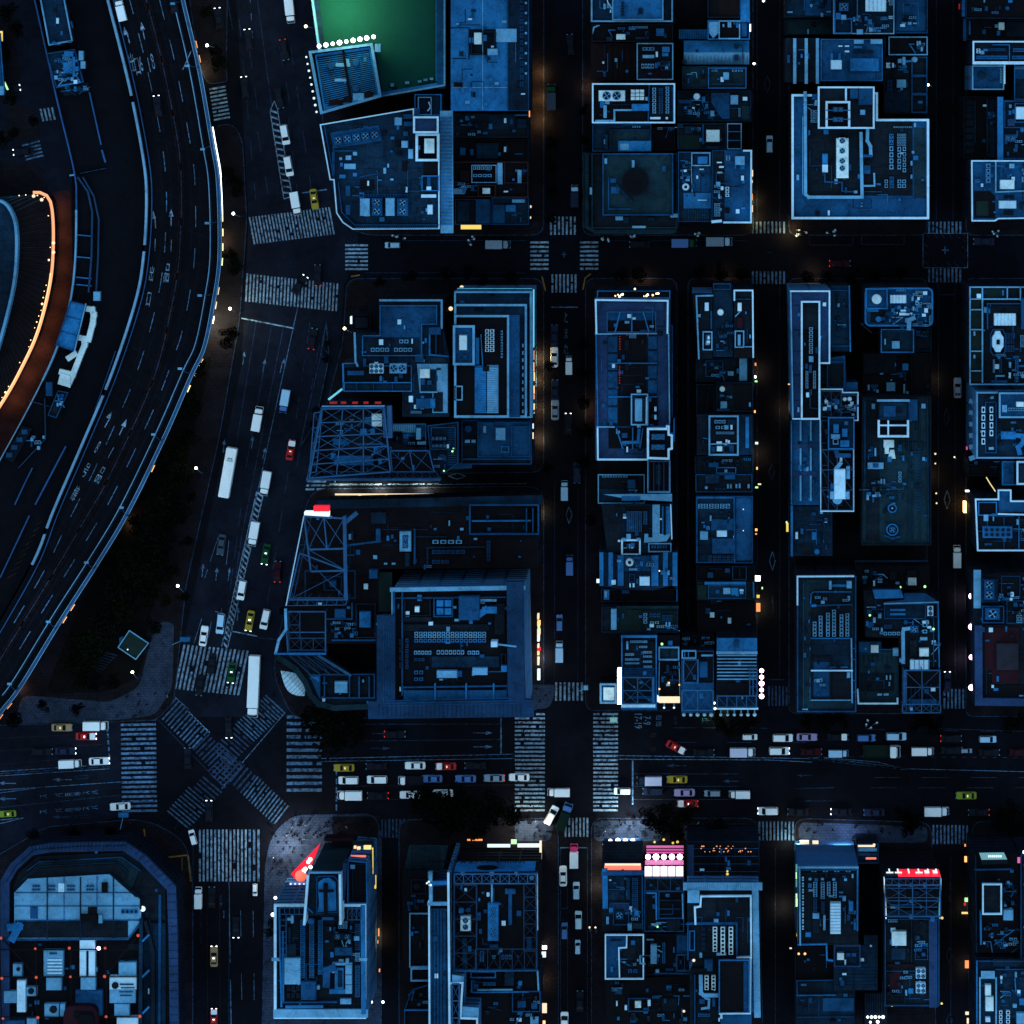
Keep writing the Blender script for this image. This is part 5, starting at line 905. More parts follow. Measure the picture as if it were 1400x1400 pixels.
b=B(O,'pale stepped core block joining the L-shaped roof to the truss-framed one',[(318,560),(422,545),(428,690),(490,690),(490,735),(420,735),(415,720),(320,720)],26,'m',None);b.slab((330,590,410,712),'d',.2);b.frame((322,575,420,722),6,.8,'m');b.slab((285,610,322,700),'d',.2)
b=B(O,'white-edged roof with open steel bracing and a big white T-shaped plant duct',[(280,724),(410,724),(410,742),(494,742),(494,900),(470,900),(470,1396),(286,1396)],30,'k','w',6,1.1)
b.truss((290,740,400,880),2,2,1.8,'steeld',.25,2);b.truss((400,760,485,880),1,2,1.8,'steeld',.25,1);b.truss((292,900,330,1390),1,4,1.8,'steeld',.22,1);b.truss((292,1060,465,1390),2,3,1.8,'steel',.22,1);b.bulbs([(420,782),(446,782)],'w',.6,.8,'round_vent');b.clutter((410,800,480,880),10);b.clutter((300,780,390,870),8)
b.pen((328,880,472,1056),3,'n','b',6);b.units([(358,920,388,970),(405,945,435,990),(395,1008,445,1045)],'b',4.6);b.unit((345,975,395,1000),'l',4.4);b.frame((355,1000,385,1030),4,.8,'l',3);b.fans((415,902,440,926),1,1,'m',4);b.pipe([(370,1062),(380,1090),(440,1090)],22,'m',1.4)
b.unit((362,1166,424,1330),'w',2.6);b.unit((340,1288,446,1330),'l',2.2);b.pipe([(375,1160),(395,1135)],20,'l',1.6);b.unit((428,1150,448,1220),'l',1.6);b.tank(380,1332,26,'l',2);b.units([(285,1395,300,1410)],'l',.8)
b=B(O,'rounded-corner roof with a big white round tank and ribbed pale box',(528,172,902,384),29,'m','b',9,1,rnd=34)
b.pen((532,176,654,290),2.5,'m','b',7,.7);b.tank(595,236,26,'c',4);b.unit((668,214,756,258),'c',1.6);b.stripes((668,214,756,258),5,'w','x',.6,.2,1.6);b.slab((560,290,640,365),'d',.2);b.unit((542,285,605,305),'b',1.4);b.tank(605,345,16,'b',1.4);b.grid((700,183,756,194),3,1,'l',.9);b.units([(725,294,778,304),(718,310,790,325)],'w',1);b.clutter((650,270,890,375),26);b.clutter((770,185,890,290),18,'lbwn');b.pipe([(770,395),(772,350),(795,340)],22,'l',1.4);b.grid((880,318,892,372),1,3,'l',1);b.units([(855,285,875,310)],'w',1.2);b.frame((640,300,700,350),4,.8,'n');b.clutter((540,370,890,388),6,'ml')
b=B(O,'small railed roof with one pale square hatch south of the rounded-corner roof',(616,398,798,528),24,'n','b',6);b.unit((678,465,720,506),'l',1.2);b.grid((660,408,760,418),4,1,'m',.8);b.unit((636,452,645,485),'l',.8);b.units([(722,378,745,400)],'m',1)
b=B(O,'dark side roof with curled pipes at the kerb by the small railed roof',(804,394,892,520),17,'d','n',4);b.pipe([(810,432),(860,440),(872,420)],7,'m',.8,name='pipe');b.clutter((808,400,885,450),7,'mt')
b=B(O,'black roof filling the middle of the block with a few scattered pale boxes',(520,532,775,758),14,'k','d',3);b.slab((525,535,700,640),'d',.2);b.unit((648,692,696,740),'l',1.4);b.tank(583,732,10,'b',1.2);b.units([(545,705,556,735),(740,702,750,752),(755,740,770,760)],'l',.8);b.wallrun([(714,545),(714,680)],4,'d',.5);b.unit((735,588,768,626),'b',1.4);b.pipe([(716,638),(750,638),(750,680)],4,'m',.4,name='pipe');b.clutter((520,690,620,755),7,'nml')
b=B(O,'black terrace roof by the east kerb with no visible plant',(780,528,892,748),15,'k','d',4);b.slab((850,590,885,700),'br',.3);b.unit((862,700,884,725),'d',1)
b=B(O,'very long dark teal roof with a white-barred penthouse and two round ringed vents',(512,768,892,1580),24,'t','d',6,1);b.wallrun([(530,800),(530,1240)],5,'m',.4,name='pipe');b.slab((535,790,610,1560),'d',.1);b.wallrun([(768,900),(768,1570)],5,'n',.5);b.wallrun([(790,1000),(790,1570)],5,'n',.5);b.wallrun([(828,800),(828,1560)],4,'n',.6);b.wallrun([(870,780),(878,1560)],8,'n',.8)
b.stripes((820,1050,834,1400),22,'m','y',.5,.3);b.unit((762,785,818,900),'m',2);b.pen((602,784,768,990),4,'k',None,name='penthouse');b.unit((606,800,764,900),'n',5);b.unit((630,818,700,880),'m',5.2);b.unit((702,828,730,860),'d',5.3);b.wallrun([(605,902),(605,985),(765,985),(765,902)],11,'w',1.4,4);b.wallrun([(605,925),(765,925)],8,'w',1.4,4);b.wallrun([(657,902),(657,985)],8,'w',1.4,4);b.wallrun([(602,790),(768,790)],12,'l',1,4)
b.unit((632,1005,690,1048),'c',1.6);b.unit((638,1040,662,1082),'c',1.4);b.slab([(668,1060),(690,1060),(698,1108),(655,1108)],'c',.6);b.unit((545,1130,632,1165),'l',1.4);b.unit((575,1135,605,1158),'m',1.8);b.grid((712,1030,732,1068),1,2,'b',1);b.grid((712,1178,732,1240),1,3,'l',1);b.grid((712,1296,732,1345),1,3,'m',1);b.grid((555,1040,575,1100),1,3,'m',.9);b.units([(582,1050,592,1095),(615,1220,625,1245),(632,1220,640,1245),(538,1305,552,1335)],'l',.8);b.clutter((545,1220,700,1330),14,'mnbt');b.pipe([(600,1310),(660,1300),(660,1275),(740,1275),(748,1240)],4,'m',.4,name='pipe')
for y,rr in ((1380,24),(1497,32)):
 mb=MB();c=Z(680,y,25.5);A=[(c[0]+zl(rr)*math.cos(a*math.pi/12),c[1]+zl(rr)*math.sin(a*math.pi/12)) for a in range(24)];mb.ring(A,inset(A,zl(6)),24,25.6,'b');mb.cyl(c[0],c[1],zl(rr-10),24,25,'n',16);b.add(mb,'round_vent')
b.tank(680,1380,6,'l',1.8);b.fans((662,1479,698,1515),1,1,'m',1.4);b.pipe([(640,1530),(680,1545),(720,1535)],10,'m',.5)
b.bulbs([(915,1082),(915,1135),(920,1298),(922,1352)],'cream',.25,-20,'shop_lamp')
b=B(O,'roof framed by white beams over dark planting beds with a large oval white tank',(1100,166,1460,704),30,'d','l',7,1)
b.wallrun([(1105,235),(1172,235)],6,'l',1.2);b.wallrun([(1172,175),(1172,690)],7,'l',1.2);b.wallrun([(1172,235),(1380,235)],7,'l',1.2)
for y in (293,402,520,628): b.wallrun([(1108,y),(1170,y)],6,'l',1.2)
b.wallrun([(1308,172),(1308,232)],6,'l',1.2);b.wallrun([(1380,172),(1380,240)],6,'l',1.2);b.slab((1110,180,1165,690),'g',.3,name='planting_bed');b.slab((1180,178,1300,228),'g',.3,name='planting_bed');b.unit((1142,207,1166,232),'w',1.2);b.units([(1124,412,1134,436),(1124,540,1134,560)],'l',.8);b.wallrun([(1198,260),(1385,260)],5,'m',1);b.wallrun([(1200,260),(1200,400)],6,'m',1);b.unit((1238,315,1356,380),'c',2);b.stripes((1238,315,1356,380),6,'w','x',.7,.2,2);b.unit((1385,230,1460,400),'m',2)
mb=MB();P8=[(1258+dx,470+dy) for dx,dy in ((-12,-58),(12,-58),(18,-42),(30,-25),(30,25),(18,42),(12,55),(-12,55),(-18,42),(-30,25),(-30,-25),(-18,-42))];mb.prism(poly(P8,33),30,33,'w');mb.prism(poly([(1250,458),(1268,458),(1268,484),(1250,484)],33.3),33,33.3,'k');b.add(mb,'cooling_tower')
b.frame([(1230,400),(1285,400),(1300,430),(1300,520),(1285,545),(1230,545),(1215,520),(1215,430)],5,1,'m');b.grid((1298,420,1350,480),2,5,'m',1);b.grid((1298,485,1350,525),2,3,'m',1);b.grid((1245,535,1300,550),4,1,'l',1);b.grid((1230,565,1242,640),1,5,'l',1);b.grid((1262,565,1282,640),1,6,'m',1);b.grid((1350,565,1372,635),1,5,'b',1);b.grid((1378,432,1400,500),1,5,'l',1);b.units([(1318,580,1330,612),(1245,652,1295,660),(1385,645,1410,668)],'l',1);b.fans((1348,660,1372,692),1,2,'m',1.4);b.clutter((1300,540,1450,690),14);b.unit((1222,680,1310,694),'m',.8)
b=B(O,'east border roof with a leaning pale ribbed west face and a long curved duct',[(1138,742),(1460,742),(1460,1106),(1138,1106)],34,'n','l',8,1,'xl')
b.frame((1188,798,1250,1078),4,.8,'m');b.grid((1166,820,1190,1036),1,5,'w',1.2);b.grid((1210,820,1234,990),1,4,'w',1.2);b.unit((1208,1045,1235,1060),'l',.8);b.pen((1262,745,1460,885),3,'m','l',9);b.unit((1280,815,1308,855),'l',4);b.grid((1310,828,1400,850),5,1,'l',4);b.unit((1358,798,1400,825),'c',4.4);b.unit((1276,960,1356,1002),'b',1.8);b.pipe([(1356,980),(1395,985),(1395,1020),(1368,1045),(1375,1075)],24,'b',1.4);b.slab((1258,890,1440,950),'d',.2);b.slab((1150,755,1250,800),'n',.2);b.pipe([(1190,790),(1215,760),(1245,755)],16,'d',.4);b.clutter((1250,900,1440,1090),8,'ndm')
for i in range(6): b.wallrun([(1112,795+62*i),(1126,800+60*i)],24,'l',1,-14,'facade_fin')
b.wallrun([(1086,870),(1086,1000)],6,'m',1,-20,'canopy');b.glow((1086,1045,1092,1060),'pink_sign',4,2)
b=B(O,'low black roof at the east border between two white-edged roofs',(1092,1114,1272,1200),18,'k','d',4);b.clutter((1100,1120,1265,1190),5,'dn')
b=B(O,'pale-capped small tower block at the east border',(1278,1120,1460,1252),26,'n','b',7);b.slab((1282,1128,1345,1245),'m',.8);b.pen((1358,1120,1460,1250),3,'m','w',10);b.unit((1375,1140,1400,1240),'n',3.6)
b=B(O,'zigzag white-edged roof with crane arm by the orange street glow at the east border',[(1130,1325),(1255,1325),(1255,1275),(1330,1275),(1330,1335),(1460,1335),(1460,1612),(1142,1612)],30,'d','w',8,1)
b.slab([(1260,1285),(1325,1285),(1325,1345),(1450,1345),(1450,1400),(1262,1400)],'m',.4);b.frame((1150,1345,1252,1420),5,1,'b',floor='k');b.unit((1175,1480,1336,1542),'b',1.8);b.grid((1180,1484,1330,1538),5,2,'m',2);b.wallrun([(1150,1505),(1370,1503)],4,'m',.8,name='pipe');b.wallrun([(1290,1430),(1290,1600)],4,'m',.8,name='pipe');b.wallrun([(1372,1420),(1372,1600)],5,'b',.8,name='pipe');b.units([(1180,1415,1205,1450),(1360,1440,1372,1470),(1230,1425,1236,1450)],'l',1.2);b.units([(1185,1570,1225,1582)],'m',.8);b.clutter((1380,1470,1450,1590),8);b.grid((1380,1500,1450,1560),3,3,'b',1);b.wallrun([(1260,1410),(1450,1415)],8,'w',1)
b.pipe([(1195,1212),(1215,1245),(1242,1285)],5,'yellow_light',3,.3,'crane_arm');b.glow((1070,1345,1086,1405),'warmhot',6,3);b.glow((1080,1282,1100,1290),'white_light',5,1)
# ================================================================== buildings, south rows
T(2,2)
b=B(O,'skewed roof with a tiny-window grid and broad pale bands by the pocket tower',[(490,-40),(560,-42),(880,-46),(875,150),(845,225),(520,225)],24,'n',None,wall='x')
b.slab([(492,-30),(600,-30),(600,220),(522,222)],'d',.3);b.slab((620,-30,748,112),'k',.3);b.grid((625,-5,712,108),4,9,'b',.8);b.grid((716,-5,742,70),1,6,'b',.8);b.slab([(768,-40),(808,-40),(808,120),(870,120),(845,160),(722,168),(725,120),(745,120),(745,140),(768,140)],'l',.8)
b.slab((820,-30,868,122),'b',.8);b.wallrun([(835,-25),(835,120)],12,'k',.3,.8);b.wallrun([(868,-40),(874,145)],6,'w',1);b.frame((597,150,704,238),9,1.2,'w',floor='d');b.tank(650,195,20,'n',1);b.clutter((625,170,680,220),5);b.units([(600,142,622,158),(680,142,702,158),(625,120,650,150)],'l',1.2);b.frame((745,170,872,220),6,1,'l');b.grid((760,182,850,200),3,1,'b',1);b.slab([(500,-96),(875,-100),(875,-58),(640,-70)],'l',.6)
b.units([(600,-85,700,-62)],'b',.8)
b=B(O,'roof of broad pale stripes on both flanks with a white ring tank in the middle',[(475,215),(600,235),(790,235),(908,212),(905,425),(880,400),(770,428),(610,425),(485,405)],26,'n',None)
for x0,x1,c in ((478,500,'b'),(528,552,'b'),(578,610,'b'),(762,800,'b'),(826,852,'b'),(878,904,'b')): b.slab((x0,222 if x0 < 560 or x0 > 800 else 238,x1,404),c,.6)
b.slab((612,240,760,322),'m',.3);b.slab((612,322,760,420),'n',.3);b.tank(643,276,21,'c',2,True);b.unit((697,355,753,403),'w',2);b.units([(642,390,650,412),(660,390,670,412)],'w',1);b.frame((640,340,672,385),4,.8,'m');b.clutter((670,245,760,310),7,'mnb');b.units([(848,320,862,345)],'l',1.2);b.bulbs([(806,322)],'cream',.2,1,'roof_lamp');b.clutter((800,300,880,390),4,'mb');b.units([(640,308,685,320)],'l',.9)
b=B(O,'dark shadowed yard roof with one pale box south of the pale striped roof',(488,420,908,488),17,'k','n',4);b.unit((502,425,532,480),'b',1.6);b.unit((506,432,520,468),'l',1.8);b.unit((600,428,642,446),'m',1.6);b.wallrun([(902,420),(902,485)],5,'b',1)
b=B(O,'dark green roof with a tall white strip panel and a yard of tiny square units',(490,518,908,656),22,'g','n',4);b.slab((494,526,574,650),'d',.2);b.unit((541,530,572,644),'l',1.4);b.frame((712,545,905,650),4,.8,'n');b.grid((716,552,742,612),1,3,'l',1);b.grid((750,552,812,578),3,1,'m',1);b.grid((820,562,878,596),3,2,'m',1);b.grid((752,598,806,612),2,1,'l',1);b.units([(840,602,848,628),(856,602,866,628)],'l',1);b.unit((738,638,758,646),'l',.8);b.clutter((770,610,900,648),6,'mbl');b.units([(660,535,690,550)],'g',.6);b.wallrun([(575,520),(905,520)],12,'t',.8)
b=B(O,'corner block with slatted vents and a dazzling white screen on its west wall',(598,672,792,1076),26,'d','b',6);b.wallrun([(602,680),(788,680)],12,'b',1)
for q in ((645,704,740,716),(695,733,740,744),(618,774,668,786),(618,802,696,812),(618,824,696,832),(716,762,766,774),(716,786,766,796),(716,814,766,824),(720,842,766,852)): b.grid(q,max(2,int((q[2]-q[0])/12)),1,'l',1.1,.15)
b.unit((625,708,636,752),'l',1);b.tank(765,720,16,'k',1);b.slab((610,850,780,905),'n',.3);b.stripes((612,855,780,905),5,'m','y',.2,.3,.3);b.truss((606,905,768,1048),2,2,4,'steel',.34,1);b.truss((606,905,768,1048),1,1,3.9,'steel',.3,2,posts=False);b.wallrun([(606,1058),(776,1058)],16,'w',1.6,1.6);b.wallrun([(772,905),(774,1060)],12,'b',1.5,1.5);b.grid((640,1008,760,1022),7,1,'b',1)
mb=MB()
for y0,y1 in ((870,902),(912,1050)): c0,c1=Z(584,y0,24),Z(601,y1,24);mb.box(c0[0]-.3,c1[1],c0[0]+1.6,c0[1],14 if y0 > 900 else 18,24.5,'flood',True)
o=b.add(mb,'lit_screen');o['label']='dazzling white screen on the west wall'
b=B(O,'low corner shop with a white-rimmed roof under the dazzling white screen',(480,935,572,1046),9,'m','l',10,.8,win=False);b.slab((500,960,560,1030),'c',.2)
b=B(O,'narrow building with a pale glass lid and a cream lit front canopy',(798,676,918,1000),23,'k',None);b.frame((801,738,915,812),7,1.4,'l',floor='t');b.slab((808,812,912,990),'k',.2);b.stripes((808,980,912,1000),6,'br','y',.4,.3);b.units([(842,835,860,875)],'n',1.2);b.bulbs([(820,722)],'green_light',.3,1,'sign_lamp');b.bulbs([(806,968),(915,945),(858,935)],'warm',.22,1,'sign_lamp');b.wallrun([(806,820),(802,1000)],5,'l',1);b.wallrun([(914,820),(918,1000)],5,'l',1)
b.slab((802,1010,918,1044),'cream',.4,-12,'lit_canopy');b.pipe([(832,1040),(832,1068)],5,'l',-12,.2,'lamp_arm');b.pipe([(886,1040),(886,1068)],5,'l',-12,.2,'lamp_arm');b.bulbs([(832,1070),(886,1070)],'white_soft',.3,-12,'sign_lamp');b.clutter((815,840,905,970),8,'kdn');b.units([(790,1008,802,1040)],'white_soft',2,'lit_sign',-6)
b=B(O,'blue building with two braced bays and a row of five ball lamps along its front',(926,756,1104,1094),25,'d','m',5);b.frame((928,757,1008,802),6,1.2,'l',floor='k');b.wallrun([(945,762),(945,798)],5,'b',1);b.wallrun([(965,762),(965,798)],5,'b',1);b.truss((936,808,1018,935),1,1,2,'steel',.3,2);b.frame((936,806,1018,936),5,1,'b');b.unit((1025,820,1070,905),'m',1.6);b.units([(1035,780,1100,790)],'l',1);b.slab((930,935,1100,970),'m',.8);b.truss((930,975,1100,1085),2,1,2.5,'steel',.4,2);b.slab((932,975,1098,1086),'m',.3);b.bulbs([(940+37.5*i,1108) for i in range(5)],'w',.5,-9,'ball_lamp')
b=B(O,'tall narrow roof gap building with dark slatted yard behind the braced bays',(926,676,1104,752),17,'k','d',4);b.clutter((930,680,1095,745),10,'dnm');b.wallrun([(1035,690),(1035,745)],6,'n',.6)
b=B(O,'building with a pale curved roof, silvery louvres and five pink floodlights on its east wall',(1118,690,1342,1076),27,'n',None);b.slab((1120,690,1340,776),'b',.8);b.slab((1118,762,1342,778),'l',1);b.units([(1215,700,1240,740)],'m',1.4,'roof_hatch');b.stripes((1122,782,1338,930),8,'l','y',.32,.8);b.stripes((1122,790,1338,938),8,'d','y',.4,.2);b.slab((1122,930,1338,1000),'k',.3);b.slab((1175,935,1300,990),'k',.5);b.truss((1122,1006,1336,1068),4,1,2.4,'steel',.34,1);b.wallrun([(1122,1074),(1342,1074)],8,'w',1.4,1.2);b.truss((1300,855,1340,1005),1,3,2.6,'steel',.3,1);b.wallrun([(1318,860),(1318,1000)],4,'b',1,2)
b.bulbs([(1365,868+35*i) for i in range(5)],'pink_light',.55,-3);b.bulbs([(1142+37*i,1108) for i in range(6)],'w',.42,-8,'ball_lamp')
for i in range(6): b.pipe([(1142+37*i,1080),(1142+37*i,1105)],6,'l',-8,.3,'lamp_arm')
b.bulbs([(1106,1045),(1110,1075)],'white_light',.3,-15,'sign_lamp')
b=B(O,'dark low block with small rails south of the sloping blue-sided roof',(1008,292,1328,376),17,'k','d',4);b.frame((1205,296,1283,372),4,.8,'m');b.units([(1165,308,1192,332),(1070,330,1100,360)],'m',1.2);b.grid((1080,304,1150,316),3,1,'n',1);b.unit((1240,300,1250,370),'d',1)
b=B(O,'dark roof with a wide pale gutter and one square pale box',(1010,382,1328,484),18,'d',None);b.wallrun([(1060,388),(1272,388)],14,'b',1.2);b.slab((1070,400,1282,472),'n',.4);b.unit((1155,415,1195,450),'l',1.4);b.unit((1198,415,1238,455),'b',1);b.tank(1125,436,13,'m',1);b.frame((1072,400,1280,474),5,.8,'m');b.wallrun([(1320,385),(1322,465)],7,'b',1);b.slab((1015,400,1065,478),'g',.3);b.clutter((1190,400,1270,470),5)
b=B(O,'black recessed roof with nothing on it between the pale gutter and the louvred building',(1012,488,1330,660),12,'k',None);b.clutter((1060,475,1150,500),3,'mt');b.wallrun([(1240,578),(1330,578)],8,'br',.5)
for g in ((1330,92,1342,104,'warm'),(1330,350,1358,378,'white_light'),(1338,455,1354,470,'yellow_light'),(1336,500,1358,545,'amber'),(1330,118,1340,124,'amber'),(1365,412,1372,422,'green_light')): b.glow(g[:4],g[4],5,.8)
b=B('pocket_tower','tiny kiosk tower with a lit white sign at the east pavement of the main avenue',(462,366,484,388),8,'white_soft',None,cat='kiosk',win=False,fl=4)
# ---- sheet (3,2)
T(3,2)
b=B(O,'dark blue roof with a single pale hatch and ball vent south of the slit roof',(128,-30,352,240),22,'n',None);b.wallrun([(130,-30),(130,235)],12,'b',1);b.unit((240,110,266,152),'b',1.4);b.tank(268,218,15,'b',1.2);b.units([(150,110,164,148)],'w',1);b.units([(300,150,308,170),(315,180,322,205)],'m',.8);b.slab((180,170,240,230),'d',.3);b.clutter((270,10,345,100),4,'dn');b.glow((100,60,112,108),'yellow_light',6,.6);b.glow((98,52,106,62),'green_light',8,.6)
b=B(O,'white-edged block with six ranks of fans above two roof courts divided by a white line',(158,348,482,1092),29,'n','m',7,1)
b.wallrun([(161,505),(161,352),(466,350)],8,'w',1.1);b.wallrun([(195,1080),(195,370)],4,'m',.4);b.slab([(185,395),(215,372),(466,372),(466,1075),(185,1075)],'t',.1);b.slab([(235,445),(250,437),(452,437),(458,1025),(250,1030),(237,1015)],'d',.15)
b.wallrun([(233,500),(236,446),(250,436),(452,436)],5,'b',.8);b.pipe([(345,402),(430,402)],12,'b',1);b.units([(334,378,348,424),(430,378,458,418)],'l',1.8);b.wallrun([(235,512),(455,505)],8,'m',.9);b.unit((238,505,265,520),'b',1)
for i,(x,y0,k) in enumerate(((255,600,4),(288,568,6),(328,552,7),(361,535,8),(402,560,6),(434,555,7))): b.grid((x-11,y0,x+11,682),1,k,'l',1.4,.12)
b.wallrun([(235,690),(458,690)],6,'b',.9);b.wallrun([(456,695),(460,1040)],7,'l',1);b.wallrun([(238,866),(460,866)],7,'w',1.1);b.slab((240,698,450,860),'n',.2);b.slab((240,820,340,1020),'m',.3);b.frame((240,790,345,1020),8,.6,'d');b.wallrun([(237,1028),(455,1028)],5,'l',.9);b.clutter((405,440,455,500),3);b.clutter((245,445,330,500),4,'ndm');b.clutter((245,870,320,1010),5,'bml')
for y in (745,805,920,985): b.wallrun([(458,y),(475,y)],5,'b',.6)
b.units([(352,846,438,852)],'b',.5);b.wallrun([(190,1078),(215,1078)],6,'l',1);b.bulbs([(180,742),(180,770)],'cream',.32,-2,'wall_lamp');b.bulbs([(184,950),(185,1012)],'cream',.15,-2,'wall_lamp')
b=B(O,'black cluttered gap roof with pale boxes south of the long dark teal roof',(478,292,884,424),17,'k',None);b.wallrun([(480,268),(870,266)],10,'n',1.2,2);b.unit((766,360,812,402),'c',1.6);b.units([(600,365,626,374),(600,378,626,388)],'l',1);b.units([(665,325,705,375),(760,318,815,355)],'d',1);b.clutter((490,300,660,415),12,'ndm');b.bulbs([(724,411),(858,408)],'green_light',.28,1,'roof_lamp')
b=B(O,'crowded rooftop of pipes with a bright elbow duct and pale sloping north sheets',[(522,432),(575,425),(728,425),(740,470),(865,445),(932,490),(938,850),(735,850),(720,820),(718,690),(532,684)],25,'d',None)
b.slab([(572,425),(728,425),(742,470),(585,475)],'b',1.6);b.slab([(745,445),(862,445),(928,490),(640,500),(640,492),(745,480)],'m',1.2);b.wallrun([(636,500),(930,492)],7,'l',1.2);b.wallrun([(930,492),(936,850)],6,'b',1);b.slab((640,512,860,580),'n',.3);b.units([(668,530,752,542),(668,553,752,565)],'b',.9);b.frame((636,505,862,585),4,.8,'m');b.fans((872,515,904,568),1,2,'w',1.6);b.frame((862,500,928,575),4,.8,'m');b.grid((630,655,726,676),4,1,'l',1.4);b.grid((632,615,680,640),2,1,'m',1.2);b.pipe([(740,820),(738,660),(742,640),(775,636)],18,'l',1.4);b.fans((778,622,824,660),1,1,'m',2);b.grid((842,606,874,632),1,1,'l',1.4);b.grid((842,642,874,666),1,1,'l',1.4);b.unit((832,685,872,702),'l',1);b.unit((828,746,880,790),'c',1.8);b.units([(775,700,815,790)],'d',1);b.unit((776,808,882,862),'l',1.2);b.stripes((778,810,880,860),4,'w','x',.8,.1,1.2);b.units([(720,802,746,824)],'l',1.6);b.bulbs([(557,565),(905,640)],'green_light',.3,1,'roof_lamp');b.clutter((535,520,630,675),16,'mbnl');b.clutter((740,580,930,640),10);b.clutter((890,690,930,840),6);b.wallrun([(905,580),(905,845)],4,'m',.8,name='pipe')
b=B(O,'plain dark teal roof with a white parapet only along its south edge',[(494,705),(620,705),(622,755),(715,755),(712,1050),(496,1050)],21,'t','n',4);b.slab((498,708,620,770),'m',.3);b.unit((562,728,605,770),'c',1.4);b.unit((683,745,714,788),'l',2);b.pipe([(605,752),(685,752)],7,'m',.8);b.wallrun([(500,778),(620,770)],4,'m',.5);b.stripes((500,780,700,820),8,'d','x',.06,.3);b.tank(652,860,17,'n',1);b.tank(652,860,8,'d',1.3);b.units([(645,893,653,918),(665,893,673,918),(660,930,668,952),(598,993,625,1004),(632,993,660,1004)],'l',.8);b.wallrun([(490,970),(494,1046),(708,1046),(708,1018)],8,'w',1.1);b.slab((505,880,690,980),'d',.1)
b=B(O,'narrow block carrying a square cross-braced sign frame over the wide street',(740,862,944,1096),26,'k',None);b.truss((744,866,940,1052),2,2,5,'steel',.34,0);b.truss((744,866,940,1052),1,1,5.1,'steel',.34,2,posts=False);b.truss((736,1052,944,1098),4,1,5,'steel',.3,2);b.truss((736,866,758,1090),1,5,5,'steeld',.2,1);b.wallrun([(752,870),(754,1050)],8,'steel',1,4);b.slab((770,1025,920,1052),'m',1);b.unit((778,1070,792,1086),'l',6);b.stripes((780,940,910,1020),6,'n','x',.3,.4)
b=B(O,'violet-rimmed east border block with four pink-white wall lights and a dark red roof patch',[(1118,340),(1460,330),(1460,1062),(1130,1058)],30,'d',None,wall='x')
b.wallrun([(1144,336),(1144,505)],38,'l',1.2,name='parapet');b.wallrun([(1150,640),(1152,1036),(1460,1040)],40,'v',1.4,name='parapet');b.pen((1168,365,1256,492),2.4,'m','n',5);b.fans((1182,372,1238,480),1,2,'m',4);b.pen((1170,512,1290,606),2,'d','m',5);b.fans((1188,525,1268,590),1,1,'m',4);b.slab([(1184,632),(1372,630),(1372,940),(1225,940),(1225,865),(1184,862)],'r',.3);b.unit((1250,718,1370,864),'grey',1.6);b.tank(1335,680,14,'d',1);b.frame((1275,350,1380,470),4,.8,'m');b.frame((1305,485,1400,610),4,.8,'m');b.pipe([(1262,480),(1262,460),(1285,460),(1285,475),(1340,475)],5,'b',.8,name='pipe');b.clutter((1275,350,1450,600),26);b.grid((1358,560,1392,610),2,2,'l',1);b.grid((1190,618,1300,628),6,1,'n',1);b.slab((1178,870,1222,1010),'k',.1);b.slab((1225,945,1440,1010),'k',.2)
b.bulbs([(1113,460),(1113,628),(1113,794),(1113,960)],'pink_light',.75,-8,'wall_lamp');b.wallrun([(1122,500),(1126,960)],6,'n',1,-6,'canopy')
T(0,3)
# ---- ring-shaped complex at the south-west corner
b=B('theatre_complex','huge octagonal theatre complex ringed by a broad violet parapet around a pale panelled roof',[(8,610),(60,520),(165,425),(280,405),(440,402),(690,398),(800,470),(965,640),(975,900),(982,1460),(8,1460)],15,'k','v',48,1.6,'x')
b.wallrun([(35,620),(85,540),(185,448),(440,428),(690,424)],3,'n',.2,1.5,'panel_seam')
for i in range(26): b.wallrun([(170+21*i,405),(176+20.3*i,446)],1.6,'n',.12,1.58,'panel_seam')
for i in range(17): b.wallrun([(918,690+44*i),(972,690+44*i)],1.6,'n',.12,1.58,'panel_seam')
for i in range(9): b.wallrun([(715+25*i,445+25.5*i),(752+25*i,415+26*i)],1.6,'n',.12,1.58,'panel_seam')
b.slab([(70,660),(100,575),(205,482),(680,462),(775,520),(905,660),(905,830),(780,830),(770,710),(610,580),(155,608),(80,680)],'d',.3)
b.slab([(110,620),(215,520),(660,495),(760,560),(720,660),(612,575),(155,604)],'t',.6);b.slab([(140,600),(225,545),(640,525),(700,590),(670,625),(612,572),(160,596)],'d',.9)
b.wallrun([(150,560),(215,512),(665,487),(770,560)],6,'m',.8,name='railing');b.wallrun([(170,580),(225,538),(640,515),(700,570)],6,'n',.8,.5,name='railing');b.stripes((215,505,640,512),40,'n','x',.4,.8,.4)
b.pen([(78,682),(152,606),(612,580),(772,712),(772,832),(700,930),(78,934)],1.6,'l',None,wall='m')
b.stripes((84,832,700,928),1,'d','x',1,.1,1.6)
for x in (258,440,620): b.wallrun([(x,600),(x,928)],6,'n',.2,1.6,'panel_seam')
for x in (350,530): b.wallrun([(x,595),(x,835)],4,'b',.2,1.6,'panel_seam')
for y in (682,755): b.wallrun([(84,y),(768 if y > 700 else 720,y)],4,'m',.2,1.6,'panel_seam')
b.wallrun([(85,835),(770,832)],5,'m',.3,1.6,'panel_seam');b.wallrun([(612,582),(770,714),(770,770)],9,'k',.3,1.6,'gutter');b.wallrun([(602,580),(745,705)],5,'d',.3,1.6,'gutter')
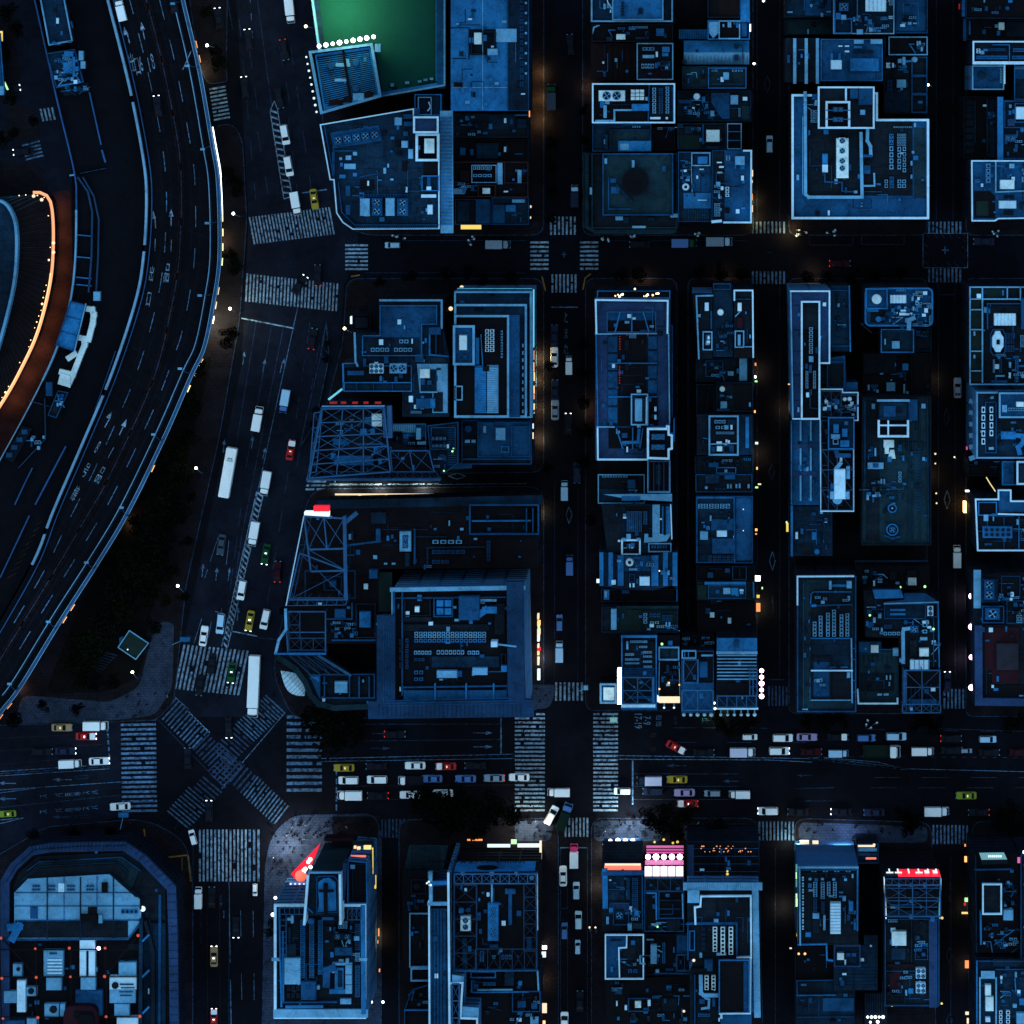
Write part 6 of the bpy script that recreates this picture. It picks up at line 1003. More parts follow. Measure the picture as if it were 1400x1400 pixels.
b.unit((555,628,588,682),'k',2.2,0,'roof_hatch');b.unit((480,762,530,800),'br',2.0);b.unit((440,800,535,840),'k',2.4);b.unit((538,802,560,850),'l',2.8);b.unit((318,630,352,680),'w',1.8)
for x in (175,258,365,470):
 for y in (640,660): b.grid((x,y,x+44,y+12),3,1,'b',2,.2)
b.grid((660,770,755,800),4,1,'b',2,.2);b.unit((165,760,205,825),'m',1.9);b.clutter((100,850,680,920),16,'kdtn');b.bulbs([(780,770)],'white_soft',.7,1.2,'dome_lamp')
b.wallrun([(60,870),(105,865),(70,930)],40,'b',1,1.2);b.wallrun([(0,938),(700,934),(770,850)],9,'m',1,1)
for y in (960,1040): b.slab((700,y,760,y+30),'d',.2)
b.wallrun([(775,830),(770,1460)],20,'n',2.5,0);b.wallrun([(800,840),(840,1000),(840,1460)],18,'d',2.5,0);b.slab((780,850,905,1460),'n',.2);b.wallrun([(875,700),(870,1460)],14,'m',.5,.2,'gutter')
for y,k in ((925,'b'),(1120,'b'),(1320,'b')): b.wallrun([(785,y+15),(815,y-15)],10,k,2,.5,'glass_rib')
for q,kk in (((435,940,518,1000),'w'),((435,1000,470,1140),'w'),((484,1000,520,1140),'w'),((440,1140,522,1214),'l'),((412,1216,560,1356),'m'),((238,996,346,1140),'l'),((252,1146,336,1216),'l'),((70,1072,120,1144),'l'),((92,1162,140,1336),'w'),((20,1220,92,1286),'l'),((142,1198,200,1248),'l'),((242,1290,322,1360),'l'),((328,1290,356,1360),'l'),((648,1062,746,1138),'l'),((598,1138,746,1212),'w'),((598,1212,742,1286),'l'),((624,1290,708,1356),'l'),((638,1360,766,1460),'w'),((146,1368,206,1460),'l'),((30,1380,135,1460),'m')): b.unit(q,kk,2.0)
for y in range(1046,1136,18): b.unit((258,y,340,y+8),'w',2.3)
b.units([(270,1010,310,1020),(655,1180,730,1188),(660,1200,735,1206),(650,1222,725,1228),(655,1242,720,1248)],'m',2.3)
b.tank(168,1222,16,'d',2.6);b.tank(290,1322,20,'d',2.6);b.tank(628,1192,18,'d',2.8);b.tank(98,1102,10,'d',2.6)
for x in (0,195,385,575): b.wallrun([(x,950),(x+10,1460)],4,'br',.5,2,'guard_rail')
for y in (993,1142,1362): b.wallrun([(0,y),(762,y)],4,'br',.5,2,'guard_rail')
b.wallrun([(20,940),(200,1140)],5,'br',.5,2,'guard_rail');b.wallrun([(745,930),(580,1130)],5,'br',.5,2,'guard_rail')
b.bulbs([(5,930),(755,916),(193,988),(379,985),(575,985),(10,1150),(198,1145),(385,1142),(572,1140),(16,1370),(207,1365),(580,1360),(765,1358)],'redlamp',.36,2.6,'obstruction_lamp');b.bulbs([(540,986)],'pink_light',.5,2.6,'flash_lamp')
mb=MB();mb.prism(rounded(poly((345,1305,530,1460),21),2.2),15,20.5,'r');mb.prism(poly((405,1335,500,1372),21),20.5,21,'k');mb.prism(rounded(poly((430,1350,510,1460),22),1),20.5,21.6,'k');o=b.add(mb,'red_lift_house');o['label']='red rounded machine house at the south edge'
# ---- sheet (1,3)
T(1,3)
b=B(O,'corner block of crowded roof plant under a sign tower with a red triangular awning below',(100,740,604,1366),31,'d','w',14,1.1,'xl')
b.wallrun([(118,1340),(590,1340)],44,'l',1.1);b.wallrun([(586,760),(590,1330)],26,'b',1.1);b.wallrun([(128,770),(140,1300)],10,'b',1);b.truss((130,765,290,800),6,1,1.6,'steel',.2,0);b.truss((130,800,165,1050),1,8,1.6,'steel',.2,0);b.truss((500,770,575,830),3,1,1.6,'steel',.2,2)
for x,y0,y1 in ((255,830,1150),(304,850,1150),(352,830,1130)): b.slab((x-20,y0,x+18,y1),'k',.2);b.grid((x-14,y0,x+14,y1),2,15,'b',1.3,.2)
b.unit((155,1040,243,1184),'l',2);b.unit((245,1168,328,1270),'m',2);b.grid((165,1186,242,1265),3,2,'d',1.4);b.unit((430,982,525,1026),'m',1.8);b.units([(418,1066,525,1080),(490,1042,508,1070)],'l',1.4);b.pipe([(385,1180),(388,1105),(420,1092)],36,'m',1.6);b.units([(430,1095,480,1210),(400,1210,510,1236)],'b',1.6);b.units([(488,1078,524,1130),(488,1132,524,1184),(488,1186,524,1235)],'l',2);b.unit((448,1110,470,1200),'n',2.2);b.fans((420,905,525,940),2,1,'n',1.8);b.grid((448,838,500,880),3,2,'l',1.2);b.grid((540,1010,568,1060),2,3,'l',1.2);b.grid((540,1080,568,1255),2,10,'b',1.2);b.units([(535,920,565,945)],'l',1.4);b.grid((540,850,570,1000),2,6,'m',1.2);b.pipe([(470,945),(485,1000),(495,950)],4,'l',1.2,name='pipe');b.units([(332,1190,348,1212),(460,1262,520,1292)],'l',1.2);b.units([(190,805,205,850),(170,820,195,835)],'l',1.4);b.units([(175,870,190,960),(165,960,220,1035)],'n',1);b.wallrun([(150,1280),(440,1278)],9,'m',1,name='duct');b.wallrun([(170,1305),(360,1303)],16,'b',1,name='duct');b.wallrun([(148,900),(150,1270)],9,'b',1,name='duct');b.tank(300,838,18,'b',1.4);b.units([(360,815,425,832)],'b',2);b.clutter((400,840,540,1060),16,'mbnl');b.slab((370,835,430,1000),'d',.2);b.wallrun([(95,1045),(125,1045)],16,'l',1.2);b.wallrun([(575,1045),(600,1045)],16,'l',1.2)
# tall sign tower standing on the block
P0=[(296,566),(468,566),(480,830),(268,838)]
b.pen([(300,570),(462,570),(464,808),(284,808)],37.5,'n',None,wall='t',base=-31,name='sign_tower');b.wallrun([(292,575),(272,835)],12,'w',8,0,'side_fin');b.wallrun([(466,570),(470,832)],12,'w',8,0,'side_fin');b.wallrun([(298,570),(462,570)],6,'l',1.6,6.5);b.wallrun([(492,520),(475,700)],22,'v',6,-2,'side_fin')
b.slab((300,590,340,740),'d',.2,6.5);b.slab([(340,625),(370,605),(400,600),(435,625),(440,780),(335,790),(345,740),(340,680)],'b',.5,6.5);b.wallrun([(380,640),(382,800)],20,'k',.8,6.9);b.wallrun([(350,672),(420,672)],10,'k',.8,6.9);b.frame([(345,590),(430,590),(448,615),(450,790),(330,800),(330,600)],4,.8,'m',6.5);b.wallrun([(285,765),(310,790)],4,'b',1,6.6);b.unit((376,640,390,660),'k',8.6)
mb=MB();r0=W(443,1150,8);r1=W(484,1150,8);mb.box(r0[0],r0[1],r1[0],r0[1]+.7,3,8,'r',True);b.add(mb,'fascia')
# lit awning, globe and blue lamp panel at street level on the corner
A1,A2,A3,A4=Z(352,412,9),Z(190,580,9),Z(215,612,9),Z(305,530,9)
mb=MB();mb.prism([A1,A2,A3,A4],8.2,8.8,'red_sign',bottom=True);o=b.add(mb,'lit_awning');o['label']='red triangular lit awning'
b.add((lambda m: (m.sphere(*Z(245,590,10),10,1.35,'orange_sign',14,10),m)[1])(MB()),'lit_globe');b.bulbs([(240,585),(262,562),(270,552),(298,542),(286,514),(296,500)],'white_light',.5,-21,'awning_lamp')
mb=MB();mb.prism(poly([(182,628),(280,628),(280,692),(160,692)],9),8,8.6,'blue_sign',bottom=True);b.add(mb,'blue_lamp_panel');b.bulbs([(190+24*i+8*(j % 2),634+17*j) for j in range(4) for i in range(4)],'white_soft',.22,-22,'panel_lamp');b.bulbs([(156,666),(140,692),(132,712),(106,710)],'white_light',.48,-22,'awning_lamp');b.bulbs([(92,802)],'white_light',.45,-25,'awning_lamp');b.slab((125,700,280,735),'g',.4,-23,'awning');b.slab((150,695,275,706),'cream',.3,-22,'lit_sign')
T(1,3)
b=B(O,'east wing of the sign-tower block with a dark recessed roof and yellow shop lights',[(502,500),(608,510),(612,738),(500,738)],30,'k','b',6,1,'xl');b.unit((515,530,540,552),'l',1);b.frame((525,525,600,735),4,.5,'n');b.slab((520,470,628,500),'n',.4,-8);b.glow((535,425,628,445),'cream',16,1);b.glow((518,480,600,488),'orange_sign',20,.8);b.glow((632,440,640,580),'yellow_light',10,1);b.glow((648,590,656,660),'yellow_light',6,1);b.slab([(525,400),(645,398),(650,480),(530,470)],'g',.5,-20)
b.bulbs([(630,1280),(694,1280)],'white_light',.4,-26,'shop_lamp')
for g in ((668,880,674,920),(672,1100,678,1116),(664,945,668,960)): b.glow(g,'amber',5,.6)
b=B(O,'low dark building with a sloping slatted north roof in the back alley',(800,560,946,1168),20,'k',None);b.slab([(840,420),(1050,425),(1020,572),(805,570)],'t',.4,-3,'sloping_roof');b.stripes([845,430,1010,565],16,'d','y',.3,.15,-2.6);b.frame((838,794,950,1092),6,1,'l');b.frame((845,1094,950,1168),8,1,'l');b.frame((848,610,930,690),5,.8,'n');b.clutter((815,690,935,780),6,'ndk');b.tank(880,648,20,'d',1);b.units([(940,570,966,610)],'l',2);b.bulbs([(935,630),(950,640)],'white_soft',.3,.8,'roof_lamp')
b=B(O,'lower roofs with an aerial frame at the south end of the back alley',[(812,1322),(850,1210),(946,1180),(946,1460),(812,1460)],22,'k','m',4);b.pipe([(835,1240),(865,1220),(850,1270)],7,'m',1,name='aerial');b.clutter((860,1230,935,1310),8,'nmd');b.wallrun([(815,1322),(940,1322)],7,'b',1)
b=B(O,'slender rail-grooved slab tower with stepped white framed cells down its east side',[(942,720),(1045,720),(1045,570),(1065,570),(1070,1130),(1136,1140),(1136,1310),(1218,1312),(1218,1460),(950,1460)],37,'k',None,wall='xl')
b.slab((955,770,1052,1460),'m',.4)
for x in (968,985,1003,1021,1040): b.wallrun([(x,775),(x,1460)],3,'d',.25,.4,'groove')
b.wallrun([(947,728),(950,1460)],9,'w',1.3);b.wallrun([(947,740),(1050,740)],18,'l',1.3);b.wallrun([(1052,575),(1060,1460)],11,'w',1.4);b.wallrun([(955,575),(957,720)],18,'l',1.3);b.wallrun([(960,628),(1045,625)],20,'b',1.3);b.slab((970,650,1045,715),'k',.2);b.truss((1072,1180,1112,1460),1,3,1.2,'steel',.5,2);b.wallrun([(1068,1176),(1130,1172),(1118,1365),(1210,1368),(1210,1460)],10,'w',1.3);b.slab([(1072,1132),(1136,1140),(1136,1172),(1072,1174)],'l',.8);b.slab([(1128,1305),(1218,1312),(1218,1362),(1122,1362)],'l',.8);b.bulbs([(945,622),(955,640)],'white_soft',.3,1.6,'roof_lamp')
b=B('bank_building','braced-roof bank with a pale sloping name board above its black north face',(1078,572,1540,1112),33,'k',None,wall='xk')
b.frame((1080,574,1538,1110),7,1.2,'b');b.truss((1085,580,1535,632),9,1,3.2,'steel',.36,2);b.truss((1085,640,1205,1105),1,5,3,'steeld',.26,2);b.truss((1200,990,1535,1105),5,1,3,'steeld',.26,2);b.truss((1465,632,1535,1000),1,5,3,'steeld',.28,2);b.wallrun([(1536,580),(1538,880)],9,'w',1.4,1);b.wallrun([(1082,1108),(1540,1106)],7,'b',1,1)
b.slab((1210,640,1460,985),'k',.2);b.unit((1267,740,1326,946),'b',2.2);b.fans((1282,760,1310,930),1,5,'b',2.3);b.pipe([(1290,635),(1290,735)],9,'l',1.2);b.pipe([(1300,660),(1300,735)],5,'m',1.2);b.units([(1362,660,1420,690),(1380,690,1400,860)],'m',1.2);b.unit((1117,812,1174,892),'c',2);b.fans((1120,816,1171,888),1,2,'c',2.1);b.unit((1108,768,1135,795),'b',1.6);b.pipe([(1140,940),(1145,1090)],24,'n',1.2);b.units([(1210,790,1230,835)],'m',1.4);b.wallrun([(1208,640),(1210,985)],8,'n',1);b.units([(1480,925,1506,995)],'m',1.6);b.grid((1220,1000,1250,1060),1,3,'b',1.4);b.grid((1290,1025,1310,1045),1,1,'l',1.2);b.grid((1340,1020,1400,1050),3,1,'b',1.2);b.units([(1275,965,1325,985)],'m',1);b.bulbs([(1130,575),(1290,575),(1425,575),(1508,600)],'l',.55,1.8,'truss_node')
# sloping name board
s0,s1,s2,s3=Z(1080,570,36),Z(1525,566,36),Z(1532,508,30.5),Z(1098,510,30.5)
mb=MB();mb.face([(*s0,35.6),(*s1,35.6),(*s2,31),(*s3,31)],'b');mb.face([(*s0,35.5),(*s3,30.9),(*s2,30.9),(*s1,35.5)],'m');sb=b.add(mb,'name_board')
to=letters('WIIIHNICUZ KAVAPH',2.2,'k',.04,b.root,'board_lettering')
cx_,cy_=(s0[0]+s1[0])/2-4,(s0[1]+s2[1])/2+.4
ang=math.atan2(4.6,abs(s2[1]-s0[1]));to.rotation_euler=(ang,0,math.pi);to.location=(cx_-b.cx,cy_-b.cy+.9,34.05-.1)
mb=MB();mb.cyl(0,0,1.6,0,.08,'k',20);lg=mb.obj('emblem',b.root);lg.location=(cx_-b.cx+2.4,cy_-b.cy-.55,33.9);lg.rotation_euler=(-ang,0,0);lg.scale=(1.5,.75,1)
b.slab((1265,418,1390,434),'white_soft',.6,-27,'shop_window');b.slab((1395,392,1425,416),'green_light',.4,-28,'shop_window');b.slab((1430,416,1552,434),'white_soft',.8,-26,'shop_window');b.slab((1550,400,1562,500),'cream',.8,-26,'shop_window');b.slab((1556,500,1562,620),'plaza',.8,-26,'canopy');b.slab((1155,390,1238,398),'amber',.4,-28,'shop_window')
b=B(O,'lower terraces with pale rails south of the braced bank',[(1140,1118),(1550,1118),(1555,1460),(1225,1460),(1222,1310),(1140,1300)],24,'k',None);b.frame((1172,1112,1312,1150),7,1,'b');b.wallrun([(1180,1160),(1180,1225),(1490,1222)],7,'b',1);b.wallrun([(1215,1212),(1400,1210)],8,'l',1);b.wallrun([(1540,1110),(1545,1210)],8,'l',1.2);b.grid((1240,1170,1310,1192),4,1,'b',1);b.unit((1358,1110,1410,1190),'n',1.2);b.frame((1400,1220,1555,1335),5,1,'m');b.units([(1505,1286,1538,1318),(1430,1275,1475,1310)],'m',1.4);b.clutter((1240,1240,1540,1390),14,'ndm');b.slab((1500,1360,1545,1400),'l',.6)
for g,k in (((1545,955,1560,965),'cream'),((1565,975,1590,992),'white_light'),((1562,1008,1585,1036),'white_soft'),((1565,1290,1590,1340),'cream'),((1568,1385,1582,1420),'warm')): b.glow(g,k,4,.8)
# ---- sheet (2,3)
T(2,3)
b=B(O,'corner building with four floodlights on its dark glazed front and an orange sign band',(494,560,716,892),25,'d',None,wall='x');b.wallrun([(508,565),(510,752)],28,'b',1.2);b.wallrun([(500,575),(712,572)],22,'m',1.2);b.wallrun([(712,590),(714,880)],5,'m',1);b.slab((524,590,612,720),'n',.2);b.wallrun([(525,662),(610,662)],4,'m',.8);b.grid((625,600,645,720),1,6,'m',1.2);b.grid((655,600,690,820),2,10,'m',1.2);b.slab((530,735,640,800),'v',.2);b.frame((552,738,640,860),5,.8,'m');b.fans((565,780,610,830),1,1,'t',1.6);b.units([(515,815,530,855)],'l',1);b.unit((632,852,656,890),'l',1.4);b.unit((660,850,716,880),'t',1);b.clutter((525,600,610,710),6,'mnd');b.clutter((640,720,700,850),6,'bnm')
b.slab((505,536,706,560),'orange_sign',.5,-2,'lit_sign');b.slab((508,524,704,534),'cream',.5,-3.5,'lit_sign');b.bulbs([(538,398),(579,396),(620,396),(661,396)],'flood',.5,-16);b.bulbs([(506,416)],'flood',.5,-14);b.bulbs([(504,458),(538,420),(580,425),(622,420)],'green_light',.25,-16,'sign_lamp')
b.slab((494,400,716,545),'d',.5,-14,'glazed_front');b.slab((500,385,716,400),'v',.4,-20,'canopy')
for i in range(7): b.wallrun([(500,420+18*i),(712,420+18*i)],2,'n',.2,-13.4,'glazing_bar')
b=B(O,'building with pink neon, five white globes and a white-lit sign trough in front',(722,598,942,892),24,'d','m',6);b.truss((728,602,936,672),3,1,1.6,'steeld',.26,1);b.wallrun([(738,682),(788,682),(790,825)],8,'b',1);b.frame((800,672,936,826),6,1,'m',floor='k');b.wallrun([(800,722),(925,722)],5,'n',1);b.slab((742,690,780,880),'k',.2);b.wallrun([(800,770),(920,770)],3,'m',.5);b.bulbs([(796,868)],'green_light',.3,1,'roof_lamp');b.clutter((735,830,930,888),10,'mnd');b.unit((845,830,920,885),'d',1.2);b.wallrun([(932,690),(935,820)],7,'l',1)
for i in range(5): b.slab((726+43*i,540,764+43*i,592),'neon_white',.5,-.5,'lit_sign')
b.bulbs([(744+43.5*i,486) for i in range(5)],'pink_light',.72,-6);b.slab((728,505,938,530),'pink_sign',.4,-8,'neon_panel');b.slab((735,425,938,470),'pink_sign',.3,-14,'neon_panel');b.wallrun([(732,470),(936,470)],3,'k',.4,-13,'panel_bar')
for i in range(5): b.wallrun([(744+43.5*i,480),(744+43.5*i,535)],3,'w',.3,-6.4,'lamp_arm')
b.wallrun([(728,455),(938,455)],4,'k',.4,-13,'panel_bar');b.wallrun([(728,440),(938,440)],4,'k',.4,-13,'panel_bar');b.bulbs([(830,392),(905,404),(880,410),(780,405)],'yellow_light',.35,-19,'shop_lamp')
b=B(O,'white-rimmed roof with a pale L-shaped sheet and a dark court',(508,905,722,1152),27,'d','w',7,1.1);b.slab([(516,914,),(628,914),(628,980),(580,980),(580,1142),(516,1142)],'m',.4);b.wallrun([(628,912),(626,980),(584,982),(588,1142)],7,'w',1.1);b.grid((632,1100,688,1122),2,1,'b',1.2);b.clutter((600,1010,715,1080),8,'ndl');b.pipe([(700,1030),(702,1068),(725,1070)],8,'l',1);b.units([(540,940,600,948)],'n',.8)
b=B(O,'dark roof with an upright pale tank and pale sheets behind the neon building',(724,905,972,1128),21,'k','n',4);b.unit((757,966,792,1072),'l',1.8);b.grid((820,955,840,1070),1,9,'b',1);b.slab([(900,905),(968,900),(968,1020),(900,1015)],'m',.4);b.frame((898,1020,990,1112),6,1,'b');b.truss((898,1020,990,1112),2,1,1.2,'steeld',.25,2);b.wallrun([(780,1120),(975,1122)],6,'m',1);b.grid((840,1095,885,1112),3,1,'m',1);b.unit((785,1102,805,1122),'l',1);b.unit((735,935,775,943),'l',.8);b.clutter((730,930,900,1090),10,'nmd');b.units([(930,915,970,1000)],'m',1)
b=B(O,'large block with broad white ribbed eaves, a flat dark roof and a sunken black court',[(957,626),(1348,626),(1356,1345),(1140,1460),(975,1460),(970,1110),(995,1050),(960,1045)],31,'d',None,wall='xl')
b.wallrun([(957,646),(1348,646)],40,'l',1,-.5,'ribbed_eave');b.wallrun([(1330,660),(1342,1345)],34,'l',1,-.5,'ribbed_eave');b.stripes((960,630,1345,664),32,'b','x',.15,.06,.5);b.slab((960,668,1025,738),'l',1);b.wallrun([(1005,760),(1030,755),(1034,700),(1306,698),(1308,1034),(1232,1036)],9,'w',1.2);b.wallrun([(1000,760),(1003,850)],10,'w',1.2);b.wallrun([(1306,1040),(1302,1340)],9,'w',1.2);b.wallrun([(960,850),(1228,848)],12,'m',1);b.wallrun([(1228,848),(1230,1040)],9,'m',1);b.wallrun([(962,850),(962,1045)],7,'m',1)
for x in (1110,1153,1197): b.grid((x-13,870,x+13,1022 if x > 1120 else 1005),1,7,'c',1.5,.08)
b.grid((1035,870,1058,1000),1,5,'n',1.4);b.units([(1025,1012,1040,1038),(1118,1012,1172,1026)],'l',1.2);b.unit((1052,1048,1098,1112),'m',1.6);b.frame((970,890,1000,1000),4,.8,'b');b.unit((985,1095,1070,1118),'k',1.6);b.pen((1130,1045,1300,1345),2.2,'d','b',7);b.slab((1142,1058,1262,1330),'k',.3,2.2);b.slab((1266,1060,1290,1335),'m',.3,2.2);b.slab((1305,1040,1340,1335),'m',.3);b.wallrun([(1135,1342),(1300,1340)],6,'w',1.2,2);b.pipe([(1032,1140),(1034,1230),(1050,1242),(1118,1242)],20,'l',1.5);b.grid((1052,1135,1076,1215),1,4,'c',1.4,.1);b.grid((1090,1135,1114,1215),1,4,'c',1.4,.1);b.pipe([(1040,1315),(1075,1310),(1078,1265),(1060,1258)],12,'l',1.2);b.grid((1016,1342,1085,1362),4,1,'b',1.2);b.units([(1025,1265,1055,1290),(1095,1258,1112,1305)],'m',1.4);b.bulbs([(994,1052)],'cream',.35,1,'roof_lamp');b.slab((1140,1350,1310,1460),'m',.3);b.wallrun([(1000,1130),(1000,1400)],5,'m',1)
b.glow((955,545,962,590),'orange_sign',12,3)
b=B(O,'dark louvred front block sprinkled with small orange lamps beside the neon building',(955,398,1352,600),22,'k','n',4);b.slab((958,420,995,590),'v',.3)
for i in range(11): b.wallrun([(996,440+14*i),(1345,440+14*i)],3,'m' if i % 3 == 0 else 'd',.5,name='louvre')
for x in (1055,1110,1165,1220,1275): b.wallrun([(x,430),(x,590)],3,'n',.4,name='louvre_post')
rq=random.Random(8);b.bulbs([(rq.uniform(1005,1340),rq.choice((428,440,452,458))) for i in range(34)],'amber',.12,.6,'string_lamp');b.bulbs([(1178,565),(1178,580)],'yellow_light',.28,.6,'string_lamp');b.wallrun([(1000,602),(1340,602)],12,'m',.8)
b=B(O,'black back roofs with a square ringed plant room south of the white-rimmed roof',[(515,1158),(970,1135),(972,1460),(515,1460)],17,'k',None);b.frame((634,1258,748,1334),6,1.2,'m');b.unit((672,1275,706,1312),'c',1.6);b.unit((742,1268,758,1302),'w',1.4);b.bulbs([(940,1330)],'cream',.35,1,'roof_lamp');b.clutter((530,1160,640,1240),8,'ndm');b.clutter((640,1340,960,1440),18,'nmdt');b.slab((820,1260,900,1330),'d',.2);b.clutter((760,1190,960,1290),8,'kdn')
# ---- sheet (3,3)
T(3,3)
b=B(O,'white-fronted building whose pale blank north wall carries two cream lamps',(164,538,494,968),33,'d',None,wall='xl',win=False)
b.wallrun([(168,542),(490,542)],10,'l',1.2);b.wallrun([(172,545),(176,965)],8,'l',1.2);b.wallrun([(490,545),(488,885)],8,'b',1.1);b.wallrun([(182,556),(482,556)],3,'b',.8,name='railing');b.grid((184,590,198,890),1,9,'w',1,.4);b.grid((220,560,470,572),4,1,'l',.9,.6);b.units([(458,580,468,602),(222,602,238,614),(290,602,306,614),(352,604,368,616),(416,604,432,618)],'l',.9);b.grid((247,625,270,706),1,6,'l',1.3,.1);b.grid((288,625,310,716),1,7,'l',1.3,.1);b.grid((322,625,342,698),1,5,'l',1.3,.1);b.grid((355,625,376,710),1,6,'l',1.3,.1);b.grid((290,730,312,800),1,5,'m',1.2);b.grid((246,712,270,790),1,5,'m',1.2);b.unit((341,738,398,908),'w',2.2);b.stripes((341,738,398,908),10,'l','y',.12,.1,2.2);b.unit((442,730,466,784),'b',1.4);b.units([(302,805,315,888),(245,795,280,825)],'l',1.2);b.units([(388,676,412,686),(388,698,412,708),(468,780,480,800),(470,840,480,886),(205,900,235,925)],'b',1);b.unit((245,830,285,900),'d',1);b.wallrun([(190,575),(480,575)],3,'n',.6,name='railing');b.wallrun([(165,965),(320,962),(322,1048),(352,1052)],8,'b',1);b.clutter((400,720,480,880),8,'ndm');b.glow((176,400,224,416),'cream',5,1.4);b.glow((244,402,276,416),'cream',5,1.4);b.glow((152,520,163,650),'green_light',6,.6);b.glow((152,690,162,760),'green_light',6,.6);b.glow((156,870,166,940),'yellow_light',6,.6);b.glow((118,984,130,990),'cream',5,.5)
b=B(O,'low stepped shop with lit and coloured sign shelves beside the white-fronted building',(486,412,604,520),13,'n','m',5);b.slab((492,414,585,432),'cream',.3,0,'lit_sign');b.slab((495,440,596,456),'l',.5,.5);b.slab((495,466,600,480),'m',.5);b.slab((535,490,592,500),'orange_sign',.3,0,'lit_sign');b.bulbs([(580,420)],'cream',.3,1,'sign_lamp')
b=B(O,'black sunken roof with two small orange lamps at its west wall',(148,974,362,1160),18,'k','d',4);b.wallrun([(318,968),(322,1052),(360,1056)],7,'m',1);b.bulbs([(168,1016),(202,1016)],'warm',.32,.6,'wall_lamp')
b=B(O,'dark blue boarded roof carrying a small braced plant cage',[(360,968),(525,968),(525,915),(600,915),(600,1215),(360,1215)],22,'n',None);b.frame((360,968,507,1090),8,1.4,'v');b.units([(378,1012,416,1050)],'c',1.8);b.units([(425,1012,452,1032),(458,1012,482,1032)],'m',1.4);b.truss((366,975,502,1084),1,1,1.2,'steeld',.2,2);b.stripes((365,1095,598,1210),6,'m','y',.05,.2);b.wallrun([(468,1095),(468,1212)],3,'d',.3)
b=B(O,'plain dark blue low roof with a pale rail at the south border of its block',(152,1164,475,1460),19,'n',None);b.wallrun([(158,1242),(368,1240)],6,'b',1);b.wallrun([(158,1165),(160,1240)],6,'m',1);b.wallrun([(155,1162),(362,1158)],6,'m',1);b.slab((162,1170,300,1235),'d',.2);b.slab((300,1258,470,1330),'m',.2);b.units([(180,1180,210,1192)],'b',.8);b.wallrun([(160,1362),(470,1360)],4,'m',.4)
b=B(O,'slatted low roof with a row of blue-white lamps at the south border',(528,1228,652,1460),16,'d',None);b.stripes((532,1235,645,1350),9,'n','x',.4,.4);b.bulbs([(545+21*i,1362) for i in range(5)]+[(560,1390),(600,1388)],'white_light',.35,.6,'sign_lamp')
b=B(O,'truss-topped tower with a red lit letter sign facing the wide street',(634,602,946,816),38,'k',None,wall='xk')
b.truss((640,606,942,812),4,4,3,'steel',.24,0);b.truss((640,640,942,812),2,2,3,'steel',.34,2,posts=False);b.truss((640,606,942,640),8,1,3,'steel',.22,1);b.truss((640,640,942,812),2,1,3.1,'steel',.42,0,posts=False);b.wallrun([(637,604),(644,815)],5,'white_soft',3,0,'light_strip');b.wallrun([(944,604),(938,815)],4,'teal_light',3,0,'light_strip');b.bulbs([(783,640),(718,640),(858,640),(783,728),(783,812)],'steel',.6,3,'truss_node');b.slab((650,780,935,812),'n',.4)
q0,q1=Z(712,600,41),Z(944,600,41);q2=Z(638,600,41);ty=q0[1]+.15
mb=MB();mb.box(q0[0],ty,q1[0],ty+.3,33,41,'red_sign',True);mb.box(q2[0],ty,q0[0],ty+.3,33,41,'d',True);sg=b.add(mb,'sign_board')
def sign_text(txt,xpx,size,z,k,ext=.25):
 o=letters(txt,size,k,ext,b.root,'sign_letter');o.scale.x=.42
 x=Z(xpx,600,38)[0];o.location=(x-b.cx,ty+.62-b.cy,z+2.2);o.rotation_euler=(R(90),0,math.pi);return o
for i,x in enumerate((665,712,770,825,870,915)): sign_text('TTITFF'[i],x,6.4,34.6,'white_soft',.12)
b=B(O,'long roof with a bright white square plant box behind the red letter sign',(638,820,936,1298),29,'d','m',5);b.unit((677,893,757,972),'c',2);b.wallrun([(902,845),(904,1285)],44,'v',1,name='side_strip');b.wallrun([(785,830),(785,1060)],4,'n',.8,name='pipe');b.fans((810,1097,862,1152),2,2,'w',2);b.fans((810,1177,862,1232),2,2,'w',2);b.slab((650,1072,802,1090),'br',.8);b.slab((665,1115,728,1225),'r',.5);b.grid((655,825,710,846),3,1,'l',1.2);b.unit((675,985,752,1050),'n',.8);b.frame((805,985,875,1050),4,.8,'m');b.clutter((795,835,870,1050),14,'ndm');b.frame((640,1240,752,1294),4,.8,'n');b.wallrun([(642,1110),(800,1110)],4,'m',.5);b.clutter((645,1095,800,1290),10,'nd');b.unit((888,812,912,840),'b',1.6);b.bulbs([(678,1298),(952,820),(950,1288)],'yellow_light',.3,-4,'wall_lamp')
b=B(O,'dark building at the east border with a teal-lit sign panel facing north',(1128,470,1372,1010),27,'k',None);b.slab([(1150,462),(1295,460),(1318,522),(1172,530)],'d',1);b.slab([(1155,464),(1290,462),(1308,500),(1168,502)],'teal_sign',.2,1.0,'lit_sign');b.pen((1170,628,1278,798),3.5,'d','w',8,1.1);b.clutter((1185,645,1265,785),8,'dnm');b.unit((1288,775,1342,834),'l',2);b.wallrun([(1162,780),(1164,960)],9,'b',1.1);b.wallrun([(1132,555),(1330,552)],8,'m',1);b.clutter((1170,830,1360,1000),26,'ndml');b.clutter((1285,610,1365,760),12,'nml');b.wallrun([(1135,480),(1140,1005)],6,'n',1)
mb=MB();
for i in range(7): c0=Z(1205+11*i,492,29);mb.box(c0[0],c0[1],c0[0]+.3,c0[1]+.5,28.2,28.3,'white_soft')
b.add(mb,'sign_lettering')
